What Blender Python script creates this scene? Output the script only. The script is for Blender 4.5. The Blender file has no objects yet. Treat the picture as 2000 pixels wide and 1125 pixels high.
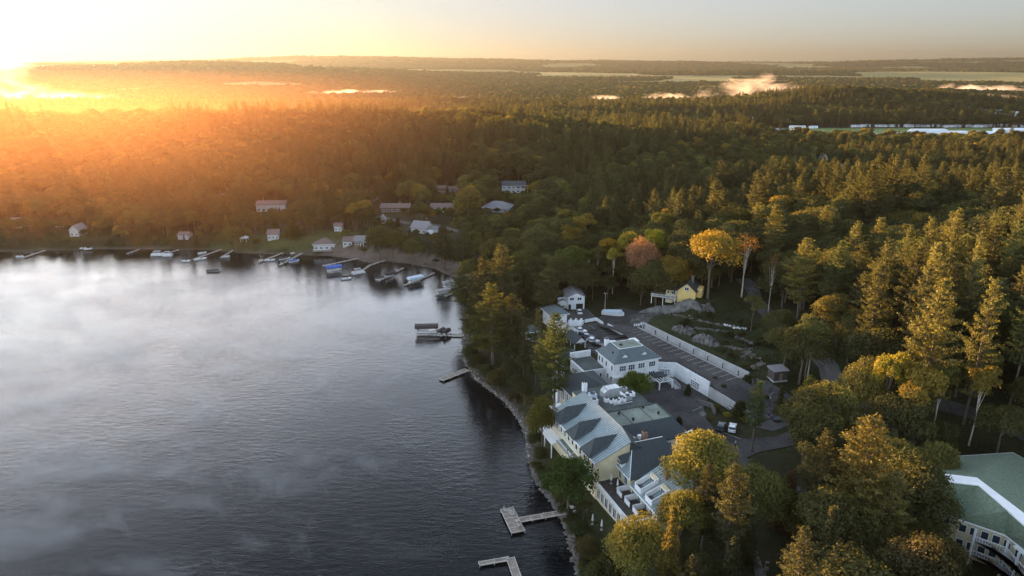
import bpy, bmesh, math, random
import numpy as np
from mathutils import Vector, Matrix

# ------------------------------------------------------------------ camera, world, sun, exposure
S = bpy.context.scene
CAM_Z = 95.0; PITCH = math.radians(18.0); FPX = 1333.0
cd = bpy.data.cameras.new("camera"); cam = bpy.data.objects.new("camera", cd)
S.collection.objects.link(cam); S.camera = cam
cd.sensor_width = 36.0; cd.lens = 36.0 * FPX / 2000.0
cd.clip_start = 0.5; cd.clip_end = 60000.0
cam.location = (0, 0, CAM_Z); cam.rotation_euler = (math.radians(90) - PITCH, 0, 0)

HAZE_D = 0.8e-4; HAZE_C = (0.094, 0.100, 0.104); HAZE_G = 0.55
SUN_AZ = math.radians(-37.5)      # measured from +Y towards +X
SUN_EL = math.radians(2.55)
w = bpy.data.worlds.new("World"); S.world = w; w.use_nodes = True
nt = w.node_tree; nt.nodes.clear()
def N(t, kind, **kw):
    n = t.nodes.new(kind)
    for k, v in kw.items(): setattr(n, k, v)
    return n
out = N(nt, 'ShaderNodeOutputWorld'); bg = N(nt, 'ShaderNodeBackground')
sky = N(nt, 'ShaderNodeTexSky', sky_type='NISHITA', sun_disc=False)
sky.sun_elevation = SUN_EL; sky.sun_rotation = SUN_AZ
sky.altitude = 200; sky.air_density = 1.0; sky.dust_density = 1.6; sky.ozone_density = 1.5
# thin high cloud streaks (seen mirrored in the lake), none near the horizon
tc = N(nt, 'ShaderNodeTexCoord'); sep = N(nt, 'ShaderNodeSeparateXYZ')
nt.links.new(tc.outputs['Generated'], sep.inputs[0])
def wm(op, a, b=None, clamp=False):
    n = N(nt, 'ShaderNodeMath', operation=op, use_clamp=clamp)
    for i, v in enumerate((a, b)):
        if v is None: continue
        if isinstance(v, (int, float)): n.inputs[i].default_value = v
        else: nt.links.new(v, n.inputs[i])
    return n.outputs[0]
zc = wm('MAXIMUM', sep.outputs[2], 0.03)
cmb = N(nt, 'ShaderNodeCombineXYZ')
nt.links.new(wm('DIVIDE', sep.outputs[0], zc), cmb.inputs[0]); nt.links.new(wm('DIVIDE', sep.outputs[1], zc), cmb.inputs[1])
mp = N(nt, 'ShaderNodeMapping'); mp.inputs['Rotation'].default_value = (0, 0, math.radians(-35)); mp.inputs['Scale'].default_value = (1.0, 2.6, 1)
nt.links.new(cmb.outputs[0], mp.inputs[0])
cn = N(nt, 'ShaderNodeTexNoise'); cn.inputs['Scale'].default_value = 1.5; cn.inputs['Detail'].default_value = 7; cn.inputs['Roughness'].default_value = 0.62; cn.inputs['Distortion'].default_value = 0.6
nt.links.new(mp.outputs[0], cn.inputs[0])
cr = N(nt, 'ShaderNodeMapRange'); cr.inputs[1].default_value = 0.52; cr.inputs[2].default_value = 0.80
nt.links.new(cn.outputs[0], cr.inputs[0])
er = N(nt, 'ShaderNodeMapRange'); er.inputs[1].default_value = 0.22; er.inputs[2].default_value = 0.40
nt.links.new(sep.outputs[2], er.inputs[0])
cm = wm('MULTIPLY', cr.outputs[0], er.outputs[0])
CLOUD = 1.1; SKY_BOOST = 7.2
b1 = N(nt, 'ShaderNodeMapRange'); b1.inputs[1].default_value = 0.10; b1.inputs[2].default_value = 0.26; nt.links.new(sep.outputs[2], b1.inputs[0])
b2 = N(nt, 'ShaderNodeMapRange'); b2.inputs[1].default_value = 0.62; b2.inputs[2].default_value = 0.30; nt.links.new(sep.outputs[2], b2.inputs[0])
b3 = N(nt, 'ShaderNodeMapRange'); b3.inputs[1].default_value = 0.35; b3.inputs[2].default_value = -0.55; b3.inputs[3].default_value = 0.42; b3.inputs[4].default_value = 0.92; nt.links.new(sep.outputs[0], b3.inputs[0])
sky_boost = wm('MULTIPLY', wm('MULTIPLY', b1.outputs[0], b2.outputs[0]), b3.outputs[0])  # added brightening of the unseen sky band, to lift the lake's reflection
mixc = N(nt, 'ShaderNodeMix', data_type='RGBA', blend_type='MULTIPLY'); mixc.inputs[0].default_value = 1
gain = N(nt, 'ShaderNodeCombineColor')
for i, c in enumerate((1.15, 1.0, 1.0)):
    nt.links.new(wm('ADD', wm('ADD', wm('MULTIPLY', cm, CLOUD * c), wm('MULTIPLY', sky_boost, SKY_BOOST * (1.06, 0.99, 0.92)[i])), 1.0), gain.inputs[i])
SKY_TINT = (0.86, 1.0, 1.22); SKY_SAT = 0.9; SKY_G = 0.27
hs = N(nt, 'ShaderNodeHueSaturation'); hs.inputs['Saturation'].default_value = SKY_SAT; gm = N(nt, 'ShaderNodeGamma'); gm.inputs[1].default_value = SKY_G; nt.links.new(sky.outputs[0], gm.inputs[0]); nt.links.new(gm.outputs[0], hs.inputs['Color'])
tint = N(nt, 'ShaderNodeMix', data_type='RGBA', blend_type='MULTIPLY'); tint.inputs[0].default_value = 1; tint.inputs[7].default_value = (*SKY_TINT, 1)
nt.links.new(hs.outputs[0], tint.inputs[6]); vmn = N(nt, 'ShaderNodeVectorMath', operation='MINIMUM'); vmn.inputs[1].default_value = (1.22, 1.45, 1.66)
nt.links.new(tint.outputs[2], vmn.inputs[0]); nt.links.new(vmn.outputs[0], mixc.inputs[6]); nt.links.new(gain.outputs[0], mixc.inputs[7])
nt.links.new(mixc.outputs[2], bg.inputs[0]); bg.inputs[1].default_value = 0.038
nt.links.new(bg.outputs[0], out.inputs[0])

sl = bpy.data.lights.new("sun", 'SUN'); so = bpy.data.objects.new("sun", sl); S.collection.objects.link(so)
sl.energy = 5.0; sl.angle = math.radians(0.5); sl.color = (1.0, 0.57, 0.24)
sd = Vector((math.sin(SUN_AZ) * math.cos(SUN_EL), math.cos(SUN_AZ) * math.cos(SUN_EL), math.sin(SUN_EL)))
so.rotation_euler = sd.to_track_quat('Z', 'Y').to_euler()
S.view_settings.view_transform = 'Standard'; S.view_settings.look = 'None'
S.view_settings.exposure = 3.98; S.view_settings.gamma = 1.0
S.cycles.max_bounces = 6; S.cycles.diffuse_bounces = 2; S.cycles.glossy_bounces = 3; S.cycles.transmission_bounces = 3
S.cycles.volume_bounces = 0; S.cycles.transparent_max_bounces = 8
S.cycles.use_denoising = True
S.cycles.sample_clamp_indirect = 6.0

# ------------------------------------------------------------------ helpers
rng = np.random.default_rng(7); random.seed(7)
COL = S.collection
def ray(px, py):
    cx = (px - 1000) / FPX; cy = -(py - 562.5) / FPX
    return cx, math.cos(PITCH) + cy * math.sin(PITCH), -math.sin(PITCH) + cy * math.cos(PITCH)
def W(px, py, z):
    d = ray(px, py); t = (CAM_Z - z) / (-d[2]); return d[0] * t, d[1] * t
def proj(x, y, z):
    zz = z - CAM_Z; f = y * math.cos(PITCH) - zz * math.sin(PITCH); u = y * math.sin(PITCH) + zz * math.cos(PITCH)
    f = np.maximum(f, 1e-3)
    return 1000 + FPX * x / f, 562.5 - FPX * u / f
HO = (24.0, 186.0); HA = math.radians(20)
def HL(s, r):      # hotel frame -> world
    return HO[0] + s * math.cos(HA) + r * math.sin(HA), HO[1] + s * math.sin(HA) - r * math.cos(HA)
def LH(x, y):
    dx = x - HO[0]; dy = y - HO[1]
    return dx * math.cos(HA) + dy * math.sin(HA), dx * math.sin(HA) - dy * math.cos(HA)
def sst(a, b, x):
    t = np.clip((x - a) / (b - a), 0, 1); return t * t * (3 - 2 * t)
def hsh(i, j, k=0):
    i = np.asarray(i, np.int64); j = np.asarray(j, np.int64)
    v = (i * 374761393 + j * 668265263 + k * 2147483647 + 12345) & 0xffffffff
    v = ((v ^ (v >> 13)) * 1274126177) & 0xffffffff
    return ((v ^ (v >> 16)) & 0xffff) / 65535.0
def noise(x, y, k=0):
    xi = np.floor(x); yi = np.floor(y); fx = x - xi; fy = y - yi
    fx = fx * fx * (3 - 2 * fx); fy = fy * fy * (3 - 2 * fy)
    a = hsh(xi, yi, k); b = hsh(xi + 1, yi, k); c = hsh(xi, yi + 1, k); d = hsh(xi + 1, yi + 1, k)
    return (a * (1 - fx) + b * fx) * (1 - fy) + (c * (1 - fx) + d * fx) * fy
def fbm(x, y, o=4, k=0):
    s = 0; a = 0.5
    for i in range(o): s = s + a * noise(x * 2 ** i, y * 2 ** i, k + i); a *= 0.5
    return s

def tag(o, label=None, cat=None, group=None, kind=None):
    if label: o['label'] = label
    if cat: o['category'] = cat
    if group: o['group'] = group
    if kind: o['kind'] = kind
    return o
def empty(name, loc=(0, 0, 0), rz=0, label=None, cat=None, group=None):
    o = bpy.data.objects.new(name, None); COL.objects.link(o); o.location = loc; o.rotation_euler = (0, 0, rz)
    o.empty_display_size = 0.5
    return tag(o, label, cat, group)
def add(name, me, mat=None, parent=None, loc=None, rz=0):
    if mat is not None and not me.materials: me.materials.append(mat)
    o = bpy.data.objects.new(name, me); COL.objects.link(o)
    if parent is not None: o.parent = parent
    if loc is not None: o.location = loc
    if rz: o.rotation_euler = (0, 0, rz)
    return o
def dup_tree(root, loc, rz=0, scale=None):
    r = root.copy(); COL.objects.link(r); r.location = loc; r.rotation_euler = (0, 0, rz)
    if scale: r.scale = scale
    for ch in root.children:
        c = ch.copy(); COL.objects.link(c); c.parent = r
        for g in ch.children:
            d = g.copy(); COL.objects.link(d); d.parent = c
    return r
def np_mesh(name, V, F, lv=None, smooth=False):
    """V (n,3), F (m,k) uniform polygons"""
    me = bpy.data.meshes.new(name); V = np.asarray(V, np.float32); F = np.asarray(F, np.int32); k = F.shape[1]
    me.vertices.add(len(V)); me.vertices.foreach_set('co', V.ravel())
    me.loops.add(F.size); me.loops.foreach_set('vertex_index', F.ravel())
    me.polygons.add(len(F)); me.polygons.foreach_set('loop_start', np.arange(len(F), dtype=np.int32) * k)
    if smooth: me.polygons.foreach_set('use_smooth', np.ones(len(F), bool))
    me.update(calc_edges=True)
    if lv is not None:
        a = me.attributes.new('lv', 'FLOAT', 'FACE'); a.data.foreach_set('value', np.asarray(lv, np.float32))
    return me
class MB:
    def __init__(s): s.v = []; s.f = []
    def face(s, pts):
        n = len(s.v); s.v += [tuple(p) for p in pts]; s.f.append(tuple(range(n, n + len(pts)))); return s
    def box(s, x0, x1, y0, y1, z0, z1):
        n = len(s.v); s.v += [(x0, y0, z0), (x1, y0, z0), (x1, y1, z0), (x0, y1, z0), (x0, y0, z1), (x1, y0, z1), (x1, y1, z1), (x0, y1, z1)]
        s.f += [tuple(n + i for i in q) for q in ((0, 3, 2, 1), (4, 5, 6, 7), (0, 1, 5, 4), (1, 2, 6, 5), (2, 3, 7, 6), (3, 0, 4, 7))]; return s
    def prism(s, pts, z0, z1):
        """pts 2d ccw; z0,z1 number or list"""
        n = len(s.v); k = len(pts)
        Z0 = z0 if hasattr(z0, '__len__') else [z0] * k; Z1 = z1 if hasattr(z1, '__len__') else [z1] * k
        s.v += [(p[0], p[1], Z0[i]) for i, p in enumerate(pts)] + [(p[0], p[1], Z1[i]) for i, p in enumerate(pts)]
        s.f.append(tuple(n + i for i in reversed(range(k)))); s.f.append(tuple(n + k + i for i in range(k)))
        for i in range(k): j = (i + 1) % k; s.f.append((n + i, n + j, n + k + j, n + k + i))
        return s
    def bar(s, a, b, w, h=None):
        a = Vector(a); b = Vector(b); d = (b - a).normalized(); h = h or w
        up = Vector((0, 0, 1)) if abs(d.z) < 0.95 else Vector((1, 0, 0))
        u = d.cross(up).normalized() * (w / 2); v = u.cross(d).normalized() * (h / 2)
        n = len(s.v)
        for p in (a, b): s.v += [tuple(p + u + v), tuple(p - u + v), tuple(p - u - v), tuple(p + u - v)]
        s.f += [(n, n + 1, n + 2, n + 3), (n + 7, n + 6, n + 5, n + 4)]
        for i in range(4): j = (i + 1) % 4; s.f.append((n + j, n + i, n + 4 + i, n + 4 + j))
        return s
    def cyl(s, p0, p1, r0, r1=None, k=8, cap=True):
        r1 = r0 if r1 is None else r1; a = Vector(p0); b = Vector(p1); d = (b - a).normalized()
        up = Vector((0, 0, 1)) if abs(d.z) < 0.95 else Vector((1, 0, 0)); u = d.cross(up).normalized(); v = u.cross(d)
        n = len(s.v)
        for p, r in ((a, r0), (b, r1)):
            for i in range(k): t = 2 * math.pi * i / k; s.v.append(tuple(p + u * (r * math.cos(t)) + v * (r * math.sin(t))))
        for i in range(k): j = (i + 1) % k; s.f.append((n + i, n + j, n + k + j, n + k + i))
        if cap: s.f.append(tuple(n + i for i in reversed(range(k)))); s.f.append(tuple(n + k + i for i in range(k)))
        return s
    def xf(s, fn): s.v = [tuple(fn(*p)) for p in s.v]; return s
    def mesh(s, name):
        me = bpy.data.meshes.new(name); me.from_pydata(s.v, [], s.f); me.validate(); me.update()
        bm = bmesh.new(); bm.from_mesh(me); bmesh.ops.recalc_face_normals(bm, faces=bm.faces); bm.to_mesh(me); bm.free(); return me
    def build(s, name, mat, parent=None, loc=None, rz=0): return add(name, s.mesh(name), mat, parent, loc, rz)

# ------------------------------------------------------------------ materials
def newmat(name):
    m = bpy.data.materials.new(name); m.use_nodes = True; t = m.node_tree; t.nodes.clear()
    o = N(t, 'ShaderNodeOutputMaterial'); return m, t, o
def lnk(t, a, b): t.links.new(a, b)
def rgbmix(t, fac, a, b, mode='MIX'):
    n = N(t, 'ShaderNodeMix', data_type='RGBA', blend_type=mode)
    for i, v in ((0, fac), (6, a), (7, b)):
        if isinstance(v, (int, float)): n.inputs[i].default_value = v
        elif isinstance(v, tuple): n.inputs[i].default_value = (*v[:3], 1)
        else: lnk(t, v, n.inputs[i])
    return n.outputs[2]
def tmath(t, op, a, b=0.0, clamp=False):
    n = N(t, 'ShaderNodeMath', operation=op, use_clamp=clamp)
    for i, v in enumerate((a, b)):
        if isinstance(v, (int, float)): n.inputs[i].default_value = v
        else: lnk(t, v, n.inputs[i])
    return n.outputs[0]
def tnoise(t, scale, detail=4, rough=0.55, vec=None):
    n = N(t, 'ShaderNodeTexNoise'); n.inputs['Scale'].default_value = scale; n.inputs['Detail'].default_value = detail; n.inputs['Roughness'].default_value = rough
    if vec is not None: lnk(t, vec, n.inputs[0])
    return n
def ramp(t, v, a, b):
    n = N(t, 'ShaderNodeMapRange'); n.inputs[1].default_value = a; n.inputs[2].default_value = b; lnk(t, v, n.inputs[0]); return n.outputs[0]
def mat_plain(name, c, rough=0.7, var=0.18, scale=0.8, metal=0.0, spec=0.3, bump=0.0):
    m, t, o = newmat(name); b = N(t, 'ShaderNodeBsdfPrincipled'); co = N(t, 'ShaderNodeTexCoord')
    n = tnoise(t, scale, 5, 0.6, co.outputs['Object']); n2 = tnoise(t, scale * 7, 3, 0.6, co.outputs['Object'])
    f = tmath(t, 'ADD', tmath(t, 'MULTIPLY', n.outputs[0], 0.65), tmath(t, 'MULTIPLY', n2.outputs[0], 0.35))
    f = ramp(t, f, 0.35, 0.65)
    lo = tuple(x * (1 - var) for x in c); hi = tuple(min(1, x * (1 + var)) for x in c)
    lnk(t, rgbmix(t, f, lo, hi), b.inputs['Base Color']); b.inputs['Roughness'].default_value = rough; b.inputs['Metallic'].default_value = metal
    b.inputs['Specular IOR Level'].default_value = spec
    if bump:
        bp = N(t, 'ShaderNodeBump'); bp.inputs['Strength'].default_value = bump; bp.inputs['Distance'].default_value = 0.1; lnk(t, n2.outputs[0], bp.inputs['Height']); lnk(t, bp.outputs[0], b.inputs['Normal'])
    lnk(t, b.outputs[0], o.inputs[0]); return m
def mat_lines(name, c, axis, pitch, dark, width=0.14, rough=0.5, metal=0.0, bump=0.6, var=0.15, spec=0.4):
    """clapboard / standing seam lines across local axis"""
    m, t, o = newmat(name); b = N(t, 'ShaderNodeBsdfPrincipled'); co = N(t, 'ShaderNodeTexCoord'); s = N(t, 'ShaderNodeSeparateXYZ'); lnk(t, co.outputs['Object'], s.inputs[0])
    fr = tmath(t, 'FRACT', tmath(t, 'DIVIDE', s.outputs[axis], pitch)); g = tmath(t, 'LESS_THAN', fr, width)
    n = tnoise(t, 0.6, 5, 0.6, co.outputs['Object']); f = ramp(t, n.outputs[0], 0.35, 0.65)
    base = rgbmix(t, f, tuple(x * (1 - var) for x in c), tuple(x * (1 + var) for x in c))
    lnk(t, rgbmix(t, g, base, tuple(x * dark for x in c)), b.inputs['Base Color'])
    b.inputs['Roughness'].default_value = rough; b.inputs['Metallic'].default_value = metal; b.inputs['Specular IOR Level'].default_value = spec
    bp = N(t, 'ShaderNodeBump'); bp.inputs['Strength'].default_value = bump; bp.inputs['Distance'].default_value = 0.05; bp.invert = True
    lnk(t, g, bp.inputs['Height']); lnk(t, bp.outputs[0], b.inputs['Normal']); lnk(t, b.outputs[0], o.inputs[0]); return m
M = {}
M['white'] = mat_lines('white_clapboard', (0.74, 0.76, 0.78), 2, 0.22, 0.72, 0.16, 0.6, 0, 0.4, 0.11)
M['aged'] = mat_lines('aged_white_siding', (0.47, 0.47, 0.46), 2, 0.22, 0.75, 0.16, 0.7, 0, 0.4, 0.12)
M['trim'] = mat_plain('white_trim', (0.78, 0.79, 0.80), 0.55, 0.08)
M['cream'] = mat_plain('cream_stucco', (0.62, 0.55, 0.36), 0.85, 0.13, 0.5)
M['yellow'] = mat_lines('yellow_clapboard', (0.72, 0.52, 0.20), 2, 0.22, 0.75, 0.16, 0.7, 0, 0.4, 0.08)
M['shingle'] = mat_plain('dark_shingle', (0.050, 0.062, 0.068), 0.85, 0.30, 2.5, spec=0.3, bump=0.4)
M['shingle_blue'] = mat_plain('slate_shingle', (0.115, 0.145, 0.155), 0.8, 0.28, 3.0, spec=0.3, bump=0.4)
M['seam_y'] = mat_lines('seamed_metal_roof', (0.25, 0.31, 0.325), 1, 0.70, 0.42, 0.28, 0.55, 0.15, 0.8, 0.14, 0.4)
M['seam_x'] = mat_lines('seamed_metal_roof_across', (0.25, 0.31, 0.32), 0, 0.70, 0.42, 0.28, 0.55, 0.15, 0.8, 0.14, 0.4)
M['flatroof'] = mat_plain('flat_roof_membrane', (0.085, 0.098, 0.095), 0.9, 0.35, 0.35, spec=0.2, bump=0.2)
M['flatroof_pale'] = mat_plain('weathered_roof_membrane', (0.19, 0.22, 0.19), 0.9, 0.35, 0.30, spec=0.2)
M['glass'] = mat_plain('window_glass', (0.03, 0.05, 0.07), 0.08, 0.2, 0.5, spec=0.8)
M['asphalt'] = mat_plain('asphalt', (0.060, 0.058, 0.057), 0.9, 0.42, 0.16, spec=0.2, bump=0.2)
M['asphalt_pale'] = mat_plain('worn_asphalt', (0.086, 0.084, 0.082), 0.9, 0.36, 0.16, spec=0.2, bump=0.2)
M['concrete'] = mat_plain('concrete', (0.34, 0.34, 0.34), 0.85, 0.18, 0.5, bump=0.2)
M['paint'] = mat_plain('road_paint', (0.34, 0.34, 0.33), 0.7, 0.22, 1.5)
M['wood'] = mat_plain('weathered_wood', (0.24, 0.20, 0.17), 0.85, 0.30, 1.2)
M['woodpale'] = mat_plain('pale_dock_edge', (0.46, 0.42, 0.38), 0.8, 0.2, 1.2)
M['darkwood'] = mat_plain('dark_wood', (0.06, 0.05, 0.045), 0.85, 0.3, 1.2)
M['metal'] = mat_plain('galvanised_metal', (0.50, 0.52, 0.53), 0.4, 0.12, 1.0, metal=0.6)
M['black'] = mat_plain('black_metal', (0.02, 0.02, 0.022), 0.5, 0.2, 1.0)
M['rubber'] = mat_plain('rubber', (0.02, 0.02, 0.02), 0.9, 0.2, 2)
M['hull'] = mat_plain('white_gelcoat', (0.72, 0.72, 0.72), 0.3, 0.06, 1)
M['cover_blue'] = mat_plain('blue_canvas', (0.05, 0.12, 0.38), 0.8, 0.2, 1)
M['cover_dark'] = mat_plain('dark_canvas', (0.05, 0.042, 0.045), 0.8, 0.3, 1)
M['cover_grey'] = mat_plain('grey_canvas', (0.30, 0.28, 0.28), 0.8, 0.2, 1)
M['cover_pale'] = mat_plain('pale_blue_canvas', (0.52, 0.60, 0.68), 0.7, 0.1, 1)
M['brownroof'] = mat_plain('brown_shingle', (0.17, 0.125, 0.115), 0.85, 0.25, 2.5)
M['greyroof'] = mat_plain('grey_shingle', (0.21, 0.20, 0.21), 0.85, 0.25, 2.5)
M['greenroof'] = mat_plain('green_shingle', (0.145, 0.185, 0.13), 0.85, 0.30, 2.0, bump=0.3)
M['brick'] = mat_plain('brown_siding', (0.20, 0.13, 0.10), 0.85, 0.2, 2)
M['greywall'] = mat_plain('grey_siding', (0.30, 0.31, 0.33), 0.8, 0.12, 1.2)
M['rock'] = mat_plain('rock', (0.125, 0.12, 0.112), 0.9, 0.55, 0.55, bump=1.0)
M['stone'] = mat_plain('shore_stone', (0.14, 0.125, 0.11), 0.9, 0.35, 0.9, bump=0.5)
M['carwhite'] = mat_plain('white_car_paint', (0.75, 0.76, 0.78), 0.25, 0.03, 1, spec=0.6)
M['carblack'] = mat_plain('dark_car_paint', (0.035, 0.03, 0.035), 0.25, 0.1, 1, spec=0.6)
M['cargrey'] = mat_plain('grey_car_paint', (0.22, 0.23, 0.25), 0.25, 0.05, 1, metal=0.4, spec=0.6)
M['bark'] = mat_plain('bark', (0.115, 0.088, 0.068), 0.95, 0.35, 1.5)
M['barkpale'] = mat_plain('pale_bark', (0.40, 0.35, 0.28), 0.9, 0.3, 1.5)
M['crop'] = mat_plain('crop_grass', (0.10, 0.14, 0.05), 0.95, 0.25, 0.02)
M['industrial'] = mat_plain('pale_metal_roof', (0.62, 0.64, 0.68), 0.5, 0.12, 0.05)

# leaves: tint comes from the tree (object property or instance attribute)
m, t, o = newmat('leaves'); M['leaf'] = m
at = N(t, 'ShaderNodeAttribute', attribute_type='INSTANCER', attribute_name='tint')
al = N(t, 'ShaderNodeAttribute', attribute_type='GEOMETRY', attribute_name='lv')
oi = N(t, 'ShaderNodeObjectInfo')
hv = N(t, 'ShaderNodeMapRange'); hv.inputs[3].default_value = 0.82; hv.inputs[4].default_value = 1.18; lnk(t, oi.outputs['Random'], hv.inputs[0])
k = tmath(t, 'MULTIPLY', al.outputs['Fac'], hv.outputs[0])
vm = N(t, 'ShaderNodeVectorMath', operation='SCALE'); lnk(t, at.outputs['Color'], vm.inputs[0]); lnk(t, k, vm.inputs['Scale'])
df = N(t, 'ShaderNodeBsdfDiffuse'); tr = N(t, 'ShaderNodeBsdfTranslucent'); gl = N(t, 'ShaderNodeBsdfGlossy'); gl.inputs['Roughness'].default_value = 0.45
lnk(t, vm.outputs[0], df.inputs[0])
vt = N(t, 'ShaderNodeVectorMath', operation='MULTIPLY'); lnk(t, vm.outputs[0], vt.inputs[0]); vt.inputs[1].default_value = (1.5, 1.5, 0.7); lnk(t, vt.outputs[0], tr.inputs[0])
mx = N(t, 'ShaderNodeMixShader'); mx.inputs[0].default_value = 0.42; lnk(t, df.outputs[0], mx.inputs[1]); lnk(t, tr.outputs[0], mx.inputs[2])
gl.inputs['Color'].default_value = (0.5, 0.5, 0.5, 1)
mx2 = N(t, 'ShaderNodeMixShader'); mx2.inputs[0].default_value = 0.012; lnk(t, mx.outputs[0], mx2.inputs[1]); lnk(t, gl.outputs[0], mx2.inputs[2])
lnk(t, mx2.outputs[0], o.inputs[0])

# water
m, t, o = newmat('lake_water'); M['water'] = m
b = N(t, 'ShaderNodeBsdfPrincipled'); g = N(t, 'ShaderNodeNewGeometry')
b.inputs['Base Color'].default_value = (0.003, 0.005, 0.007, 1); b.inputs['Roughness'].default_value = 0.07; b.inputs['IOR'].default_value = 1.33
mpn = N(t, 'ShaderNodeMapping'); mpn.inputs['Rotation'].default_value = (0, 0, math.radians(28)); mpn.inputs['Scale'].default_value = (0.35, 1.0, 1); lnk(t, g.outputs['Position'], mpn.inputs[0])
n1 = tnoise(t, 0.75, 3, 0.55, mpn.outputs[0]); n2 = tnoise(t, 3.0, 2, 0.5, mpn.outputs[0]); n3 = tnoise(t, 0.012, 3, 0.6, g.outputs['Position'])
amp = tmath(t, 'ADD', tmath(t, 'MULTIPLY', ramp(t, n3.outputs[0], 0.40, 0.62), 0.8), 0.3)
hh = tmath(t, 'MULTIPLY', tmath(t, 'ADD', n1.outputs[0], tmath(t, 'MULTIPLY', n2.outputs[0], 0.30)), amp)
bp = N(t, 'ShaderNodeBump'); bp.inputs['Strength'].default_value = 1.0; bp.inputs['Distance'].default_value = 0.11; lnk(t, hh, bp.inputs['Height']); lnk(t, bp.outputs[0], b.inputs['Normal'])
lnk(t, b.outputs[0], o.inputs[0])

# ground: zone colour from the mesh, broken up by noise
m, t, o = newmat('ground'); M['ground'] = m
b = N(t, 'ShaderNodeBsdfPrincipled'); at = N(t, 'ShaderNodeAttribute', attribute_name='zone'); g = N(t, 'ShaderNodeNewGeometry')
n1 = tnoise(t, 0.09, 6, 0.65, g.outputs['Position']); n2 = tnoise(t, 1.1, 5, 0.7, g.outputs['Position'])
f = tmath(t, 'ADD', tmath(t, 'MULTIPLY', n1.outputs[0], 0.9), tmath(t, 'MULTIPLY', n2.outputs[0], 0.9)); f = tmath(t, 'ADD', tmath(t, 'MULTIPLY', f, 1.6), -0.44)
vm = N(t, 'ShaderNodeVectorMath', operation='SCALE'); lnk(t, at.outputs['Color'], vm.inputs[0]); lnk(t, f, vm.inputs['Scale'])
lnk(t, vm.outputs[0], b.inputs['Base Color']); b.inputs['Roughness'].default_value = 0.95; b.inputs['Specular IOR Level'].default_value = 0.1
bp = N(t, 'ShaderNodeBump'); bp.inputs['Strength'].default_value = 0.8; bp.inputs['Distance'].default_value = 0.4; lnk(t, n2.outputs[0], bp.inputs['Height']); lnk(t, bp.outputs[0], b.inputs['Normal'])
lnk(t, b.outputs[0], o.inputs[0])

# ------------------------------------------------------------------ terrain
SHORE = [(-1400, 420), (-600, 366), (-400, 352), (-274.7, 355), (-223.5, 360.6), (-167, 359.5), (-142, 352), (-119.6, 350), (-97, 347), (-84, 342), (-73, 334), (-62, 336), (-51.8, 332), (-38, 323), (-29.6, 312), (-21, 296), (-17, 270), (-19, 245), (-17, 214.5), (-11.5, 198), (-2.3, 183), (2.9, 169), (4.1, 160.8), (4.1, 151), (5.5, 142), (9.3, 132.8), (11.2, 126.3), (12.2, 118), (12.8, 109.8), (15, 90), (22, 50), (45, -40), (120, -300), (120, -1500), (-2500, -1500), (-2500, 420)]
SP = np.array(SHORE, float)
def shore_d(x, y):
    x = np.asarray(x, float); y = np.asarray(y, float); best = np.full(x.shape, 1e18); ins = np.zeros(x.shape, bool)
    for i in range(len(SP)):
        ax, ay = SP[i]; bx, by = SP[(i + 1) % len(SP)]; dx = bx - ax; dy = by - ay
        t = np.clip(((x - ax) * dx + (y - ay) * dy) / (dx * dx + dy * dy), 0, 1)
        best = np.minimum(best, (x - ax - t * dx) ** 2 + (y - ay - t * dy) ** 2)
        c = (ay > y) != (by > y); 
        with np.errstate(divide='ignore', invalid='ignore'): xi = ax + (y - ay) * dx / (dy if dy != 0 else 1e-9)
        ins ^= c & (x < xi)
    d = np.sqrt(best); return np.where(ins, -d, d)
def G(x, y, cx, cy, sx, sy, a): return a * np.exp(-((x - cx) / sx) ** 2 - ((y - cy) / sy) ** 2)
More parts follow.
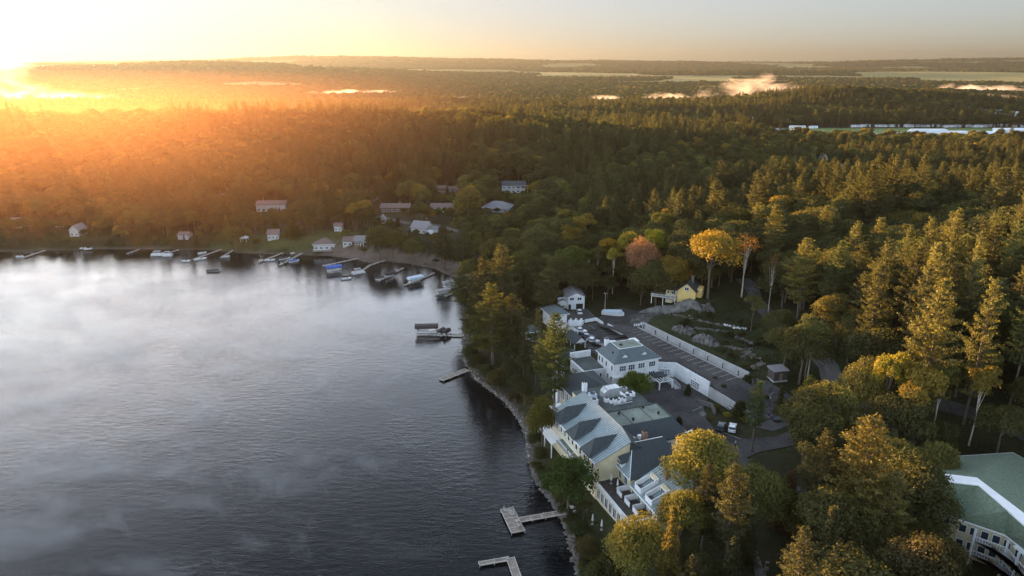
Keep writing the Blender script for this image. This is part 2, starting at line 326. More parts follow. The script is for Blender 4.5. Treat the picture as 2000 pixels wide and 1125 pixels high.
def hz(x, y, d=None):
    x = np.asarray(x, float); y = np.asarray(y, float)
    if d is None: d = shore_d(x, y)
    dn = d + (noise(x * 0.25, y * 0.25, 5) - 0.5) * 1.6 * sst(0, 3, np.abs(d))
    z = np.where(dn < 0, np.maximum(dn * 0.3, -4), 0.12 + 3.9 * sst(0, 15, dn))
    inl = sst(15, 120, d)
    far = sst(1900, 2600, y)
    wgt = 1 - 0.55 * sst(-40, 130, x + 0.2 * (y - 700)) - 0.36 * sst(120, 330, x + 0.35 * (y - 700))
    z = z + inl * (1 - far) * 30 * np.exp(-((y - 770 - 0.1 * x) / 215) ** 2) * wgt * (0.80 + 0.42 * fbm(x / 260 + 3.3, y / 900, 2, 8))
    z = z + inl * 9 * (fbm(x / 140, y / 140, 3, 2) - 0.45) * sst(380, 500, y) * (1 - 0.8 * sst(200, 330, x)); z = z - 2.2 * sst(230, 330, x) * sst(620, 760, y) * (1 - sst(1150, 1300, y))
    # slope east of the hotel, with the rock shelf under the cottage
    s, r = LH(x, y)
    zw = z; z = z * 0
    z = z + 1.0 * sst(-22, -4, s) * sst(-90, -60, r) * (1 - sst(90, 130, r)) * sst(6, 12, d)
    up = sst(-24, -4, s) * (1 - sst(30, 46, r))
    near = sst(-110, -60, r)
    e1 = 4.0 * sst(36, 41, s) * (1 - sst(22, 34, r)) * sst(-52, -30, r)
    e2 = 7.2 * sst(44, 58, s + 0.25 * (r + 30)) * (1 - sst(-30, -14, r + (s - 50) * 0.25)) * sst(30, 40, s)
    e3 = 8.0 * sst(42, 90, s) * sst(-25, -5, r)
    z = z + np.maximum(np.maximum(e1, e2), np.maximum(e3, 0)) * (1 - 0.55 * sst(45, 85, r)) * (1 - sst(70, 140, -r)) 
    z = z + 11 * sst(75, 190, x) * sst(130, 220, y) * (1 - sst(380, 520, y))
    z = z + 5 * sst(-150, -60, -np.abs(s - 20)) * sst(55, 110, -r) * (1 - sst(380, 480, y))
    z = zw + z * sst(0, 12, d)
    # second hill, valley, plateau and far ridges
    z = z + G(x, y, 730, 1500, 250, 150, 33) + G(x, y, 300, 1290, 330, 110, 8) + G(x, y, 1150, 1900, 260, 150, 22)
    z = z + np.clip(y - 2300, 0, 6000) * 0.0105 + far * 16 * (fbm(x / 900, y / 600, 4, 9) - 0.45)
    z = z + G(x, y, -2000, 4600, 1300, 600, 92) + G(x, y, -5200, 6500, 2600, 900, 70)
    sk = 9200 + 0.05 * x
    amp = 74 + 66 * np.exp(-((x + 2100) / 2300) ** 2) + 60 * sst(2500, 6800, x) + 70 * (fbm(x / 1300, y / 4000, 4, 21) - 0.5)
    z = z + amp * np.exp(-((y - sk) / 1100) ** 2)
    z = z + G(x, y, 2300, 5200, 2200, 420, 26) + G(x, y, -300, 6300, 1800, 450, 22)
    # a further arm of water in the far valley
    z = z - 26 * np.exp(-(((x + 1000) / 330) ** 4)) * np.exp(-((y - 2050) / 150) ** 4) * 1.0
    z = z - 14 * np.exp(-(((x + 1560) / 420) ** 4)) * np.exp(-((y - 2150) / 180) ** 4)
    return z
def hz1(x, y): return float(hz(np.array([x]), np.array([y]))[0])
def gp(px, py):
    """the point of the terrain seen at that place"""
    z = 5.0
    for _ in range(30):
        x, y = W(px, py, z); z2 = hz1(x, y); z += (z2 - z) * 0.6
        if abs(z2 - z) < 0.01: break
    return x, y, hz1(x, y)

def cellinfo(x, y):
    """patchwork of farmland and woods in the far plain: True where the cell is open land, with its colour index"""
    xs = x / 760.0; ys = y / 480.0 + 0.15 * xs; ci = np.floor(xs); cj = np.floor(ys)
    best = np.full(x.shape, 1e9); h = np.zeros(x.shape)
    for a in (-1, 0, 1):
        for b_ in (-1, 0, 1):
            px = ci + a + hsh(ci + a, cj + b_, 31); py = cj + b_ + hsh(ci + a, cj + b_, 32)
            dd = (xs - px) ** 2 + (ys - py) ** 2; m_ = dd < best; best = np.where(m_, dd, best); h = np.where(m_, hsh(ci + a, cj + b_, 33), h)
    openp = 0.26 + 0.34 * sst(2800, 3900, y) * (1 - sst(5500, 7200, y)) * sst(-1500, -200, x) 
    return (h < openp) & (y > 2500), h / np.maximum(openp, 1e-3)
FIELD = [(335, 905), (420, 850), (560, 835), (700, 840), (900, 900), (950, 1085), (520, 1110), (352, 1090)]
def in_poly(x, y, P):
    ins = np.zeros(np.shape(x), bool)
    for i in range(len(P)):
        ax, ay = P[i]; bx, by = P[(i + 1) % len(P)]
        c = (ay > y) != (by > y); xi = ax + (y - ay) * (bx - ax) / ((by - ay) if by != ay else 1e-9); ins ^= c & (x < xi)
    return ins
def seg_d(x, y, pts):
    best = np.full(np.shape(x), 1e18)
    for (ax, ay), (bx, by) in zip(pts[:-1], pts[1:]):
        dx = bx - ax; dy = by - ay; t_ = np.clip(((x - ax) * dx + (y - ay) * dy) / (dx * dx + dy * dy), 0, 1)
        best = np.minimum(best, (x - ax - t_ * dx) ** 2 + (y - ay - t_ * dy) ** 2)
    return np.sqrt(best)

nG = 720; u = np.linspace(-1, 1, nG)
def warp(c, a, R): k_ = math.asinh(R / a); return c + a * np.sinh(u * k_)
gx = warp(30, 70, 12000); gy = warp(190, 70, 12000); X, Y = np.meshgrid(gx, gy)
Dg = shore_d(X, Y); Z = hz(X, Y, Dg)
V = np.stack([X.ravel(), Y.ravel(), Z.ravel()], 1)
ii = np.arange(nG * nG).reshape(nG, nG); F = np.stack([ii[:-1, :-1], ii[:-1, 1:], ii[1:, 1:], ii[1:, :-1]], -1).reshape(-1, 4)
me = np_mesh('ground', V, F, smooth=True)
def zone(x, y, d):
    c = np.zeros(x.shape + (3,)); c[:] = (0.034, 0.036, 0.017)
    s, r = LH(x, y)
    lawn = noise(x / 18, y / 18, 41) > 0.52
    nearf = (y < 420) & (d < 90) & (s < -40)
    c[nearf & lawn] = (0.060, 0.066, 0.026)
    c[nearf & ~lawn] = (0.050, 0.045, 0.024)
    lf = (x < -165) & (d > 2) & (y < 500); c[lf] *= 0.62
    kn = (s > 36) & (s < 75) & (r > -48) & (r < 30); c[kn] = (0.030, 0.037, 0.016)
    ck = np.array((0.040, 0.045, 0.020)); c[(s < -14) & (r > 15) & (r < 110)] = ck
    sh = (d > -2) & (d < 2.2) ; c[sh] = (0.085, 0.072, 0.058)
    be = (d > -1) & (d < 7) & (y > 300) & (x < -15) & (x > -100); c[be] = (0.135, 0.105, 0.088)
    c[d < -2] = (0.03, 0.035, 0.03)
    f = in_poly(x, y, FIELD); c[f] = (0.16, 0.20, 0.07)
    op, h = cellinfo(x, y); c[op] = np.stack([0.20 + 0.12 * h[op], 0.18 + 0.08 * h[op], 0.06 + 0.03 * h[op]], -1)
    return c
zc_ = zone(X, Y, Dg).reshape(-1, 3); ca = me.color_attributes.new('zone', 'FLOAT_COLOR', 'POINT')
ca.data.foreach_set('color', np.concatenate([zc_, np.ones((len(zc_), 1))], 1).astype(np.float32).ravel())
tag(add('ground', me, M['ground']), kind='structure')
wm_ = MB().face([(-11900, -11700, 0), (11900, -11700, 0), (11900, 11900, 0), (-11900, 11900, 0)]).mesh('lake')
tag(add('lake', wm_, M['water']), kind='structure')
# ------------------------------------------------------------------ roads and lots
LAKEHOUSES = []; ROADS = []
def drape(name, poly, off, mat, local=False, zf=None, parent=None, kind='structure', step=3.0):
    if local: poly = [HL(*p) for p in poly]
    bm = bmesh.new(); f = bm.faces.new([bm.verts.new((p[0], p[1], 0)) for p in poly]); bm.normal_update()
    if f.normal.z < 0: f.normal_flip()
    bmesh.ops.triangulate(bm, faces=bm.faces[:])
    for _ in range(8):
        lg = [e for e in bm.edges if e.calc_length() > step]
        if not lg: break
        bmesh.ops.subdivide_edges(bm, edges=lg, cuts=1); bmesh.ops.triangulate(bm, faces=[q for q in bm.faces if len(q.verts) > 4])
    xy = np.array([(v.co.x, v.co.y) for v in bm.verts]); zz = hz(xy[:, 0], xy[:, 1]) if zf is None else np.array([zf(*p) for p in xy])
    for v, z in zip(bm.verts, zz): v.co.z = z + off
    me = bpy.data.meshes.new(name); bm.to_mesh(me); bm.free(); o = add(name, me, mat, parent)
    if kind: o['kind'] = kind
    return o
def strip(name, pts, hw, off, mat, kind='structure', zf=None, seg=2.5):
    P = [Vector((p[0], p[1], 0)) for p in pts]; out = []
    for a, b in zip(P[:-1], P[1:]):
        n = max(1, int((b - a).length / seg)); out += [a.lerp(b, i / n) for i in range(n)]
    out.append(P[-1]); mb = MB(); L = []
    for i, p in enumerate(out):
        d = (out[min(i + 1, len(out) - 1)] - out[max(i - 1, 0)]).normalized(); nrm = Vector((-d.y, d.x, 0)); L.append([p + nrm * hw * k for k in (1, 0.33, -0.33, -1)])
    def zz(p): return (hz1(p.x, p.y) if zf is None else zf(p.x, p.y)) + off
    L = [[(q.x, q.y, zz(q)) for q in row] for row in L]
    for a, b in zip(L[:-1], L[1:]):
        for j in range(3): mb.face([a[j + 1], b[j + 1], b[j], a[j]])
    o = mb.build(name, mat)
    if kind: o['kind'] = kind
    return o
drape('hotel_drive', [(1, 19), (17, 5), (24, 3), (26.5, 21), (22.5, 24), (18.5, 31), (17.5, 36), (18, 40), (22, 43.2), (30, 45), (43, 42), (58, 40), (58, 46), (44, 48), (30, 50), (21, 49.5), (16.5, 50.5), (14, 56), (15, 61), (22, 66), (34, 70), (34, 74), (20, 70.5), (10, 66), (5, 62), (5, 50), (8, 44), (4, 41), (2, 30)], 0.13, M['asphalt'], True)
drape('car_park', [(11, -44), (24, -44), (26, -38), (26.5, -29), (24, -22), (23.5, -17), (14, -15.5), (9.5, -19), (10, -30)], 0.13, M['asphalt'], True)
drape('garage_yard', [(13, -58.5), (27, -58.5), (26, -49), (13.5, -48)], 0.12, M['asphalt_pale'], True)
drape('gravel_yard', [(24, -22), (27, -29), (27, -44), (24, -47), (40, -56), (50, -40), (44, -34), (31, -31), (30, -24)], 0.10, M['asphalt'], True)
drape('corner_car_park', [(30, 34.5), (36, 20.5), (40, 20.5), (44, 24), (48, 30), (46, 40), (31, 42.5), (27, 38)], 0.13, M['asphalt_pale'], True)
BR = [HL(44, 44), HL(58, 36), HL(66, 24), HL(72, 8), HL(78, -14), HL(92, -50)]
strip('back_road', BR, 2.8, 0.12, M['asphalt_pale']); ROADS.append((BR, 5.0))
BR2 = [HL(58, 43), HL(72, 52), HL(80, 66), HL(84, 90)]
strip('lodge_road', BR2, 2.4, 0.15, M['asphalt']); ROADS.append((BR2, 4.0))
LW = [gp(*p)[:2] for p in [(700, 408), (745, 425), (800, 437), (850, 440), (905, 455), (950, 448), (1005, 420), (1060, 402)]]
strip('hillside_lane', LW, 2.4, 0.15, M['asphalt_pale']); ROADS.append((LW, 7.5))
LW2 = [gp(*p)[:2] for p in [(470, 405), (520, 428), (560, 432), (620, 425), (700, 408), (752, 372)]]
strip('woodland_lane', LW2, 2.2, 0.15, M['asphalt_pale']); ROADS.append((LW2, 6.0))
def drz(x, y):     # top of the raised parking deck
    s, r = LH(x, y)
    return float(4.7 + 4.3 * sst(-48, -20, r) - 3.6 * sst(20.5, 36, r))
deck = [(22.5, -46), (29, -46), (30.3, -26), (33.2, -6), (37.7, 20), (40, 36), (29, 38), (26.9, 20.3), (25.2, 5.5), (18.95, 2.5), (18.95, -10), (22.5, -17)]
drape('raised_parking', deck, 0.0, M['asphalt'], True, zf=drz)
def along(a, b, t): return (a[0] + (b[0] - a[0]) * t, a[1] + (b[1] - a[1]) * t)
KB = [(30.3, -26), (33.2, -6), (37.7, 20)]
def kerb_pt(d):
    for a, b in zip(KB[:-1], KB[1:]):
        l = math.dist(a, b)
        if d <= l: return along(a, b, d / l), ((b[0] - a[0]) / l, (b[1] - a[1]) / l)
        d -= l
    return KB[-1], (0.17, 0.985)
KLEN = sum(math.dist(a, b) for a, b in zip(KB[:-1], KB[1:]))
mb = MB()
for i in range(18):
    (s, r), (ds, dr) = kerb_pt(0.6 + i * 2.65)
    if r > 19.8: break
    n_ = (-dr, ds); L_ = 4.9; hw = 0.07
    pts = [(s + ds * hw, r + dr * hw), (s - ds * hw, r - dr * hw), (s - ds * hw + n_[0] * L_, r - dr * hw + n_[1] * L_), (s + ds * hw + n_[0] * L_, r + dr * hw + n_[1] * L_)]
    mb.face([(*HL(*p), drz(*HL(*p)) + 0.02) for p in pts])
mb.build('stall_markings', M['paint'])['kind'] = 'structure'
mb = MB()
for (a, b) in zip(KB[:-1], KB[1:]): mb.bar((*HL(*a), 9.02), (*HL(*b), 9.02), 0.35, 0.30)
mb.build('kerb', M['concrete'])['kind'] = 'structure'
# lot markings in the lower yards
mb = MB()
def mark(a, b, w_=0.13, off=0.16):
    A = HL(*a); B_ = HL(*b); n = max(1, int(math.dist(A, B_) / 2)); dx = (B_[0] - A[0]); dy = (B_[1] - A[1]); l = math.hypot(dx, dy); nx = -dy / l * w_ / 2; ny = dx / l * w_ / 2
    for i in range(n):
        p = (A[0] + dx * i / n, A[1] + dy * i / n); q = (A[0] + dx * (i + 1) / n, A[1] + dy * (i + 1) / n); zp = hz1(*p) + off; zq = hz1(*q) + off
        mb.face([(p[0] + nx, p[1] + ny, zp), (p[0] - nx, p[1] - ny, zp), (q[0] - nx, q[1] - ny, zq), (q[0] + nx, q[1] + ny, zq)])
for i in range(6): mark((16 + i * 1.9 - 6, -43 + 0.1 * i), (16.6 + i * 1.9 - 6, -38.4))
for i in range(5): mark((20.6, -36 + 2.7 * i), (25.4, -35.2 + 2.7 * i))
for i in range(5): mark((10.3, -29 + 2.7 * i), (12.0, -28.8 + 2.7 * i))
mark((17.6, 26.2), (22.2, 24.6)); mark((17.2, 36.5), (20.6, 43.0), 0.18)
for k_ in range(4): mark((18.3 + 0.0 * k_, 28.0 + 0.5 * k_), (20.3, 27.4 + 0.5 * k_), 0.12)
mark((9.2, 51.4), (9.0, 60.6), 0.16); mark((6.2, 52.6), (9.1, 54.8), 0.16); mark((8.9, 60.4), (7.6, 60.8), 0.16)
for k_ in range(4): mark((8.0 - 0.15 * k_, 55.5 + 1.2 * k_), (7.8 - 0.15 * k_, 56.2 + 1.2 * k_), 0.3)
for i in range(4): mark((36 + 1.6 * i, 24 + 2.6 * i), (40 + 1.6 * i, 22.6 + 2.6 * i))
mark((31, 33), (35.5, 31.8)); mark((32, 35.5), (36, 34.4))
mb.build('road_markings', M['paint'])['kind'] = 'structure'

# ------------------------------------------------------------------ walls round the deck
def wall_run(name, pts, z0, z1, th, mat, label, local=True, cap=None):
    r = empty(name, (*HL(*pts[0]), z0) if local else (*pts[0], z0), 0, label, 'wall'); ox, oy, oz = r.location; mb = MB(); mc = MB()
    for a, b in zip(pts[:-1], pts[1:]):
        A = HL(*a) if local else a; B_ = HL(*b) if local else b
        mb.bar((A[0] - ox, A[1] - oy, (z1 - z0) / 2), (B_[0] - ox, B_[1] - oy, (z1 - z0) / 2), th, z1 - z0)
        if cap: mc.bar((A[0] - ox, A[1] - oy, z1 - z0 + 0.06), (B_[0] - ox, B_[1] - oy, z1 - z0 + 0.06), th + 0.14, 0.12)
    mb.build('wall', mat, r)
    if cap: mc.build('coping', cap, r)
    return r
wall_run('retaining_wall', [(31.9, -25.5), (35.0, -6.5), (39.8, 20.8)], 8.0, 10.9, 0.5, M['concrete'], 'long pale concrete retaining wall above the raised parking')
gw = empty('garage_wall', (*HL(25.2, 5.5), 4.5), HA, 'white garage wall under the raised parking with two garage doors', 'wall')
def GL(s, r, z): # local of garage wall empty
    return (s - 25.2, -(r - 5.5), z - 4.5)
mb = MB(); mb.bar(GL(25.2, 5.5, 7.1), GL(26.9, 20.3, 7.1), 0.4, 5.2); mb.bar(GL(18.9, 2.5, 7.1), GL(25.25, 5.55, 7.1), 0.4, 5.2); mb.build('wall', M['white'], gw)
mb = MB(); mb.bar(GL(26.9, 20.3, 6.3), GL(29.0, 38, 5.4), 0.5, 4.2); mb.bar(GL(18.95, 2.5, 6.0), GL(18.95, -10, 6.0), 0.3, 5.8); mb.build('abutment', M['concrete'], gw)
mb = MB()
for a, b in (((25.2, 5.5), (26.9, 20.3)), ((18.9, 2.5), (25.25, 5.55))):
    for z in (10.05, 10.5): mb.bar(GL(*a, z), GL(*b, z), 0.06, 0.06)
    n = int(math.dist(a, b) / 1.2)
    for i in range(n + 1): p = along(a, b, i / n); mb.bar(GL(*p, 9.6), GL(*p, 10.6), 0.07)
mb.build('railing', M['black'], gw)
for a, b, t0, wd in (((25.2, 5.5), (26.9, 20.3), 0.62, 3.6), ((18.9, 2.5), (25.25, 5.55), 0.55, 3.0)):
    l = math.dist(a, b); ds = (b[0] - a[0]) / l; dr = (b[1] - a[1]) / l; n_ = (-dr, ds)
    if n_[1] < 0 and abs(n_[0]) < 0.5: n_ = (-n_[0], -n_[1])
    if abs(n_[0]) > 0.5 and n_[0] > 0: n_ = (-n_[0], -n_[1])
    c = along(a, b, t0); c = (c[0] + n_[0] * 0.22, c[1] + n_[1] * 0.22); e = wd / 2
    dm = MB().bar(GL(c[0] - ds * e, c[1] - dr * e, 6.35), GL(c[0] + ds * e, c[1] + dr * e, 6.35), 0.1, 2.6)
    do = dm.build('garage_door', M['trim'], gw); pm = MB()
    for zi in (5.9, 6.6, 7.2):
        for k_ in range(4):
            f0 = -e + wd * (k_ + 0.12) / 4; f1 = -e + wd * (k_ + 0.88) / 4; c2 = (c[0] + n_[0] * 0.05, c[1] + n_[1] * 0.05)
            pm.bar(GL(c2[0] + ds * f0, c2[1] + dr * f0, zi), GL(c2[0] + ds * f1, c2[1] + dr * f1, zi), 0.06, 0.34)
    pm.build('pane', M['glass'], do)
    lp = MB().bar(GL(c[0], c[1], 8.0), GL(c[0], c[1], 8.35), 0.3); lp.build('lamp', M['metal'], gw)
for i in range(8):
    (s, r), _d = kerb_pt(2 + i * 6.1)
    p = HL(s + 0.9, r); pr = empty('bollard_light', (*p, 8.9), 0, 'short dark bollard light on the kerb under the long concrete wall', 'bollard', 'bollard lights along the raised parking')
    MB().cyl((0, 0, 0), (0, 0, 1.35), 0.13).build('post', M['black'], pr); MB().cyl((0, 0, 1.35), (0, 0, 1.6), 0.2, 0.14).build('cap', M['black'], pr)
wall_run('white_wall', [(25.3, -38.3), (26.4, -29.5)], 4.8, 6.6, 0.35, M['trim'], 'low white wall at the edge of the far car park')
b = empty('utility_box', (*HL(26.8, -28.4), 5), HA, 'white metal utility cabinet at the end of the low white wall', 'cabinet')
MB().box(-1.1, 1.1, -0.8, 0.8, 0, 1.9).build('body', M['trim'], b); MB().box(-0.6, 0.6, -0.84, -0.8, 0.4, 1.6).build('door', M['glass'], b)
wall_run('garden_wall', [(-6.5, -36.5), (-3.4, -33), (-3.4, -22)], 2.5, 5.6, 0.4, M['concrete'], 'pale garden terrace wall among the pines by the pavilion')
wall_run('yard_fence', [(19.5, -45.5), (24.5, -46), (24.8, -41)], 4.8, 6.3, 0.14, M['trim'], 'white board fence at the far corner of the car park')
wall_run('planter_wall', [(21.6, 22.5), (24.0, 26.0), (22.0, 30)], 4.6, 6.2, 0.6, M['rock'], 'rough stone planter wall at the foot of the parking ramp')
# barrier blocks
for i in range(4):
    p = HL(35.0 + i * 0.75, -36.0 + i * 0.25); o = MB().box(-0.25, 0.25, -0.3, 0.3, 0, 0.6).box(-0.16, 0.16, -0.2, 0.2, 0.6, 0.95).build('barrier_post', M['trim'], None, (*p, hz1(*p))); tag(o, 'stubby white barrier post where the raised parking road begins', 'post', 'white barrier posts')

# ------------------------------------------------------------------ windows
def win(root, p, n, wd, ht, cols=2, mat='trim', rows=1):
    """p centre on the wall (local), n outward axis '-x','+x','-y','+y'"""
    sgn = -1 if n[0] == '-' else 1; ax = n[1]; f = MB(); g_ = MB(); fr = 0.11
    def B3(mbx, u0, u1, v0, v1, d0, d1):
        if ax == 'y': y0, y1 = sorted((p[1] + sgn * d0, p[1] + sgn * d1)); mbx.box(p[0] + u0, p[0] + u1, y0, y1, p[2] + v0, p[2] + v1)
        else: x0, x1 = sorted((p[0] + sgn * d0, p[0] + sgn * d1)); mbx.box(x0, x1, p[1] + u0, p[1] + u1, p[2] + v0, p[2] + v1)
    hw = wd / 2; hh_ = ht / 2
    B3(f, -hw - fr, hw + fr, hh_, hh_ + fr, 0.005, 0.10); B3(f, -hw - fr, hw + fr, -hh_ - fr, -hh_, 0.005, 0.13)
    B3(f, -hw - fr, -hw, -hh_, hh_, 0.005, 0.10); B3(f, hw, hw + fr, -hh_, hh_, 0.005, 0.10)
    for c in range(1, cols): u_ = -hw + wd * c / cols; B3(f, u_ - 0.05, u_ + 0.05, -hh_, hh_, 0.005, 0.085)
    for c in range(1, rows): v_ = -hh_ + ht * c / rows; B3(f, -hw, hw, v_ - 0.03, v_ + 0.03, 0.005, 0.08)
    B3(g_, -hw, hw, -hh_, hh_, 0.004, 0.045)
    fo = f.build('window', M[mat], root); g_.build('pane', M['glass'], fo); return fo
def roof_hip(root, x0, x1, y0, y1, ze, zr, mat, ov=0.5, ridge=None, name='roof', axis='x', th=0.22):
    """hip roof; ridge runs along axis"""
    x0 -= ov; x1 += ov; y0 -= ov; y1 += ov; w_ = (y1 - y0) / 2 if axis == 'x' else (x1 - x0) / 2
    if ridge is not None: w_ = ridge
    if axis == 'x': R1 = (min(x0 + w_, (x0 + x1) / 2), (y0 + y1) / 2, zr); R2 = (max(x1 - w_, (x0 + x1) / 2), (y0 + y1) / 2, zr)
    else: R1 = ((x0 + x1) / 2, min(y0 + w_, (y0 + y1) / 2), zr); R2 = ((x0 + x1) / 2, max(y1 - w_, (y0 + y1) / 2), zr)
    c = [(x0, y0, ze), (x1, y0, ze), (x1, y1, ze), (x0, y1, ze)]; lo = [(a, b_, ze - th) for a, b_, _ in c]; mb = MB()
    if axis == 'x': fs = [[c[0], c[1], R2, R1], [c[2], c[3], R1, R2], [c[3], c[0], R1], [c[1], c[2], R2]]
    else: fs = [[c[3], c[0], R1, R2], [c[1], c[2], R2, R1], [c[0], c[1], R1], [c[2], c[3], R2]]
    for f in fs: mb.face(f)
    for i in range(4): j = (i + 1) % 4; mb.face([lo[i], lo[j], c[j], c[i]])
    mb.face(lo[::-1]); ro = mb.build(name, M[mat], root)
    fb = MB()
    for i in range(4):
        j = (i + 1) % 4; a = Vector(c[i]); b_ = Vector(c[j]); fb.bar(a + Vector((0, 0, -0.12)), b_ + Vector((0, 0, -0.12)), 0.12, 0.2)
    fb.build('fascia', M['trim'], ro); return ro
def gable(root, x0, x1, y0, y1, ze, zr, rmat, wmat, axis='x', ov=0.5, th=0.2, name='roof'):
    """roof slab + gable triangles; ridge along axis"""
    mb = MB()
    if axis == 'x':
        ym = (y0 + y1) / 2; k_ = (zr - ze) / (ym - y0); zo = ze - k_ * ov; P = [(y0 - ov, zo), (ym, zr), (y1 + ov, zo)]
        for (ya, za), (yb, zb) in zip(P[:-1], P[1:]):
            q = [(x0 - ov, ya, za), (x1 + ov, ya, za), (x1 + ov, yb, zb), (x0 - ov, yb, zb)]; lo = [(a, b_, c - th) for a, b_, c in q]
            mb.face(q); mb.face(lo[::-1])
            for i in range(4): j = (i + 1) % 4; mb.face([lo[i], lo[j], q[j], q[i]])
        GS = []
        for x in (x0, x1): g_ = MB(); GS.append(g_); g_.prism([(x - 0.1, y0), (x + 0.1, y0), (x + 0.1, ym), (x - 0.1, ym)], ze - 0.3, [ze - 0.1, ze - 0.1, zr - 0.22, zr - 0.22]); g_.prism([(x - 0.1, ym), (x + 0.1, ym), (x + 0.1, y1), (x - 0.1, y1)], ze - 0.3, [zr - 0.22, zr - 0.22, ze - 0.1, ze - 0.1])
    else:
        xm = (x0 + x1) / 2; k_ = (zr - ze) / (xm - x0); zo = ze - k_ * ov; P = [(x0 - ov, zo), (xm, zr), (x1 + ov, zo)]
        for (xa, za), (xb, zb) in zip(P[:-1], P[1:]):
            q = [(xa, y0 - ov, za), (xb, y0 - ov, zb), (xb, y1 + ov, zb), (xa, y1 + ov, za)]; lo = [(a, b_, c - th) for a, b_, c in q]
            mb.face(q); mb.face(lo[::-1])
            for i in range(4): j = (i + 1) % 4; mb.face([lo[i], lo[j], q[j], q[i]])
        GS = []
        for y in (y0, y1): g_ = MB(); GS.append(g_); g_.prism([(x0, y - 0.1), (xm, y - 0.1), (xm, y + 0.1), (x0, y + 0.1)], ze - 0.3, [ze - 0.1, zr - 0.22, zr - 0.22, ze - 0.1]); g_.prism([(xm, y - 0.1), (x1, y - 0.1), (x1, y + 0.1), (xm, y + 0.1)], ze - 0.3, [zr - 0.22, ze - 0.1, ze - 0.1, zr - 0.22])
    ro = mb.build(name, M[rmat], root)
    for g_ in GS: g_.build('gable', M[wmat], root)
    return ro
def ebox(mb, s0, s1, r0, r1, z0, z1): return mb.box(s0, s1, -r1, -r0, z0, z1)    # hotel frame: y = -r

# ------------------------------------------------------------------ white guest house (three storeys of windows, mansard roof)
def hroot(name, label, cat='building'): return empty(name, (HO[0], HO[1], 0), HA, label, cat)
ga = hroot('guest_house', 'white clapboard guest house with hipped slate roof and two dormers')
s0, s1, r0, r1 = 3.8, 18.3, -4.2, 6.6
ebox(MB(), s0, s1, r0, r1, 3.5, 12.9).build('wall', M['white'], ga)
def frustum(root, s0, s1, r0, r1, ze, d, zt, mat, ov=0.55, matd='flatroof_pale', name='roof'):
    s0 -= ov; s1 += ov; r0 -= ov; r1 += ov; e = [(s0, -r1, ze), (s1, -r1, ze), (s1, -r0, ze), (s0, -r0, ze)]; dk = [(d[0], -d[3], zt), (d[1], -d[3], zt), (d[1], -d[2], zt), (d[0], -d[2], zt)]; mb = MB()
    for i in range(4): j = (i + 1) % 4; mb.face([e[i], e[j], dk[j], dk[i]])
    lo = [(a, b_, ze - 0.25) for a, b_, _ in e]
    for i in range(4): j = (i + 1) % 4; mb.face([lo[i], lo[j], e[j], e[i]])
    mb.face(lo[::-1]); mb.face([(a, b_, c - 0.01) for a, b_, c in dk]); ro = mb.build(name, M[mat], root)
    MB().box(d[0], d[1], -d[3], -d[2], zt - 0.1, zt + 0.06).build('roof_deck', M[matd], ro)
    fb = MB()
    for i in range(4): j = (i + 1) % 4; fb.bar(Vector(e[i]) - Vector((0, 0, .14)), Vector(e[j]) - Vector((0, 0, .14)), 0.14, 0.22); fb.bar(Vector(dk[i]) + Vector((0, 0, .06)), Vector(dk[j]) + Vector((0, 0, .06)), 0.16, 0.1)
    fb.build('fascia', M['trim'], ro); return ro
frustum(ga, s0, s1, r0, r1, 13.0, (6.6, 14.3, -1.6, 4.0), 16.2, 'shingle_blue')
for sx in (7.2, 13.6):
    dn = gable(ga, sx - 1.0, sx + 1.0, -6.0, -3.6, 14.6, 15.6, 'shingle_blue', 'trim', 'y', 0.35, 0.12, 'dormer')
    ebox(MB(), sx - 0.95, sx + 0.95, 4.2, 5.9, 13.3, 14.65).build('dormer_wall', M['trim'], dn)
    win(dn, (sx, -5.9, 14.0), '-y', 0.8, 0.8, 1)
for sx in (6.4, 9.3, 12.6, 16.2):
    win(ga, (sx, -6.6, 11.2), '-y', 2.0, 1.5, 3, rows=2)
    if sx > 7: win(ga, (sx, -6.6, 8.0), '-y', 2.0, 1.6, 3, rows=2)
for rr in (5.0, 1.4, -1.2, -3.0): win(ga, (3.8, -rr, 11.0), '-x', 0.85, 1.5, 1)
for rr in (4.8, 2.6): win(ga, (3.8, -rr, 7.6), '-x', 0.7, 1.4, 1)
mb = ebox(MB(), 3.0, 5.9, 6.6, 8.1, 9.1, 9.35); mb.build('balcony', M['trim'], ga); mb = MB()
for z in (9.35, 10.3): mb.bar((3.05, -8.05, z), (5.85, -8.05, z), .08)
for i in range(8): mb.bar((3.05 + 0.4 * i, -8.05, 9.35), (3.05 + 0.4 * i, -8.05, 10.3), .05)
mb.build('balustrade', M['trim'], ga)
cy = ebox(MB(), 5.2, 6.3, -3.2, -2.2, 13.6, 17.2).build('chimney', M['trim'], ga); ebox(MB(), 5.05, 6.45, -3.35, -2.05, 17.2, 17.4).build('cap', M['black'], cy)
ebox(MB(), 8.0, 8.7, 1.0, 1.7, 16.2, 16.7).build('roof_vent', M['black'], ga); ebox(MB(), 4.9, 5.4, 2.4, 2.9, 14.4, 15.0).build('roof_vent', M['black'], ga)
ebox(MB(), 15.6, 17.9, -6.8, -4.0, 12.6, 14.2).build('stair_head', M['trim'], ga)
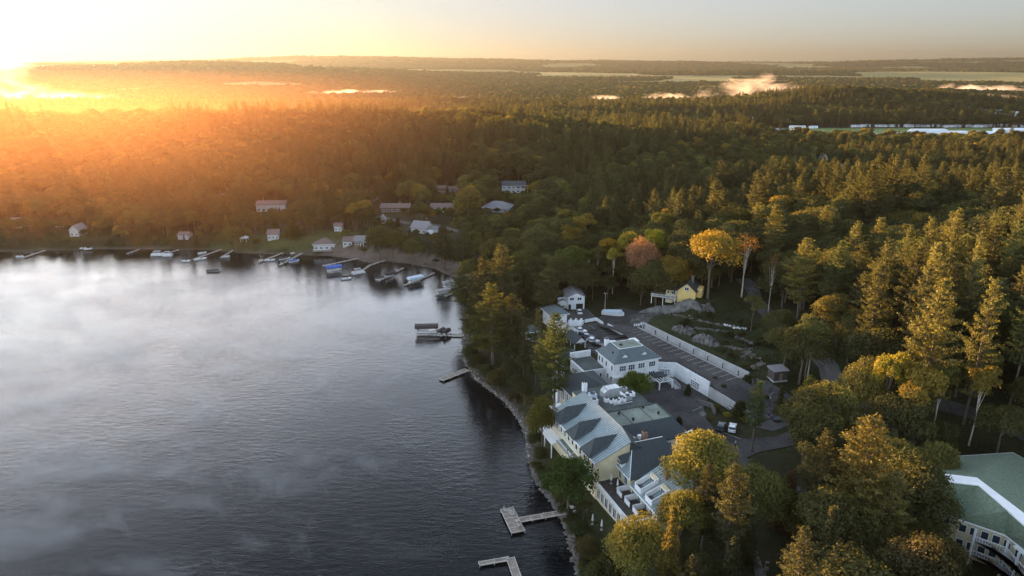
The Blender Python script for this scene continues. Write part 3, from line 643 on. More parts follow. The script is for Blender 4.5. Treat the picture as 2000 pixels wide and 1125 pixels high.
# link block with the planted flat roof
lk = hroot('link_block', 'low white flat roofed block with a planted roof beside the guest house')
ebox(MB(), -3.2, 3.75, -8.8, 0.6, 3.5, 9.0).build('wall', M['white'], lk)
ebox(MB(), -3.4, 3.75, -9.0, 0.8, 9.0, 9.2).build('cornice', M['trim'], lk)
ebox(MB(), -2.9, 3.6, -8.6, 0.4, 9.2, 9.32).build('roof', M['flatroof'], lk)
ebox(MB(), -3.2, 3.75, -9.3, -8.85, 9.2, 11.2).build('parapet', M['white'], lk)
for a in (-1.6, 0.6, 2.4): win(lk, (a, -0.6, 7.0), '-y', 0.7, 1.4, 1)
# pergola canopy and ramp by the entrance
cp = hroot('entrance_canopy', 'white posted entrance canopy with a small dark roof beside the guest house', 'canopy')
ebox(MB(), 15.4, 19.6, 6.7, 9.8, 8.0, 8.3).build('roof', M['shingle'], cp); mb = MB()
for i in range(6): mb.bar((15.6 + 0.9 * i, -9.5, 7.75), (15.6 + 0.9 * i, -12.4, 7.75), 0.14, 0.2)
for a in (15.6, 20.2): mb.bar((a, -6.8, 7.6), (a, -12.3, 7.6), 0.16, 0.2)
mb.bar((15.4, -12.0, 7.55), (20.4, -12.0, 7.55), 0.16, 0.22); mb.build('beam', M['trim'], cp)
for a, b_ in ((15.8, 12.0), (20.1, 12.0), (20.1, 7.2)): MB().bar((a, -b_, 4.8), (a, -b_, 7.6), 0.3).build('post', M['trim'], cp)
rp = hroot('entrance_ramp', 'sloping concrete ramp with white railings in front of the garage doors', 'ramp')
MB().prism([(20.6, -13.2), (22.2, -13.2), (22.2, -6.0), (20.6, -6.0)], 4.6, [5.15, 5.15, 6.3, 6.3]).build('slab', M['concrete'], rp); mb = MB()
for a in (20.6, 22.2):
    mb.bar((a, -13.2, 6.1), (a, -6.0, 7.3), .07)
    for i in range(13): t_ = i / 12; mb.bar((a, -13.2 + 7.2 * t_, 5.1 + 1.15 * t_), (a, -13.2 + 7.2 * t_, 6.1 + 1.2 * t_), .05)
mb.build('railing', M['trim'], rp)

# ------------------------------------------------------------------ the hotel
ht = hroot('hotel', 'long cream lakeside hotel with seamed grey metal roof and roof deck machinery')
# conservatory wing, dark hip roof
ebox(MB(), -13.6, -2, 3.0, 17.6, 3.0, 9.9).build('wall', M['cream'], ht)
roof_hip(ht, -13.6, -1.6, -17.6, -3.0, 10.0, 13.4, 'shingle', 0.6, axis='y')
for i in range(5):
    win(ht, (-13.6, -(5 + 2.6 * i), 7.6), '-x', 1.7, 3.0, 2); MB().bar((-14.15, -(3.6 + 2.6 * i), 3.0), (-14.15, -(3.6 + 2.6 * i), 9.8), 0.26).build('column', M['trim'], ht)
ebox(MB(), -13.8, -12.0, 17.6, 24, 3.0, 10.6).build('wall', M['cream'], ht)
# link with metal roof, sloping to the lake
MB().prism([(-17.2, -24.6), (-11.2, -24.6), (-11.2, -17.6), (-17.2, -17.6)], [9.9, 12.0, 12.0, 9.9], [10.1, 12.2, 12.2, 10.1]).build('roof', M['seam_y'], ht)
ebox(MB(), -16.7, -11.2, 18.0, 24.6, 3.0, 9.9).build('wall', M['white'], ht)
for i in range(2): win(ht, (-16.7, -(19.8 + 2.6 * i), 7.8), '-x', 1.3, 1.9, 2)
# white lakeside verandas
vr = MB().prism([(-22.2, -20.2), (-16.7, -20.2), (-16.7, -14.0), (-22.2, -14.0)], 7.3, [7.5, 7.9, 7.9, 7.5]).build('veranda_roof', M['trim'], ht)
vr2 = MB().prism([(-26.6, -31.0), (-23.9, -31.0), (-23.9, -21.5), (-26.6, -21.5)], 6.5, [6.7, 7.1, 7.1, 6.7]).build('veranda_roof', M['trim'], ht)
for a, b_ in ((-22, 20), (-22, 14.4), (-26.3, 30.6), (-26.3, 26.2), (-26.3, 21.9)): MB().bar((a, -b_, 2.4), (a, -b_, 7.3 if a > -24 else 6.5), 0.24).build('column', M['trim'], ht)
# main wing: lake wall, eave at s=-24, mono slope up to the flat roofs
ebox(MB(), -23.8, -14.8, 25.0, 49.6, 2.6, 11.9).build('wall', M['cream'], ht)
ebox(MB(), -23.9, -23.8, 25.0, 49.6, 8.3, 8.55).build('band', M['trim'], ht)
mb = MB(); e0, e1_ = -24.5, -14.8; zE, zR = 12.0, 16.2; r_a, r_b = 24.4, 50.2
for q in ([(e0, -r_b, zE), (e1_ - 0.9, -r_b, zR - 0.4), (e1_, -44.5, zR), (e1_, -r_a, zR - 0.3), (e0 + 0.4, -r_a, zE)],):
    mb.face(q); mb.face([(a, b_, c - 0.3) for a, b_, c in q][::-1])
    for i in range(5): j = (i + 1) % 5; mb.face([(q[i][0], q[i][1], q[i][2] - 0.3), (q[j][0], q[j][1], q[j][2] - 0.3), q[j], q[i]])
mr = mb.build('roof', M['seam_y'], ht)
mb = MB(); mb.bar((e0, -r_b, zE - 0.1), (e0, -r_a, zE - 0.1), 0.16, 0.26); mb.build('fascia', M['trim'], mr)
# dark back slope of the main wing toward the near gable and the cream gable wall
MB().prism([(-15.75, -50.2), (-11.4, -50.2), (-11.4, -43.2), (-14.8, -43.2)], [12.2, 11.9, 11.9, 12.2], [15.8, 12.6, 12.9, 16.15]).build('roof_slope', M['shingle'], ht)
MB().prism([(-23.8, -49.9), (-15.8, -49.9), (-15.8, -49.6), (-23.8, -49.6)], 2.6, [11.9, 15.5, 15.5, 11.9]).build('gable', M['cream'], ht)
MB().prism([(-15.8, -49.9), (-12.0, -49.9), (-12.0, -49.6), (-15.8, -49.6)], 2.6, [15.5, 12.6, 12.6, 15.5]).build('gable', M['cream'], ht)
win(ht, (-21.9, -49.9, 6.4), '-y', 1.1, 1.3, 2)
win(ht, (-21.5, -49.9, 3.9), '-y', 1.2, 1.4, 2)
for k_ in range(3):    # hipped dormers
    rc = 29.8 + 7.9 * k_; hw = 2.35; zt = 15.5; tip = (-16.6, -rc, 15.45)
    A = (-24.9, -(rc + hw), 12.2); B_ = (-24.9, -(rc - hw), 12.2); Cc = (-22.3, -rc, zt); mb = MB()
    mb.face([A, (-20.2, -(rc + hw), 13.85), tip, Cc]); 
    mb.face([B_, Cc, tip, (-20.2, -(rc - hw), 13.85)]); mb.face([A, Cc, B_]); mb.face([A, B_, (-20.2, -(rc - hw), 13.85), (-20.2, -(rc + hw), 13.85)])
    dd = mb.build('dormer', M['shingle'], ht)
    ebox(MB(), -24.15, -22.2, rc - 1.9, rc + 1.9, 11.0, 12.4).build('dormer_wall', M['white'], dd)
for k_ in range(11):
    rr = 26.6 + 2.15 * k_; win(ht, (-23.8, -rr, 10.2), '-x', 0.95, 1.6, 1); win(ht, (-23.8, -rr, 6.2), '-x', 0.95, 1.8, 1)
for k_, (a, b_) in enumerate(((31.6, 37.8), (38.6, 44.4), (45.0, 48.8))):   # lakeside balconies
    ebox(MB(), -25.6, -23.8, a, b_, 7.6, 7.85).build('balcony', M['flatroof_pale'], ht); mb = MB()
    mb.bar((-25.55, -b_, 8.8), (-25.55, -a, 8.8), .12); n = int((b_ - a) / 0.5)
    for i in range(n + 1): mb.bar((-25.55, -(a + (b_ - a) * i / n), 7.85), (-25.55, -(a + (b_ - a) * i / n), 8.8), .07)
    mb.build('balustrade', M['trim'], ht)
# flat roofs
ebox(MB(), -14.8, 1.2, 17.6, 40.5, 3.0, 12.4).build('wall', M['cream'], ht)
ebox(MB(), -14.75, 0.6, 17.7, 31.6, 12.4, 12.7).build('flat_roof', M['flatroof'], ht)
ebox(MB(), -14.75, 2.2, 31.6, 39.6, 12.4, 12.85).build('flat_roof', M['flatroof_pale'], ht)
mb = MB(); mb.bar((-14.7, -31.6, 13.0), (1.0, -31.6, 13.0), 0.3, 0.35); mb.bar((0.6, -17.7, 12.8), (0.6, -31.6, 12.8), 0.3, 0.3); mb.bar((2.2, -31.6, 12.9), (2.2, -39.6, 12.9), 0.3, 0.3); mb.bar((-3, -31.8, 12.95), (-3, -39.4, 12.95), 0.12, 0.1); mb.bar((-8.6, -31.8, 12.95), (-8.6, -39.4, 12.95), 0.12, 0.1); mb.build('parapet', M['flatroof'], ht)
for a, b_ in ((-9.4, 33.3), (-2.2, 32.6), (-7.6, 37.2), (-0.2, 36.6)): MB().cyl((a, -b_, 12.8), (a, -b_, 13.6), 0.28).build('roof_vent', M['black'], ht)
# dark slope of the cross wing, facing the camera side, with its white end wall
mb = MB(); q = [(-12.6, -39.6, 13.4), (1.6, -39.6, 13.4), (4.2, -44.6, 10.6), (-9.0, -44.6, 10.6), (-13.4, -44.2, 10.8)]
mb.face(q); mb.face([(a, b_, c - 0.3) for a, b_, c in q][::-1])
for i in range(5): j = (i + 1) % 5; mb.face([(q[i][0], q[i][1], q[i][2] - 0.3), (q[j][0], q[j][1], q[j][2] - 0.3), q[j], q[i]])
q2 = [(1.6, -39.6, 13.4), (2.4, -31.8, 12.9), (4.2, -44.6, 10.6)]; mb.face(q2); mb.build('roof', M['shingle'], ht)
ebox(MB(), -8.8, 3.8, 40.0, 44.2, 3.0, 10.5).build('wall', M['white'], ht)
win(ht, (2.0, -44.2, 8.6), '-y', 0.9, 1.5, 2); win(ht, (-1.5, -44.2, 8.6), '-y', 0.9, 1.5, 2)
mb = MB(); mb.box(3.0, 3.3, -44.9, -44.5, 10.9, 11.7); mb.bar((2.4, -44.8, 11.6), (4.6, -44.2, 11.6), 0.25, 0.06); mb.build('antenna', M['trim'], ht)
# second small flat roof
ebox(MB(), -14.6, -8.9, 43.2, 47.0, 3.0, 11.8).build('wall', M['white'], ht); ebox(MB(), -14.7, -8.6, 43.0, 47.4, 11.8, 12.1).build('flat_roof', M['flatroof'], ht)
# near wing with hip roof
ebox(MB(), -18.4, -4.0, 46.4, 55.5, 2.6, 10.3).build('wall', M['cream'], ht)
mb = MB(); E_ = [(-19.0, -56.1, 10.4), (-3.4, -56.1, 10.4), (-3.4, -45.8, 10.4), (-19.0, -45.8, 10.4)]; RA = (-14.4, -48.6, 14.4); RB = (-6.6, -48.6, 14.4)
for f in ([E_[0], E_[1], RB, RA], [E_[2], E_[3], RA, RB], [E_[1], E_[2], RB]): mb.face(f)
mb.face([(a, b_, c - 0.25) for a, b_, c in E_][::-1])
for i in range(4): j = (i + 1) % 4; mb.face([(E_[i][0], E_[i][1], 10.15), (E_[j][0], E_[j][1], 10.15), E_[j], E_[i]])
nr = mb.build('roof', M['shingle'], ht); MB().face([E_[3], E_[0], RA]).build('metal_slope', M['seam_y'], nr)
mb = MB(); mb.bar(Vector(E_[3]) - Vector((0, 0, .12)), Vector(E_[0]) - Vector((0, 0, .12)), .16, .24); mb.bar(E_[0], RA, .14, .1); mb.bar(RA, RB, .16, .1); mb.build('fascia', M['trim'], nr)
mb = MB(); D0 = (-18.9, -50.4, 12.8); D1 = (-14.6, -50.4, 13.6); mb.face([D0, D1, (-15.6, -52.0, 12.2), (-18.9, -52.0, 11.7)]); mb.face([D1, D0, (-18.9, -48.8, 11.7), (-15.2, -48.8, 12.6)]); mb.face([(-18.9, -52.0, 11.65), (-15.6, -52.0, 12.15), (-15.2, -48.8, 12.55), (-18.9, -48.8, 11.65)]); dz = mb.build('dormer', M['shingle'], ht)
MB().prism([(-18.6, -51.8), (-16.4, -51.8), (-16.4, -49.0), (-18.6, -49.0)], 10.6, [11.8, 12.0, 12.0, 11.8]).build('dormer_wall', M['trim'], dz); win(dz, (-18.6, -50.4, 11.4), '-x', 1.3, 0.7, 2)
# lower wing: metal roof with cut in balconies
ebox(MB(), -18.4, -6.0, 55.5, 66.5, 2.6, 8.9).build('wall', M['cream'], ht)
mb = MB(); mb.prism([(-19.0, -67.0), (-11.8, -67.0), (-11.8, -56.1), (-19.0, -56.1)], [8.9, 12.2, 12.2, 8.9], [9.1, 12.5, 12.5, 9.1]); lr = mb.build('roof', M['seam_y'], ht)
MB().prism([(-11.8, -67.0), (-5.4, -67.0), (-5.4, -56.1), (-11.8, -56.1)], [12.2, 8.9, 8.9, 12.2], [12.5, 9.1, 9.1, 12.5]).build('roof', M['seam_y'], ht)
MB().prism([(-18.4, -66.6), (-12, -66.6), (-12, -66.3), (-18.4, -66.3)], 8.8, [8.9, 12.1, 12.1, 8.9]).build('gable', M['cream'], ht)
MB().bar((-19.0, -67.0, 9.0), (-19.0, -56.1, 9.0), .16, .3).build('fascia', M['trim'], lr)
for k_ in range(2):
    a = 57.6 + 4.3 * k_
    bx = ebox(MB(), -18.2, -15.2, a, a + 2.5, 9.2, 10.0); bx.build('balcony', M['flatroof'], ht); mb = MB()
    for b_ in (a, a + 2.5): mb.prism([(-18.6, -b_ - .08), (-14.4, -b_ - .08), (-14.4, -b_ + .08), (-18.6, -b_ + .08)], 9.0, [10.7, 12.2, 12.2, 10.7])
    mb.box(-18.65, -18.5, -a - 2.5, -a, 9.0, 10.5); mb.build('balcony_screen', M['trim'], ht); ebox(MB(), -15.2, -14.2, a, a + 2.5, 9.4, 12.0).build('balcony_wall', M['cream'], ht); win(ht, (-15.2, -(a + 1.25), 10.9), '-x', 1.5, 1.6, 2)
for k_, (cxx, cr, zt) in enumerate(((-12.6, 60.3, 14.2), (-10.4, 47.2, 15.6), (-11.9, 18.8, 15.2), (-13.6, 6.2, 13.0))):
    w_ = 0.55 if k_ != 3 else 1.1
    c = ebox(MB(), cxx - w_ * (1 if k_ != 3 else 0.8), cxx + w_, cr - w_, cr + w_, 9.5 if k_ != 3 else 3, zt).build('chimney', M['trim'] if k_ in (2, 3) else M['brick'], ht)
    for d_ in (-0.25, 0.25): MB().cyl((cxx + d_, -cr, zt), (cxx + d_, -cr, zt + 0.7), 0.16).build('flue', M['black'], c)
for k_ in range(4):
    rr = 57.0 + 2.4 * k_; win(ht, (-18.4, -rr, 6.9 + 0.6), '-x', 1.1, 2.0, 2)
for rr in (48.6, 51.0, 53.6): win(ht, (-18.4, -rr, 8.6), '-x', 1.2, 1.8, 2); 
for sx in (-16.5, -12.5, -8.5): win(ht, (sx, -66.5, 7.0), '-y', 1.1, 1.5, 2)
# terrace block
ebox(MB(), -23.6, -18.4, 49.9, 65.0, 2.6, 7.0).build('terrace_block', M['cream'], ht)
ebox(MB(), -23.3, -18.42, 49.95, 64.8, 7.0, 7.12).build('terrace_floor', M['darkwood'], ht)
mb = MB(); mb.bar((-23.7, -65.1, 6.95), (-23.7, -49.95, 6.95), 0.5, 0.5); mb.bar((-23.7, -65.1, 6.95), (-18.5, -65.1, 6.95), 0.4, 0.5); mb.build('cornice', M['trim'], ht)
for k_ in range(8): win(ht, (-23.6, -(51.0 + 1.85 * k_), 4.7), '-x', 1.15, 2.3, 2)
for k_ in range(3):
    a = 55.0 + 3.4 * k_; sb = MB(); sb.box(-21.4, -18.42, -a - .06, -a + .06, 7.12, 8.5); sb.box(-21.46, -21.34, -a - 2.2, -a - .06, 7.12, 8.2); o = sb.build('terrace_screen', M['trim'], ht)
# rooftop machinery
def hvac(s, r, a, b_, h, name='air_unit', mat='metal', fan=True):
    u_ = ebox(MB(), s - a, s + a, r - b_, r + b_, 12.75, 12.75 + h).build(name, M[mat], ht)
    if fan: MB().cyl((s, -r, 12.75 + h), (s, -r, 12.9 + h), min(a, b_) * 0.75, None, 10).build('fan', M['black'], u_)
dk_ = MB(); prof = [(-9.2, 0.0), (-9.0, 1.5), (-8.4, 2.2), (-7.4, 2.5), (-4.4, 2.5), (-4.4, 0.0)]
n0 = len(dk_.v)
dk_.v += [(a, -22.2, 12.75 + z) for a, z in prof] + [(a, -24.6, 12.75 + z) for a, z in prof]; kk = len(prof)
dk_.f.append(tuple(range(kk))); dk_.f.append(tuple(reversed(range(kk, 2 * kk))))
for i in range(kk): j = (i + 1) % kk; dk_.f.append((i, kk + i, kk + j, j))
for a in (-8.2, -7.0, -5.8): dk_.box(a - .05, a + .05, -24.68, -22.12, 12.8, 15.35)
dk_.build('air_duct', M['metal'], ht)
hvac(-11.7, 23.2, 0.9, 0.9, 1.4, mat='cover_pale'); hvac(-12.4, 25.6, 0.8, 0.8, 1.1, mat='trim'); hvac(-9.2, 26.2, 0.5, 0.5, 1.1, mat='trim')
for i in range(5): hvac(-8.4 + 0.9 * i, 27.2 + 0.35 * (i % 3), 0.42, 0.42, 0.9 + 0.25 * (i % 2), mat='trim')
hvac(-3.4, 26.8, 1.0, 0.8, 1.2, mat='metal'); hvac(-1.8, 25.4, 1.1, 0.7, 1.0, mat='trim'); hvac(-2.2, 22.6, 0.7, 0.7, 1.3, mat='metal'); hvac(-4.0, 24.2, 0.5, 1.4, 0.8, mat='metal', fan=False)
MB().bar((-8.6, -28.9, 13.0), (-3.2, -28.9, 13.0), 0.25).bar((-3.4, -24.6, 13.2), (-3.4, -27, 13.2), 0.35).bar((-9.2, -26, 13), (-5.4, -28.2, 13), .25).build('pipework', M['metal'], ht)
for a, b_ in ((-11.9, 44.6), (-9.9, 44.2)): ebox(MB(), a - .45, a + .45, b_ - .4, b_ + .4, 12.1, 13.0).build('air_unit', M['trim'], ht)
# lawn terrace tables, parasols
def patio(s, r, lab):
    x, y = HL(s, r); z = hz1(x, y); t_ = empty('patio_table', (x, y, z), HA, lab, 'table', 'patio tables')
    MB().cyl((0, 0, 0.72), (0, 0, 0.78), 0.6, None, 10).build('tabletop', M['trim'], t_); MB().cyl((0, 0, 0), (0, 0, 0.72), 0.06).build('leg', M['black'], t_)
    for k_ in range(4):
        a = k_ * 1.57 + 0.5; c = empty('patio_chair', (x + 1.1 * math.cos(a), y + 1.1 * math.sin(a), z), a + 1.57, 'pale patio chair at a table under the green maple', 'chair', 'patio chairs')
        MB().box(-.24, .24, -.24, .24, .40, .46).build('seat', M['trim'], c); MB().box(-.24, .24, -.28, -.24, .46, .9).build('backrest', M['trim'], c)
        for q in ((-.2, -.2), (.2, -.2), (.2, .2), (-.2, .2)): MB().bar((*q, 0), (*q, .4), .05).build('leg', M['trim'], c)
patio(-26.8, 50.0, 'pale patio table nearest the terrace wall'); patio(-29.2, 49.0, 'pale patio table nearest the green maple')
def parasol(x, y, z, lab, grp=None, mat='hull'):
    t_ = empty('closed_parasol', (x, y, z), 0, lab, 'parasol', grp); MB().cyl((0, 0, 0), (0, 0, 2.6), 0.05).build('pole', M['metal'], t_); MB().cyl((0, 0, 1.0), (0, 0, 2.5), 0.26, 0.08, 8).build('canopy', M[mat], t_); MB().cyl((0, 0, 0), (0, 0, 0.1), 0.35).build('base', M['concrete'], t_)
for s, r, l in ((-21.0, 51.6, 'closed white parasol on the terrace roof nearest the cream gable'), (-20.6, 53.8, 'closed white parasol on the terrace roof nearest the screens')): parasol(*HL(s, r), 7.12, l)
for s, r, l in ((-27.5, 56.0, 'closed white parasol on the dark lawn nearer the patio tables'), (-27.0, 59.2, 'closed white parasol on the dark lawn farther from the patio tables')): x, y = HL(s, r); parasol(x, y, hz1(x, y), l)

# ------------------------------------------------------------------ small buildings in the hotel grounds
def pavilion(name, s0, s1, r0, r1, zb, ze, zr, label, closed=False, mat='shingle'):
    r = hroot(name, label, 'pavilion'); roof_hip(r, s0, s1, -r1, -r0, ze, zr, mat, 0.5, axis='x' if (s1 - s0) > (r1 - r0) else 'y')
    for a in (s0, s1):
        for b_ in (r0, r1): MB().bar((a, -b_, zb), (a, -b_, ze - 0.15), 0.3).build('post', M['trim'], r)
    ebox(MB(), s0 - .3, s1 + .3, r0 - .3, r1 + .3, zb - 1.5, zb).build('floor', M['concrete'], r)
    mb = MB(); mb.bar((s0, -r1, zb + 1), (s1, -r1, zb + 1), .1); mb.bar((s0, -r0, zb + 1), (s0, -r1, zb + 1), .1)
    for i in range(8): mb.bar((s0 + (s1 - s0) * i / 7, -r1, zb), (s0 + (s1 - s0) * i / 7, -r1, zb + 1), .06); mb.bar((s0, -r0 - (r1 - r0) * i / 7, zb), (s0, -r0 - (r1 - r0) * i / 7, zb + 1), .06)
    mb.build('railing', M['trim'], r)
    if closed: ebox(MB(), s0 + .4, s1 - .1, r0, r1 - 0.5, zb, ze - .2).build('wall', M['greywall'], r)
    return r
pavilion('garden_pavilion', -4.6, 1.2, -16.6, -11.2, 4.6, 8.4, 10.8, 'open white posted pavilion with dark hip roof behind the link block')
pavilion('lawn_pavilion', -6.6, -1.9, -42.4, -37.9, 4.2, 7.6, 9.7, 'open white posted pavilion with a dark pyramid roof near the pine clump', mat='shingle_blue')
p0 = pavilion('lake_house', -9.0, -2.4, -53.5, -48.0, 4.2, 7.0, 8.8, 'small grey house with dark roof and a stone chimney behind the lawn pavilion', True)
ebox(MB(), -5.6, -4.4, -52.0, -51.0, 5, 11.2).build('chimney', M['stone'], p0)
r = hroot('annex', 'tall pale blue walled annex with dark hip roof by the far car park', 'building')
ebox(MB(), 5.3, 11.3, -51.5, -43.4, 3.5, 10.5).build('wall', M['white'], r); roof_hip(r, 5.3, 11.3, 43.4, 51.5, 10.5, 12.6, 'shingle_blue', 0.7, axis='y'); ebox(MB(), 4.0, 8.0, -43.4, -38.5, 3.5, 7.2).build('porch', M['white'], r)
r = hroot('trellis_shelter', 'dark gabled shelter with white posts beside the far car park', 'shelter')
gable(r, 5.4, 9.6, 23.8, 31.0, 7.6, 9.4, 'shingle', 'trim', 'y', 0.5)
for a in (5.5, 9.4):
    for b_ in (24.2, 27.4, 30.6): MB().bar((a, -b_ * -1, 4.8), (a, b_, 7.5), 0.22).build('post', M['trim'], r)
r = hroot('white_pergola', 'white slatted pergola between the annex and the car park', 'pergola'); mb = MB()
for i in range(9): mb.bar((6.2 + 0.6 * i, 33.0, 7.4), (6.2 + 0.6 * i, 37.6, 7.4), 0.16, 0.2)
mb.build('slats', M['trim'], r)
for a, b_ in ((6.3, 33.3), (10.9, 33.3), (6.3, 37.3), (10.9, 37.3)): MB().bar((a, b_, 4.8), (a, b_, 7.35), .2).build('post', M['trim'], r)
r = empty('garage_house', (*HL(22.6, -59.6), 0), math.radians(6), 'white two storey gabled garage house at the edge of the wood', 'house')
z0 = hz1(*HL(22.6, -59.6)); MB().box(-3.3, 3.3, 0, 9, z0 - 1, z0 + 5.4).build('wall', M['white'], r); gable(r, -3.3, 3.3, 0, 9, z0 + 5.4, z0 + 6.9, 'greyroof', 'trim', 'y', 0.4)
win(r, (-1.7, 0, z0 + 4.3), '-y', 1.5, 1.0, 2); win(r, (1.3, 0, z0 + 4.3), '-y', 1.5, 1.0, 2)
MB().box(0.0, 2.7, -0.06, 0.05, z0, z0 + 2.3).build('garage_door', M['black'], r); MB().box(-3.0, -2.0, -0.06, 0.05, z0, z0 + 2.1).build('door', M['black'], r)
MB().box(-6.4, -3.3, 1.5, 6, z0 - 1, z0 + 3.2).build('lean_to', M['white'], r)
r = empty('yellow_cottage', (63.5, 242.6, 0), math.radians(-24), 'yellow clapboard cottage with dark gable roof on the grassy knoll', 'cottage')
z0 = hz1(66.5, 242) - 0.1; MB().box(-1.5, 5.2, 0, 9.5, z0 - 3, z0 + 3.3).build('wall', M['yellow'], r); gable(r, -1.5, 5.2, 0, 9.5, z0 + 3.3, z0 + 6.2, 'shingle', 'yellow', 'y', 0.4)
win(r, (1.85, -0.1, z0 + 4.0), '-y', 1.4, 1.2, 2); MB().box(2.9, 3.6, -0.05, 0.03, z0 - 0.2, z0 + 0.5).build('vent', M['black'], r)
MB().box(5.2, 7.0, 3, 7.5, z0 - 2, z0 + 3.6).build('side_wing', M['yellow'], r); MB().box(-6.2, -1.5, 2.0, 8.0, z0 - 3, z0 + 2.5).build('side_wing', M['cream'], r)
gable(r, -6.2, -1.5, 2.0, 8.0, z0 + 2.5, z0 + 3.6, 'shingle', 'cream', 'x', 0.3); win(r, (-3.2, 2.0, z0 + 1.2), '-y', 1.2, 1.3, 2)
c = MB().box(2.4, 3.4, 5.0, 6.0, z0 + 4, z0 + 7.8).build('chimney', M['stone'], r)
dk = MB().box(-11.0, -1.6, -1.5, 4.5, z0 - 0.2, z0).build('deck', M['wood'], r); mb = MB()
for z in (0.1, 1.0): mb.bar((-11, -1.5, z0 + z), (-1.7, -1.5, z0 + z), .1); mb.bar((-11, -1.5, z0 + z), (-11, 4.5, z0 + z), .1)
for i in range(20): mb.bar((-11 + 9.3 * i / 19, -1.5, z0), (-11 + 9.3 * i / 19, -1.5, z0 + 1), .09)
mb.build('balustrade', M['trim'], dk)
for a in (-10.8, -6.5, -2): MB().bar((a, -1.3, z0 - 3), (a, -1.3, z0), .2).build('post', M['trim'], dk)
# dark cabin
x, y, z = gp(1518, 742); r = empty('cabin', (x, y, z), math.radians(12), 'dark timber cabin on posts at the top of the parking', 'cabin')
MB().box(-2.1, 2.1, -1.5, 1.8, 0.5, 3.4).build('wall', M['darkwood'], r); MB().prism([(-2.4, -1.8), (2.4, -1.8), (2.4, 2.1), (-2.4, 2.1)], 3.4, [3.55, 3.55, 3.9, 3.9]).build('roof', M['greyroof'], r); MB().box(-2.2, 2.2, -1.6, 1.9, 0, 0.5).build('base', M['concrete'], r); MB().box(-0.5, 0.5, -1.56, -1.5, .6, 2.7).build('door', M['brick'], r)

# ------------------------------------------------------------------ green roofed lodge (bottom corner)
r = empty('lodge', (*W(1925, 980, 10), 0), 0, 'large lodge with green shingle roof, pale bent roof deck and white balconies', 'building'); LX, LY = r.location[:2]
def LP(px, py, z): x, y = W(px, py, z); return Vector((x - LX, y - LY, z))
A, Bq, Cq, Dq = LP(1842, 926, 17.6), LP(1908, 934, 17.6), LP(1990, 996, 17.6), LP(2070, 1058, 17.6)
A2, B2, C2, D2 = LP(1848, 942, 17.6), LP(1911, 949, 17.6), LP(1968, 998, 17.6), LP(2040, 1062, 17.6)
E1, E2, E3, E4 = LP(1826, 985, 13), LP(1868, 1012, 13), LP(1963, 1044, 13), LP(2060, 1120, 13)
F1, F2, F3 = LP(1838, 893, 13.4), LP(1979, 884, 13.4), LP(2110, 960, 13.4)
dn3 = Vector((0, 0, -.3)); rim = [E1, E2, E3, E4, F3, F2, F1]; mb = MB()
for f in ([E1, E2, B2, A2], [E2, E3, C2, B2], [E3, E4, D2, C2], [E1, A2, A, F1], [F1, A, Bq, F2], [F2, Bq, Cq], [F2, Cq, Dq, F3], [E4, F3, Dq, D2]): mb.face([tuple(q) for q in f])
for i in range(7): a, b_ = rim[i], rim[(i + 1) % 7]; mb.face([tuple(a + dn3), tuple(b_ + dn3), tuple(b_), tuple(a)])
mb.face([tuple(q + dn3) for q in rim][::-1]); ro = mb.build('roof', M['greenroof'], r)
dk = MB()
for q in ([A2, B2, Bq, A], [B2, C2, Cq, Bq], [C2, D2, Dq, Cq]): dk.prism([(p.x, p.y) for p in q], 17.45, 17.75)
dk.build('roof_deck', M['trim'], ro)
fb = MB()
for i in range(7): fb.bar(rim[i] + Vector((0, 0, -.16)), rim[(i + 1) % 7] + Vector((0, 0, -.16)), .2, .3)
fb.build('fascia', M['trim'], ro)
cen = sum((q for q in rim), Vector()) / 7
inn = [q + (cen - q).normalized() * .9 for q in rim]; MB().prism([(q.x, q.y) for q in inn], 3.0, 12.8).build('wall', M['cream'], r)
def facew(a, b_, n, zs, wd, hh):
    d = (b_ - a); d.z = 0; L_ = d.length; d.normalize(); nn = Vector((d.y, -d.x, 0))
    for i in range(n):
        for z in zs:
            c = a + d * (L_ * (i + .5) / n); fr = MB(); c = Vector((c.x, c.y, z)) + nn * .03; fr.bar(c - d * (wd / 2 + .12), c + d * (wd / 2 + .12), .1, hh + .24); fo = fr.build('window', M['trim'], r); MB().bar(c + nn * .04 - d * wd / 2, c + nn * .04 + d * wd / 2, .06, hh).build('pane', M['glass'], fo)
facew(inn[1], inn[2], 4, (10.9, 7.6), 1.1, 1.5); facew(inn[2], inn[3], 4, (10.9, 7.6), 1.3, 1.7); facew(inn[0], inn[1], 1, (10.9, 7.6), 1.0, 1.4)
d = inn[2] - inn[1]; d.z = 0; d.normalize(); nn = Vector((d.y, -d.x, 0)); o0 = inn[2] - d * 1.0; d2 = inn[3] - inn[2]; d2.z = 0; d2.normalize(); n2_ = Vector((d2.y, -d2.x, 0))
for z in (7.4, 10.4):
    a = Vector((o0.x, o0.y, z)) + nn * .1; q = [a - d * 3.2, a - d * 3.2 + nn * 2.2, a + nn * 2.4 + d * 1.8, a + d2 * 12 + n2_ * 2.4, a + d2 * 12]
    bb = MB().prism([(p.x, p.y) for p in q], z - .2, z).build('balcony', M['concrete'], r); mb = MB()
    for u_, v_ in ((q[0], q[1]), (q[1], q[2]), (q[2], q[3])):
        U = Vector((0, 0, 1.0)); mb.bar(u_ + U, v_ + U, .13); n = max(2, int((v_ - u_).length / .45))
        for i in range(n + 1): p = u_.lerp(v_, i / n); mb.bar(p, p + U, .07)
    mb.build('balustrade', M['trim'], bb)
for p in (q[1], q[2], q[2].lerp(q[3], .35), q[2].lerp(q[3], .7)): MB().bar((p.x, p.y, 3), (p.x, p.y, 12.9), .32).build('column', M['trim'], r)
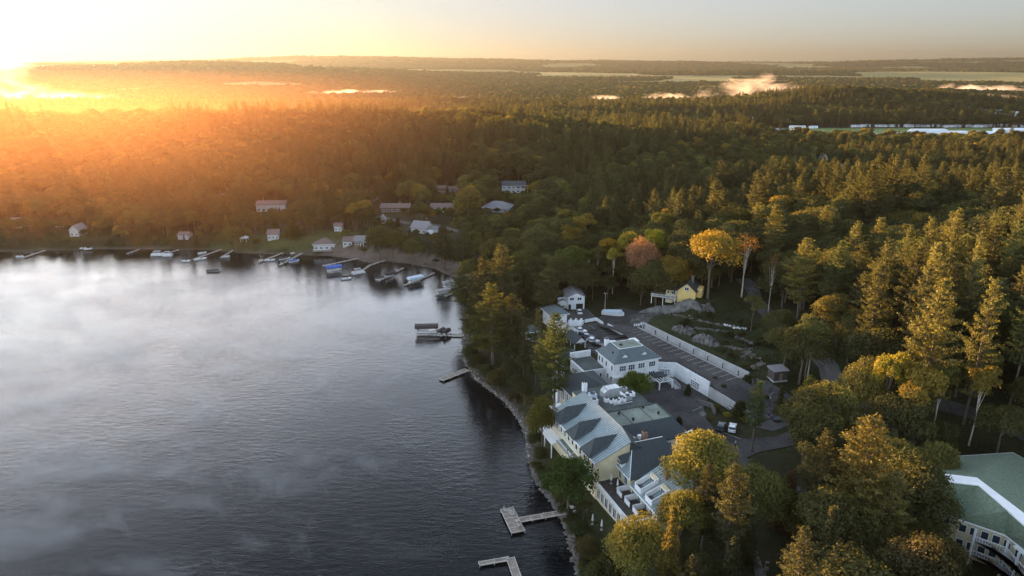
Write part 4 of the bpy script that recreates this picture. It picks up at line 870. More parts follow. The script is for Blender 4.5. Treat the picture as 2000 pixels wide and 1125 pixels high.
pr = MB(); pa = q[2] + d2 * 1 + Vector((0, 0, 2.2)); pr.bar(pa - n2_ * 1.5, pa + d2 * 7 - n2_ * 1.5, 3.0, .2).build('porch_roof', M['trim'], r)

# ------------------------------------------------------------------ lakeside and hillside houses
WL = {'white': 'white', 'brown': 'brick', 'cream': 'cream', 'grey': 'greywall'}
def house(px, py, wpx, dep, hw, roof, wmat, rmat, label, rot=0, rise=1.8, axis='x', nwin=3, extra=None, clear=1.0, cat='house', name='house'):
    wmat = 'aged' if wmat == 'white' else wmat
    x, y, z = gp(px, py); dist = math.hypot(y, CAM_Z - z); wd = wpx / FPX * dist
    r = empty(name, (x, y, z - 0.2), math.radians(rot), label, cat); h = wd / 2
    MB().box(-h, h, 0, dep, -1.5, hw).build('wall', M[wmat], r)
    if roof == 'gable': gable(r, -h, h, 0, dep, hw, hw + rise, rmat, wmat, axis, 0.5)
    else: roof_hip(r, -h, h, 0, dep, hw, hw + rise, rmat, 0.6, axis='x' if wd > dep else 'y')
    for i in range(nwin):
        a = -h + wd * (i + 0.5) / nwin
        for s_ in range(int(hw // 2.7)): win(r, (a, 0, 1.4 + 2.8 * s_), '-y', min(1.6, wd / nwin * 0.5), 1.2, 2)
    if extra: extra(r, h, dep, hw)
    LAKEHOUSES.append((x, y + dep / 2, (max(wd, dep) * 0.5 + 4.5) * clear)); return r
def ex_chim(r, h, d, hw): MB().box(h * 0.2, h * 0.2 + 0.9, d * .5, d * .5 + .9, hw, hw + 3.0).build('chimney', M['stone'], r)
def ex_porch(r, h, d, hw):
    MB().box(h * 0.1, h + 2, -2.6, -0.5 + 0.5, hw - .5, hw - .3).build('porch_roof', M['greyroof'], r)
    for a in (h * .15, h * .6, h + 1.8): MB().bar((a, -2.4, -1), (a, -2.4, hw - .5), .18).build('post', M['trim'], r)
def ex_wing(r, h, d, hw): MB().box(h, h + 3.5, 1, d - 1, -1.5, hw * .8).build('side_wing', M['white'], r); MB().prism([(h, 0.6), (h + 3.9, .6), (h + 3.9, d - .6), (h, d - .6)], hw * .8, [hw + .3, hw * .8 + .2, hw * .8 + .2, hw + .3]).build('side_roof', M['greyroof'], r)
def ex_deck(r, h, d, hw):
    MB().box(-h, h * .8, -3, 0, .2, .4).build('deck', M['wood'], r); mb = MB(); mb.bar((-h, -3, 1.3), (h * .8, -3, 1.3), .1)
    for i in range(14): mb.bar((-h + h * 1.8 * i / 13, -3, .4), (-h + h * 1.8 * i / 13, -3, 1.3), .07)
    mb.build('balustrade', M['trim'], r)
house(530, 413, 56, 9, 4.8, 'gable', 'white', 'brownroof', 'long white bungalow with brown roof high among the trees', 4, nwin=6)
house(534, 468, 21, 7, 3.6, 'gable', 'white', 'brownroof', 'small white cottage with five windows between two round trees', 8, nwin=3)
house(632, 472, 40, 10, 3.4, 'hip', 'white', 'brownroof', 'white cottage with dark hip roof and a deck by the clipped cone bush', 6, 2.4, nwin=4, extra=ex_deck)
house(660, 452, 14, 5, 3.4, 'gable', 'white', 'brownroof', 'small white outbuilding behind the hip roofed cottage', 0, 1.2, nwin=2, clear=.7, name='outbuilding')
house(678, 470, 18, 8, 3.2, 'gable', 'white', 'brownroof', 'white cottage beside the porch roofed one', 0, 1.6, nwin=2)
house(704, 471, 26, 9, 2.8, 'gable', 'brick', 'greyroof', 'brown cottage with a pale open porch roof', 0, 1.8, nwin=2, extra=ex_porch)
house(818, 456, 34, 8, 3.4, 'gable', 'white', 'greyroof', 'white house with steep gable turned to the lane', -22, 3.0, nwin=3, extra=ex_wing)
house(772, 415, 56, 9, 3.4, 'gable', 'brick', 'brownroof', 'long low brown house above the lane with a stone chimney', 0, 1.8, nwin=6, extra=ex_chim)
house(864, 414, 44, 8, 3.6, 'gable', 'white', 'brownroof', 'long white house with a front deck on the hillside', 2, 1.5, nwin=4, extra=ex_deck)
house(862, 379, 16, 7, 4.6, 'gable', 'brick', 'brownroof', 'small brown house over a white garage door in the wood', 0, 1.3, nwin=2)
house(885, 376, 18, 6, 3.0, 'gable', 'brick', 'brownroof', 'low brown annex beside the house over the white garage', 0, 1.3, nwin=2)
house(1003, 377, 45, 9, 6.0, 'gable', 'white', 'shingle', 'large white two storey house on top of the hillside', 0, 2.2, nwin=5, extra=ex_porch, clear=1.1)
house(968, 415, 52, 12, 3.2, 'hip', 'greywall', 'greyroof', 'wide grey house with broad hip roof and a bay window', -12, 3.2, nwin=4)
house(1012, 488, 20, 8, 4.5, 'gable', 'greywall', 'shingle', 'grey chalet with steep white edged gable above the point', -14, 3.0, 'y', 1)
house(28, 446, 24, 9, 3.4, 'gable', 'cream', 'greyroof', 'pale roofed house nearest the lake in the orange haze', 0, 2.4, nwin=3)
house(50, 443, 20, 8, 3.0, 'gable', 'brick', 'brownroof', 'brown house next to the pale roofed one in the haze', 0, 1.6, nwin=3)
house(72, 395, 20, 8, 4.5, 'gable', 'white', 'greyroof', 'white house high in the hazy wood', 0, 2.0, nwin=3)
house(146, 462, 18, 8, 4.2, 'gable', 'white', 'greyroof', 'white gabled boathouse cottage in the haze', 0, 2.4, 'y', 2)
house(113, 444, 10, 5, 3.0, 'gable', 'white', 'greyroof', 'tiny white gable behind the boathouse cottage', 0, 2.0, 'y', 1)
house(430, 396, 30, 9, 3.4, 'hip', 'cream', 'greyroof', 'pale hip roofed house in the wood above the bungalow drive', 0, 2.2, nwin=3)
house(358, 468, 20, 6, 3.0, 'gable', 'white', 'brownroof', 'white framed sun porch cottage behind the docks', 0, 1.2, nwin=4)
house(746, 437, 10, 5, 3.0, 'gable', 'white', 'greyroof', 'small white gable peeking over the round shore tree', 0, 2.0, 'y', 1, clear=.6)
house(1466, 243, 22, 12, 8, 'gable', 'white', 'greyroof', 'white steep gabled house alone over the forest edge', 10, 6, 'y', 2)
house(1610, 322, 12, 8, 6, 'gable', 'white', 'greyroof', 'small white house in the woods below the town field', 0, 4, 'y', 1)
house(1656, 308, 16, 9, 5, 'gable', 'white', 'industrial', 'white house with bright roof in the woods below the town field', -25, 3, nwin=2)
house(1646, 338, 16, 10, 5, 'hip', 'white', 'greenroof', 'white house with dark green roof in the woods', 10, 3, nwin=2)
house(1722, 352, 9, 7, 4, 'gable', 'cream', 'greyroof', 'tiny pale house deep in the woods', 0, 2, nwin=1)
gz = gp(478, 472); r = empty('gazebo', gz, 0, 'small white roofed gazebo on the shore lawn', 'gazebo'); roof_hip(r, -1.6, 1.6, -1.6, 1.6, 2.3, 3.6, 'trim', .3)
for a in (-1.5, 1.5):
    for b_ in (-1.5, 1.5): MB().bar((a, b_, 0), (a, b_, 2.2), .14).build('post', M['trim'], r)
LAKEHOUSES += [(gz[0], gz[1], 6), (*gp(640, 490)[:2], 9), (*gp(690, 488)[:2], 9), (*gp(600, 484)[:2], 6), (*gp(430, 484)[:2], 6), (*gp(790, 448)[:2], 9), (*gp(850, 458)[:2], 9), (*gp(180, 478)[:2], 8), (*gp(60, 465)[:2], 9), (*gp(880, 470)[:2], 7)]
# ------------------------------------------------------------------ trees
def quads(C, Nn, size, asp=1.0, up=None):
    """leaf quads at centres C with normals Nn"""
    n = len(C); Nn = Nn / np.maximum(np.linalg.norm(Nn, axis=1, keepdims=True), 1e-6)
    rv = rng.normal(size=(n, 3)); 
    if up is not None: rv = up
    a = np.cross(Nn, rv); a /= np.maximum(np.linalg.norm(a, axis=1, keepdims=True), 1e-6); b_ = np.cross(Nn, a)
    s = (size * (0.7 + 0.6 * rng.random(n)))[:, None] * 0.5
    V = np.stack([C - a * s * asp, C - b_ * s, C + a * s * asp, C + b_ * s], 1).reshape(-1, 3)
    return V, np.arange(4 * n).reshape(n, 4)
def sph(n):
    v = rng.normal(size=(n, 3)); return v / np.linalg.norm(v, axis=1, keepdims=True)
def trunk_mesh(name, H, r0, limbs, bend=0.3, top=0.85, k=6):
    mb = MB(); pts = [Vector((bend * math.sin(i * 1.3) * (i / 5), bend * math.cos(i * 1.7) * (i / 5), H * top * i / 5)) for i in range(6)]
    for i in range(5): mb.cyl(pts[i], pts[i + 1], r0 * (1 - 0.17 * i), r0 * (1 - 0.17 * (i + 1)), k, False)
    for z, tip, r in limbs:
        f = z / (H * top) * 5; i = min(4, int(f)); p = pts[i].lerp(pts[i + 1], f - i); q = Vector(tip); m_ = p.lerp(q, 0.5) + Vector((0, 0, 0.06 * (q - p).length))
        mb.cyl(p, m_, r, r * 0.65, 4, False); mb.cyl(m_, q, r * 0.65, r * 0.2, 4, False)
    return mb.mesh(name)
def leafy(name, H, R, base, n, size, blobs, seed, top_pow=1.0, trunk_r=0.3, bark='bark', gap=0.0):
    global rng; rng = np.random.default_rng(seed)
    cz = (H + base) / 2; hz_ = (H - base) / 2
    u_ = sph(blobs); u_[:, 2] = np.abs(u_[:, 2]) * 1.25 - 0.42
    rad = (0.42 + 0.42 * rng.random(blobs)); bc = u_ * rad[:, None] * np.array([R, R, hz_]) * (1, 1, 1.0) + np.array([0, 0, cz - 0.05 * hz_])
    br = R * (0.30 + 0.24 * rng.random(blobs))
    wgt = br ** 2; wgt /= wgt.sum(); bi = rng.choice(blobs, n, p=wgt)
    dirs = sph(n); dirs[:, 2] = np.where(dirs[:, 2] < -0.3, -dirs[:, 2], dirs[:, 2])
    rr = br[bi] * (0.62 + 0.42 * rng.random(n) ** 0.7) * (1 + 0.20 * np.sin(dirs[:, 0] * 9 + bi) * np.cos(dirs[:, 1] * 8 + bi * 2))
    C = bc[bi] + dirs * rr[:, None] * np.array([1, 1, 0.86])
    if gap: keep = rng.random(n) > gap; C = C[keep]; dirs = dirs[keep]; bi = bi[keep]
    Nn = dirs * 0.75 + rng.normal(size=C.shape) * 0.45 + np.array([0, 0, 0.30])
    V, F = quads(C, Nn, size, 0.8)
    lvb = 0.82 + 0.36 * rng.random(blobs); lv = lvb[bi] * (0.78 + 0.44 * rng.random(len(C)))
    cm_ = np_mesh('crown_' + name, V, F, lv); cm_.materials.append(M['leaf'])
    limbs = [(H * (0.28 + 0.4 * random.random()), tuple(bc[i] * (0.85, 0.85, 1.0)), trunk_r * 0.42) for i in range(0, blobs, max(1, blobs // 9))]
    tm = trunk_mesh('trunk_' + name, H, trunk_r, limbs, top=0.78); tm.materials.append(M[bark]); return cm_, tm
def pine(name, H, R, z0, seed, tuft_n=17, dens=1.0, prof='white', droop=0.0, trunk_r=0.32):
    global rng; rng = np.random.default_rng(seed); Cs = []; Ns = []; L = []; limbs = []; up = []
    z = z0 * H
    while z < H * 0.985:
        f = (z - z0 * H) / (H * (1 - z0))
        if prof == 'white': Rz = R * (0.55 + 0.45 * math.sin(min(1, f * 1.5 + 0.25) * math.pi * 0.5)) * (1 - f ** 1.9) ** 0.85 + 0.22
        elif prof == 'cone': Rz = R * (1 - f) ** 0.85 + 0.15
        else: Rz = R * (0.4 + 0.6 * f ** 0.5) * (1 - f ** 4) + 0.2
        nb = int(5 * dens + rng.integers(0, 2))
        a0 = rng.random() * 6.28
        for b_ in range(nb):
            a = a0 + b_ * 6.283 / nb + rng.normal() * 0.25; Lb = Rz * (0.45 + 0.70 * rng.random()); el = (0.45 * f + 0.08 - droop) + rng.normal() * 0.10
            d = np.array([math.cos(a), math.sin(a), math.tan(el)]); nt_ = max(2, int(Lb / 0.62)); lvb = 0.78 + 0.44 * rng.random()
            if Lb > 1.6 and rng.random() < 0.5: limbs.append((z, tuple(np.array([0, 0, z]) + d * Lb * 0.8 + np.array([0, 0, 0.1])), 0.055))
            side = np.array([-math.sin(a), math.cos(a), 0])
            for i in range(nt_):
                q = (0.32 + 0.68 * (i + rng.random() * 0.6) / nt_); w_ = (0.25 + 0.95 * math.sin(min(1.0, q) * 2.6)) * (0.35 + 0.11 * Lb)
                c = np.array([0, 0, z]) + d * Lb * q + np.array([0, 0, 0.25 * q * q * Lb * 0.4])
                P = c + side * (rng.random((tuft_n, 1)) - 0.5) * 2 * w_ + d * (rng.random((tuft_n, 1)) - 0.5) * 0.8 + np.array([0, 0, 1]) * rng.normal(size=(tuft_n, 1)) * 0.15
                Cs.append(P); Ns.append(rng.normal(size=(tuft_n, 3)) * 0.55 + np.array([0, 0, 0.75]) + d * 0.25); up.append(np.tile(d, (tuft_n, 1)) + rng.normal(size=(tuft_n, 3)) * 0.5); L.append(lvb * (0.8 + 0.4 * rng.random(tuft_n)))
        z += H * (0.034 + 0.016 * rng.random()) / max(0.8, dens)
    C = np.concatenate(Cs); V, F = quads(C, np.concatenate(Ns), 0.50, 0.40, np.concatenate(up))
    cm_ = np_mesh('crown_' + name, V, F, np.concatenate(L)); cm_.materials.append(M['leaf'])
    tm = trunk_mesh('trunk_' + name, H, trunk_r, limbs[:60], bend=0.25, top=0.97); tm.materials.append(M['bark']); return cm_, tm

PR = {}      # kind -> (crown mesh, trunk mesh, nominal height, nominal crown radius)
def reg(k, mm, H, R): PR[k] = (mm[0], mm[1], H, R)
for i in range(5): reg('maple%d' % i, leafy('maple', 16, 5.2 + 0.5 * (i % 3), 4.0 - 0.5 * i, 13000, 0.37, 22 + 3 * i, 11 + i), 16, 5.6)
for i in range(2): reg('tall%d' % i, leafy('tall', 20, 4.2, 8.5, 7600, 0.37, 15, 31 + i, trunk_r=0.26), 20, 4.4)
reg('open0', leafy('open', 19, 6.0, 5.2, 8200, 0.38, 17, 41, trunk_r=0.34, gap=0.15), 19, 6.0)
reg('slim0', leafy('slim', 18, 2.7, 8.0, 2300, 0.42, 11, 45, trunk_r=0.16, bark='barkpale'), 18, 2.8)
reg('bare0', leafy('bare', 18, 5.0, 8.0, 750, 0.36, 22, 47, trunk_r=0.26, bark='barkpale'), 18, 5.0)
for i in range(4): reg('pine%d' % i, pine('pine', 25, 4.6 + 0.4 * (i % 2), 0.22 + 0.09 * (i % 3), 61 + i, dens=1.0 + 0.1 * i), 25, 4.8)
for i in range(2): reg('spruce%d' % i, pine('spruce', 18, 3.4, 0.08, 71 + i, prof='cone', droop=0.25, dens=1.25, tuft_n=18), 18, 3.4)
reg('cedar0', pine('cedar', 5, 1.1, 0.03, 81, prof='cone', droop=-0.3, dens=1.6, tuft_n=8, trunk_r=0.1), 5, 1.1)
reg('bush0', leafy('bush', 2.4, 1.7, 0.2, 1100, 0.34, 8, 91, trunk_r=0.07), 2.4, 1.8)
reg('bush1', leafy('bush', 3.6, 1.9, 0.3, 1500, 0.36, 10, 92, trunk_r=0.08), 3.6, 1.9)
rng = np.random.default_rng(99)
T = dict(green=(0.094, 0.088, 0.030), dgreen=(0.052, 0.055, 0.023), lgreen=(0.120, 0.122, 0.036), pine=(0.068, 0.066, 0.029), pineg=(0.130, 0.115, 0.035), gold=(0.165, 0.148, 0.036), yellow=(0.24, 0.20, 0.030),
         pink=(0.24, 0.125, 0.075), rust=(0.13, 0.075, 0.030), olive=(0.085, 0.080, 0.024), brown=(0.10, 0.062, 0.026))
PLACED = []   # x, y, crown radius
NT = [0]
def tree(kind, x, y, z, H, R=None, tint='green', label=None, cat='tree', group=None, name=None, rz=None, lean=0.0):
    cmh, tmh, H0, R0 = PR[kind]; sz = H / H0; sx = (R / R0) if R else sz
    r = empty(name or {'pine': 'pine_tree', 'spru': 'spruce_tree', 'ceda': 'cedar_tree', 'bush': 'shrub', 'bare': 'sparse_tree', 'slim': 'slender_tree'}.get(kind[:4], 'broadleaf_tree'), (x, y, z - 0.1), random.random() * 6.28 if rz is None else rz, label, cat, group)
    r.scale = (sx, sx, sz)
    if lean: r.rotation_euler = (lean * random.uniform(-1, 1), lean * random.uniform(-1, 1), r.rotation_euler[2])
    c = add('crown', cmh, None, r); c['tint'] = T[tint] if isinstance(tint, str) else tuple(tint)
    add('trunk', tmh, None, r); PLACED.append((x, y, sx * R0)); return r
def tz(px, py, pyt):
    x, y, z = gp(px, py); d = ray(px, pyt); t_ = y / d[1]; return x, y, z, max(1.5, CAM_Z + d[2] * t_ - z)
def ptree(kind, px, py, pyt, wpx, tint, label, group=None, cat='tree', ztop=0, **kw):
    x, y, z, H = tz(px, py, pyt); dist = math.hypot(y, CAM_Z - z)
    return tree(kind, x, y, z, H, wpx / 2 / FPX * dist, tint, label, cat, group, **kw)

# --- trees one can tell apart (base pixel, top pixel, crown width)
ptree('maple4', 1350, 1000, 830, 128, 'gold', 'large round golden maple beside the near end of the hotel', rz=0.4)
ptree('maple1', 1325, 1095, 940, 92, (0.13, 0.12, 0.03), 'green and gold maple standing between the round golden maple and the lawn')
ptree('maple2', 1240, 1150, 1000, 98, (0.17, 0.15, 0.036), 'golden maple in front of the hotel terrace end')
ptree('spruce1', 1300, 1190, 985, 62, (0.13, 0.10, 0.025), 'conical golden green conifer just beside the golden maple at the terrace end')
ptree('maple0', 1108, 1008, 878, 92, (0.045, 0.070, 0.016), 'dense green maple on the lakeside lawn by the patio tables')
ptree('maple3', 1058, 890, 768, 62, (0.10, 0.09, 0.02), 'olive gold tree on the shore bank below the hotel verandas')
ptree('pine3', 1082, 800, 612, 84, (0.055, 0.070, 0.024), 'tall lone pine between the garden pavilion and the lake')
ptree('pine0', 962, 712, 552, 108, (0.085, 0.082, 0.024), 'broad tall pine at the front of the pine clump on the point')
ptree('pine1', 1000, 700, 575, 74, 'pine', 'narrower pine on the hotel side of the pine clump on the point')
ptree('pine2', 925, 690, 580, 72, (0.070, 0.074, 0.024), 'pine leaning over the covered boat lift from the point')
ptree('pine1', 945, 650, 500, 70, 'pine', 'tall pine behind the pine clump on the point')
ptree('pine2', 907, 640, 512, 62, (0.070, 0.074, 0.024), 'pine at the water edge beyond the pine clump on the point')
ptree('pine3', 980, 630, 478, 76, 'pine', 'dark pine rising behind the point toward the chalet roof')
ptree('pine0', 1070, 622, 522, 82, (0.070, 0.070, 0.028), 'broad pine standing beside the white garage house')
ptree('maple0', 1237, 798, 716, 66, (0.080, 0.105, 0.018), 'light green tree in front of the white guest house')
ptree('pine2', 1468, 882, 745, 52, (0.050, 0.068, 0.026), 'slender pine beside the parked black and white cars')
ptree('pine1', 1565, 862, 733, 66, (0.044, 0.062, 0.022), 'dark pine where the parking lot meets the back road')
ptree('spruce0', 1520, 810, 752, 28, 'pine', 'small conifer beside the parking lot by the dark cabin')
ptree('pine3', 1655, 1075, 815, 138, (0.15, 0.125, 0.04), 'huge golden pine in front of the pole with transformers', lean=0.03)
ptree('pine0', 1718, 1110, 912, 84, (0.14, 0.12, 0.04), 'golden pine leaning before the huge golden pine')
ptree('maple1', 1800, 985, 850, 88, (0.13, 0.12, 0.035), 'golden topped bushy tree beside the green roofed lodge')
ptree('maple2', 1672, 842, 692, 88, (0.15, 0.125, 0.036), 'golden tree above the pole with transformers')
ptree('tall0', 1716, 862, 668, 62, 'yellow', 'yellow tree just behind the golden tree over the transformer pole')
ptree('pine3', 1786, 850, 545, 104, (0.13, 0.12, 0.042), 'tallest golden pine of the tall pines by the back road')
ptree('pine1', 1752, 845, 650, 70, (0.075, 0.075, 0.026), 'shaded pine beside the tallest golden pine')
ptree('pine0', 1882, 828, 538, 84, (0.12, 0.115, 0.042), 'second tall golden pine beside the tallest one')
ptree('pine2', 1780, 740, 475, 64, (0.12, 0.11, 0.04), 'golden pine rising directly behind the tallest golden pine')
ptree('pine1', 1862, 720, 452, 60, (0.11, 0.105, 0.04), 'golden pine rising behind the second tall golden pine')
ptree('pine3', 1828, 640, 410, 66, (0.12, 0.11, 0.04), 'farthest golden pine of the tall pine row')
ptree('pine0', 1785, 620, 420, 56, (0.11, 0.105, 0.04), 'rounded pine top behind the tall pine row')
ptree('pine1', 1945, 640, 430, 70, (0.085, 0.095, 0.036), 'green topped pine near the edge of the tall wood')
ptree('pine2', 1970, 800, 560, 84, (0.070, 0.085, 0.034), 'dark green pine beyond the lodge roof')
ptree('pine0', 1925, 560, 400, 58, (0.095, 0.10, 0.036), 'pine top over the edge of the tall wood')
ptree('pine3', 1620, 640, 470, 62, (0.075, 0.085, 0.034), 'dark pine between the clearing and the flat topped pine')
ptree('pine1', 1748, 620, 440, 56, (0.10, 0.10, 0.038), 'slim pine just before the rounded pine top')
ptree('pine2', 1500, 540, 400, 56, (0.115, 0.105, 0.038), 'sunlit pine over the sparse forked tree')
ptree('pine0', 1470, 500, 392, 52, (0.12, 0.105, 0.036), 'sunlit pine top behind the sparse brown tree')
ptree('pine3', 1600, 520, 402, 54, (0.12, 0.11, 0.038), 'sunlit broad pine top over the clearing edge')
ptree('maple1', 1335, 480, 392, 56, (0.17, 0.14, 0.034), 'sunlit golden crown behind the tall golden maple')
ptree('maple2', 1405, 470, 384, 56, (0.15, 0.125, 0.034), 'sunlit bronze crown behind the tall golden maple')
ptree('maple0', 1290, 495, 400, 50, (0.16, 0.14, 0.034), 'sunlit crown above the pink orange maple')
ptree('slim0', 1816, 862, 686, 52, (0.11, 0.10, 0.024), 'slender pale trunked tree before the tall golden pines')
ptree('slim0', 1892, 870, 690, 58, (0.15, 0.11, 0.024), 'slender pale trunked tree nearest the green roofed lodge')
ptree('pine2', 1700, 560, 425, 60, (0.12, 0.11, 0.04), 'golden flat topped pine behind the dark grove')
ptree('pine1', 1655, 570, 432, 56, (0.11, 0.105, 0.04), 'golden pine beside the flat topped pine')
ptree('maple3', 1705, 700, 602, 62, 'green', 'rounded green tree standing alone before the tall golden pines')
ptree('pine3', 1557, 620, 465, 76, (0.13, 0.12, 0.04), 'golden pine at the edge of the rocky clearing')
ptree('tall1', 1598, 700, 568, 66, (0.12, 0.10, 0.026), 'leafy tree with a golden patch above the utility pole')
ptree('pine0', 1560, 520, 410, 52, (0.11, 0.105, 0.04), 'golden pine top behind the clearing pine')
ptree('open0', 1382, 583, 432, 100, (0.22, 0.155, 0.03), 'tall golden maple beside the yellow cottage')
ptree('maple2', 1252, 586, 455, 60, 'pink', 'pink orange maple up the bank behind the cottage deck')
ptree('bare0', 1448, 580, 452, 66, 'rust', 'sparse brown tree with a pale forked trunk on the grassy knoll')
ptree('bare0', 1500, 612, 490, 34, 'brown', 'bare thin forked tree at the edge of the clearing')
ptree('slim0', 1196, 574, 470, 34, 'yellow', 'slender tree with pale trunk and yellow crown behind the garage house')
ptree('slim0', 1148, 560, 476, 34, (0.08, 0.09, 0.02), 'slender tree with pale trunk and green crown behind the garage house')
ptree('slim0', 1166, 560, 468, 34, 'olive', 'slender olive tree leaning behind the garage house')
ptree('tall0', 1226, 560, 440, 52, 'yellow', 'yellow tree beside the pink orange maple')
ptree('tall1', 1190, 548, 458, 44, (0.24, 0.15, 0.02), 'golden orange tree near the pink orange maple')
ptree('maple0', 1272, 540, 430, 48, (0.20, 0.19, 0.02), 'bright yellow green tree over the pink orange maple')
ptree('maple1', 1112, 560, 470, 60, (0.075, 0.090, 0.020), 'green maple on the slope above the garage house')
ptree('maple2', 1090, 575, 492, 50, 'green', 'smaller green maple below the slope maple')
ptree('maple3', 742, 512, 436, 62, (0.070, 0.070, 0.024), 'rounded shore tree nearest the gravel beach')
ptree('maple1', 768, 515, 442, 54, 'olive', 'rounded shore tree just beside the one at the gravel beach')
ptree('maple0', 806, 520, 458, 44, (0.085, 0.085, 0.026), 'small round shore tree below the white gabled house')
ptree('pine1', 868, 528, 440, 60, 'pine', 'spreading dark pine on the far shore before the bay')
ptree('pine0', 905, 532, 430, 52, 'pine', 'taller dark pine on the far shore by the point')
ptree('maple2', 970, 520, 460, 54, (0.10, 0.09, 0.026), 'yellowish maple in the trees before the chalet roof')
ptree('maple3', 916, 450, 358, 66, (0.12, 0.095, 0.028), 'golden brown tree between the two hillside houses')
ptree('spruce1', 575, 480, 428, 42, 'olive', 'rounded cone tree at the shore beside the white cottage')
ptree('maple1', 462, 492, 436, 56, 'olive', 'broad tree hiding the shore below the long white bungalow')
ptree('spruce1', 1530, 1040, 915, 62, (0.075, 0.045, 0.022), 'dark rusty conifer beside the lower end of the drive')
ptree('slim0', 1556, 1150, 1044, 40, 'rust', 'small orange leaved tree among the dark conifers at the bottom')
ptree('spruce0', 1452, 1100, 965, 54, 'pine', 'dark spruce by the stone path steps')
ptree('spruce1', 1600, 1165, 985, 70, 'pine', 'dark spruce below the huge golden pine')
ptree('maple2', 1650, 1230, 1060, 110, 'dgreen', 'dark leafy tree at the bottom below the golden pines')
ptree('maple3', 1762, 1240, 1040, 130, (0.060, 0.050, 0.022), 'brownish leafy tree below the green roofed lodge')
ptree('spruce0', 1420, 1190, 1050, 60, 'dgreen', 'dark conifer just below the stone path corner')
ptree('maple0', 1180, 1180, 1075, 70, (0.06, 0.06, 0.02), 'low olive tree on the bank near the bottom shore')
ptree('maple1', 1806, 1190, 1030, 84, (0.070, 0.060, 0.022), 'brown green tree against the lodge wall')
ptree('maple4', 1390, 960, 895, 60, 'dgreen', 'dark tree behind the large round golden maple')
for i, (px, py, tp, wd, lb) in enumerate([(1394, 762, 738, 16, 'small dark cedar at the end of the white garage wall'), (1411, 778, 754, 18, 'small dark cedar in the planted island by the garage ramp'), (1458, 752, 734, 18, 'small dark cedar where the long parking wall ends'),
        (1444, 815, 786, 26, 'dark cedar on the planted island beside a parked car'), (1325, 836, 816, 14, 'small cedar by the corner of the dark hotel roof'), (1343, 772, 752, 12, 'small cedar beside the entrance canopy'),
        (764, 441, 428, 10, 'tiny conifer beside the lane behind the white gabled house'), (777, 442, 427, 10, 'second tiny conifer beside that lane'), (741, 438, 425, 9, 'third tiny conifer beside that lane')]):
    ptree('cedar0', px, py, tp, wd, 'dgreen', lb)

# shrubs
SH = [(1388, 822, 14, 'rust', 'reddish brown hedge bush beside the parked black car'), (1400, 800, 20, 'green', 'green bush on the planted island'), (1418, 818, 20, 'yellow', 'yellow flowering bush on the planted island'), (1452, 826, 20, (0.14, 0.13, 0.03), 'yellow green bush behind the parked white car'),
      (1392, 774, 14, 'green', 'green bush at the foot of the garage wall end'), (1497, 782, 16, 'dgreen', 'dark bush beside the light post island'), (1402, 842, 12, 'olive', 'olive bush at the edge of the hotel drive'), (677, 484, 24, 'lgreen', 'yellow green round bush on the lakeside lawn')]
for px, py, wd, tn, lb in SH:
    x, y, z = gp(px, py); R_ = wd / 2 / FPX * math.hypot(y, 90); tree(random.choice(['bush0', 'bush1']), x, y, z, R_ * 1.3, R_, tn, lb, 'shrub')
for px, py, h_, w_, tn in [(932, 728, 7, 3, 0), (952, 742, 6, 2.6, 1), (972, 760, 7.5, 2.8, 2), (992, 742, 8, 3, 0), (1008, 768, 7, 2.8, 1), (1024, 792, 8, 3, 0), (1040, 815, 7, 2.6, 2), (1000, 716, 9, 3.2, 1), (1022, 732, 8, 3, 0), (1046, 752, 9, 3, 1), (1062, 742, 8, 2.6, 0), (1050, 848, 6, 2.4, 2), (1046, 880, 6, 2.4, 1), (1056, 908, 5.5, 2.3, 0), (1072, 948, 5, 2.4, 1), (1098, 990, 5, 2.2, 0), (1128, 1055, 5, 2.4, 1), (1150, 1095, 6, 2.6, 2), (1140, 1015, 5, 2.2, 0), (918, 712, 8, 2.8, 1), (940, 700, 9, 3, 0)]:
    x, y, z = gp(px, py); tree(random.choice(['maple3', 'maple4', 'tall0', 'maple1']), x, y, z, h_, w_, [(0.060, 0.058, 0.024), (0.048, 0.056, 0.022), (0.078, 0.066, 0.024)][tn], ['dark olive young tree on the narrow bank between hotel and lake', 'dark green young tree on the narrow bank between hotel and lake', 'brownish young tree on the narrow bank between hotel and lake'][tn], 'tree', ['olive bank trees', 'green bank trees', 'brownish bank trees'][tn])
for i in range(34):   # scrub on the bank under the pine
    f = i / 33; a = random.random(); px = 900 + 125 * f ** 0.8 + 75 * a * (1 - 0.55 * f); py = 705 + 260 * f + random.uniform(-10, 10)
    x, y, z = gp(px, py)
    if float(shore_d(np.array([x]), np.array([y]))[0]) < 1.0 or LH(x, y)[0] > -25.5 and LH(x, y)[1] > 14: continue
    tree(['bush0', 'bush1'][i % 2], x, y, z, random.uniform(2.0, 3.8), random.uniform(1.3, 2.4), [(0.050, 0.045, 0.020), (0.055, 0.058, 0.020), (0.066, 0.048, 0.022)][i % 3],
         ['brown green scrub bush on the lake bank by the hotel', 'olive scrub bush on the lake bank by the hotel', 'dark scrub bush on the lake bank by the hotel'][i % 3], 'shrub', 'scrub bushes along the hotel bank')
for i in range(30):   # growth over the stone edge down to the second dock
    f = i / 29; px = 1040 + 105 * f + random.uniform(0, 26); py = 915 + 215 * f + random.uniform(-8, 8)
    x, y, z = gp(px, py)
    if float(shore_d(np.array([x]), np.array([y]))[0]) < 0.8: continue
    tree(['bush1', 'bush0'][i % 2], x, y, z, random.uniform(1.2, 2.4), random.uniform(1.0, 1.8), [(0.07, 0.065, 0.022), (0.042, 0.055, 0.020)][i % 2], 'low scrub growing along the stone edge below the lawn', 'shrub', 'low scrub by the second dock')

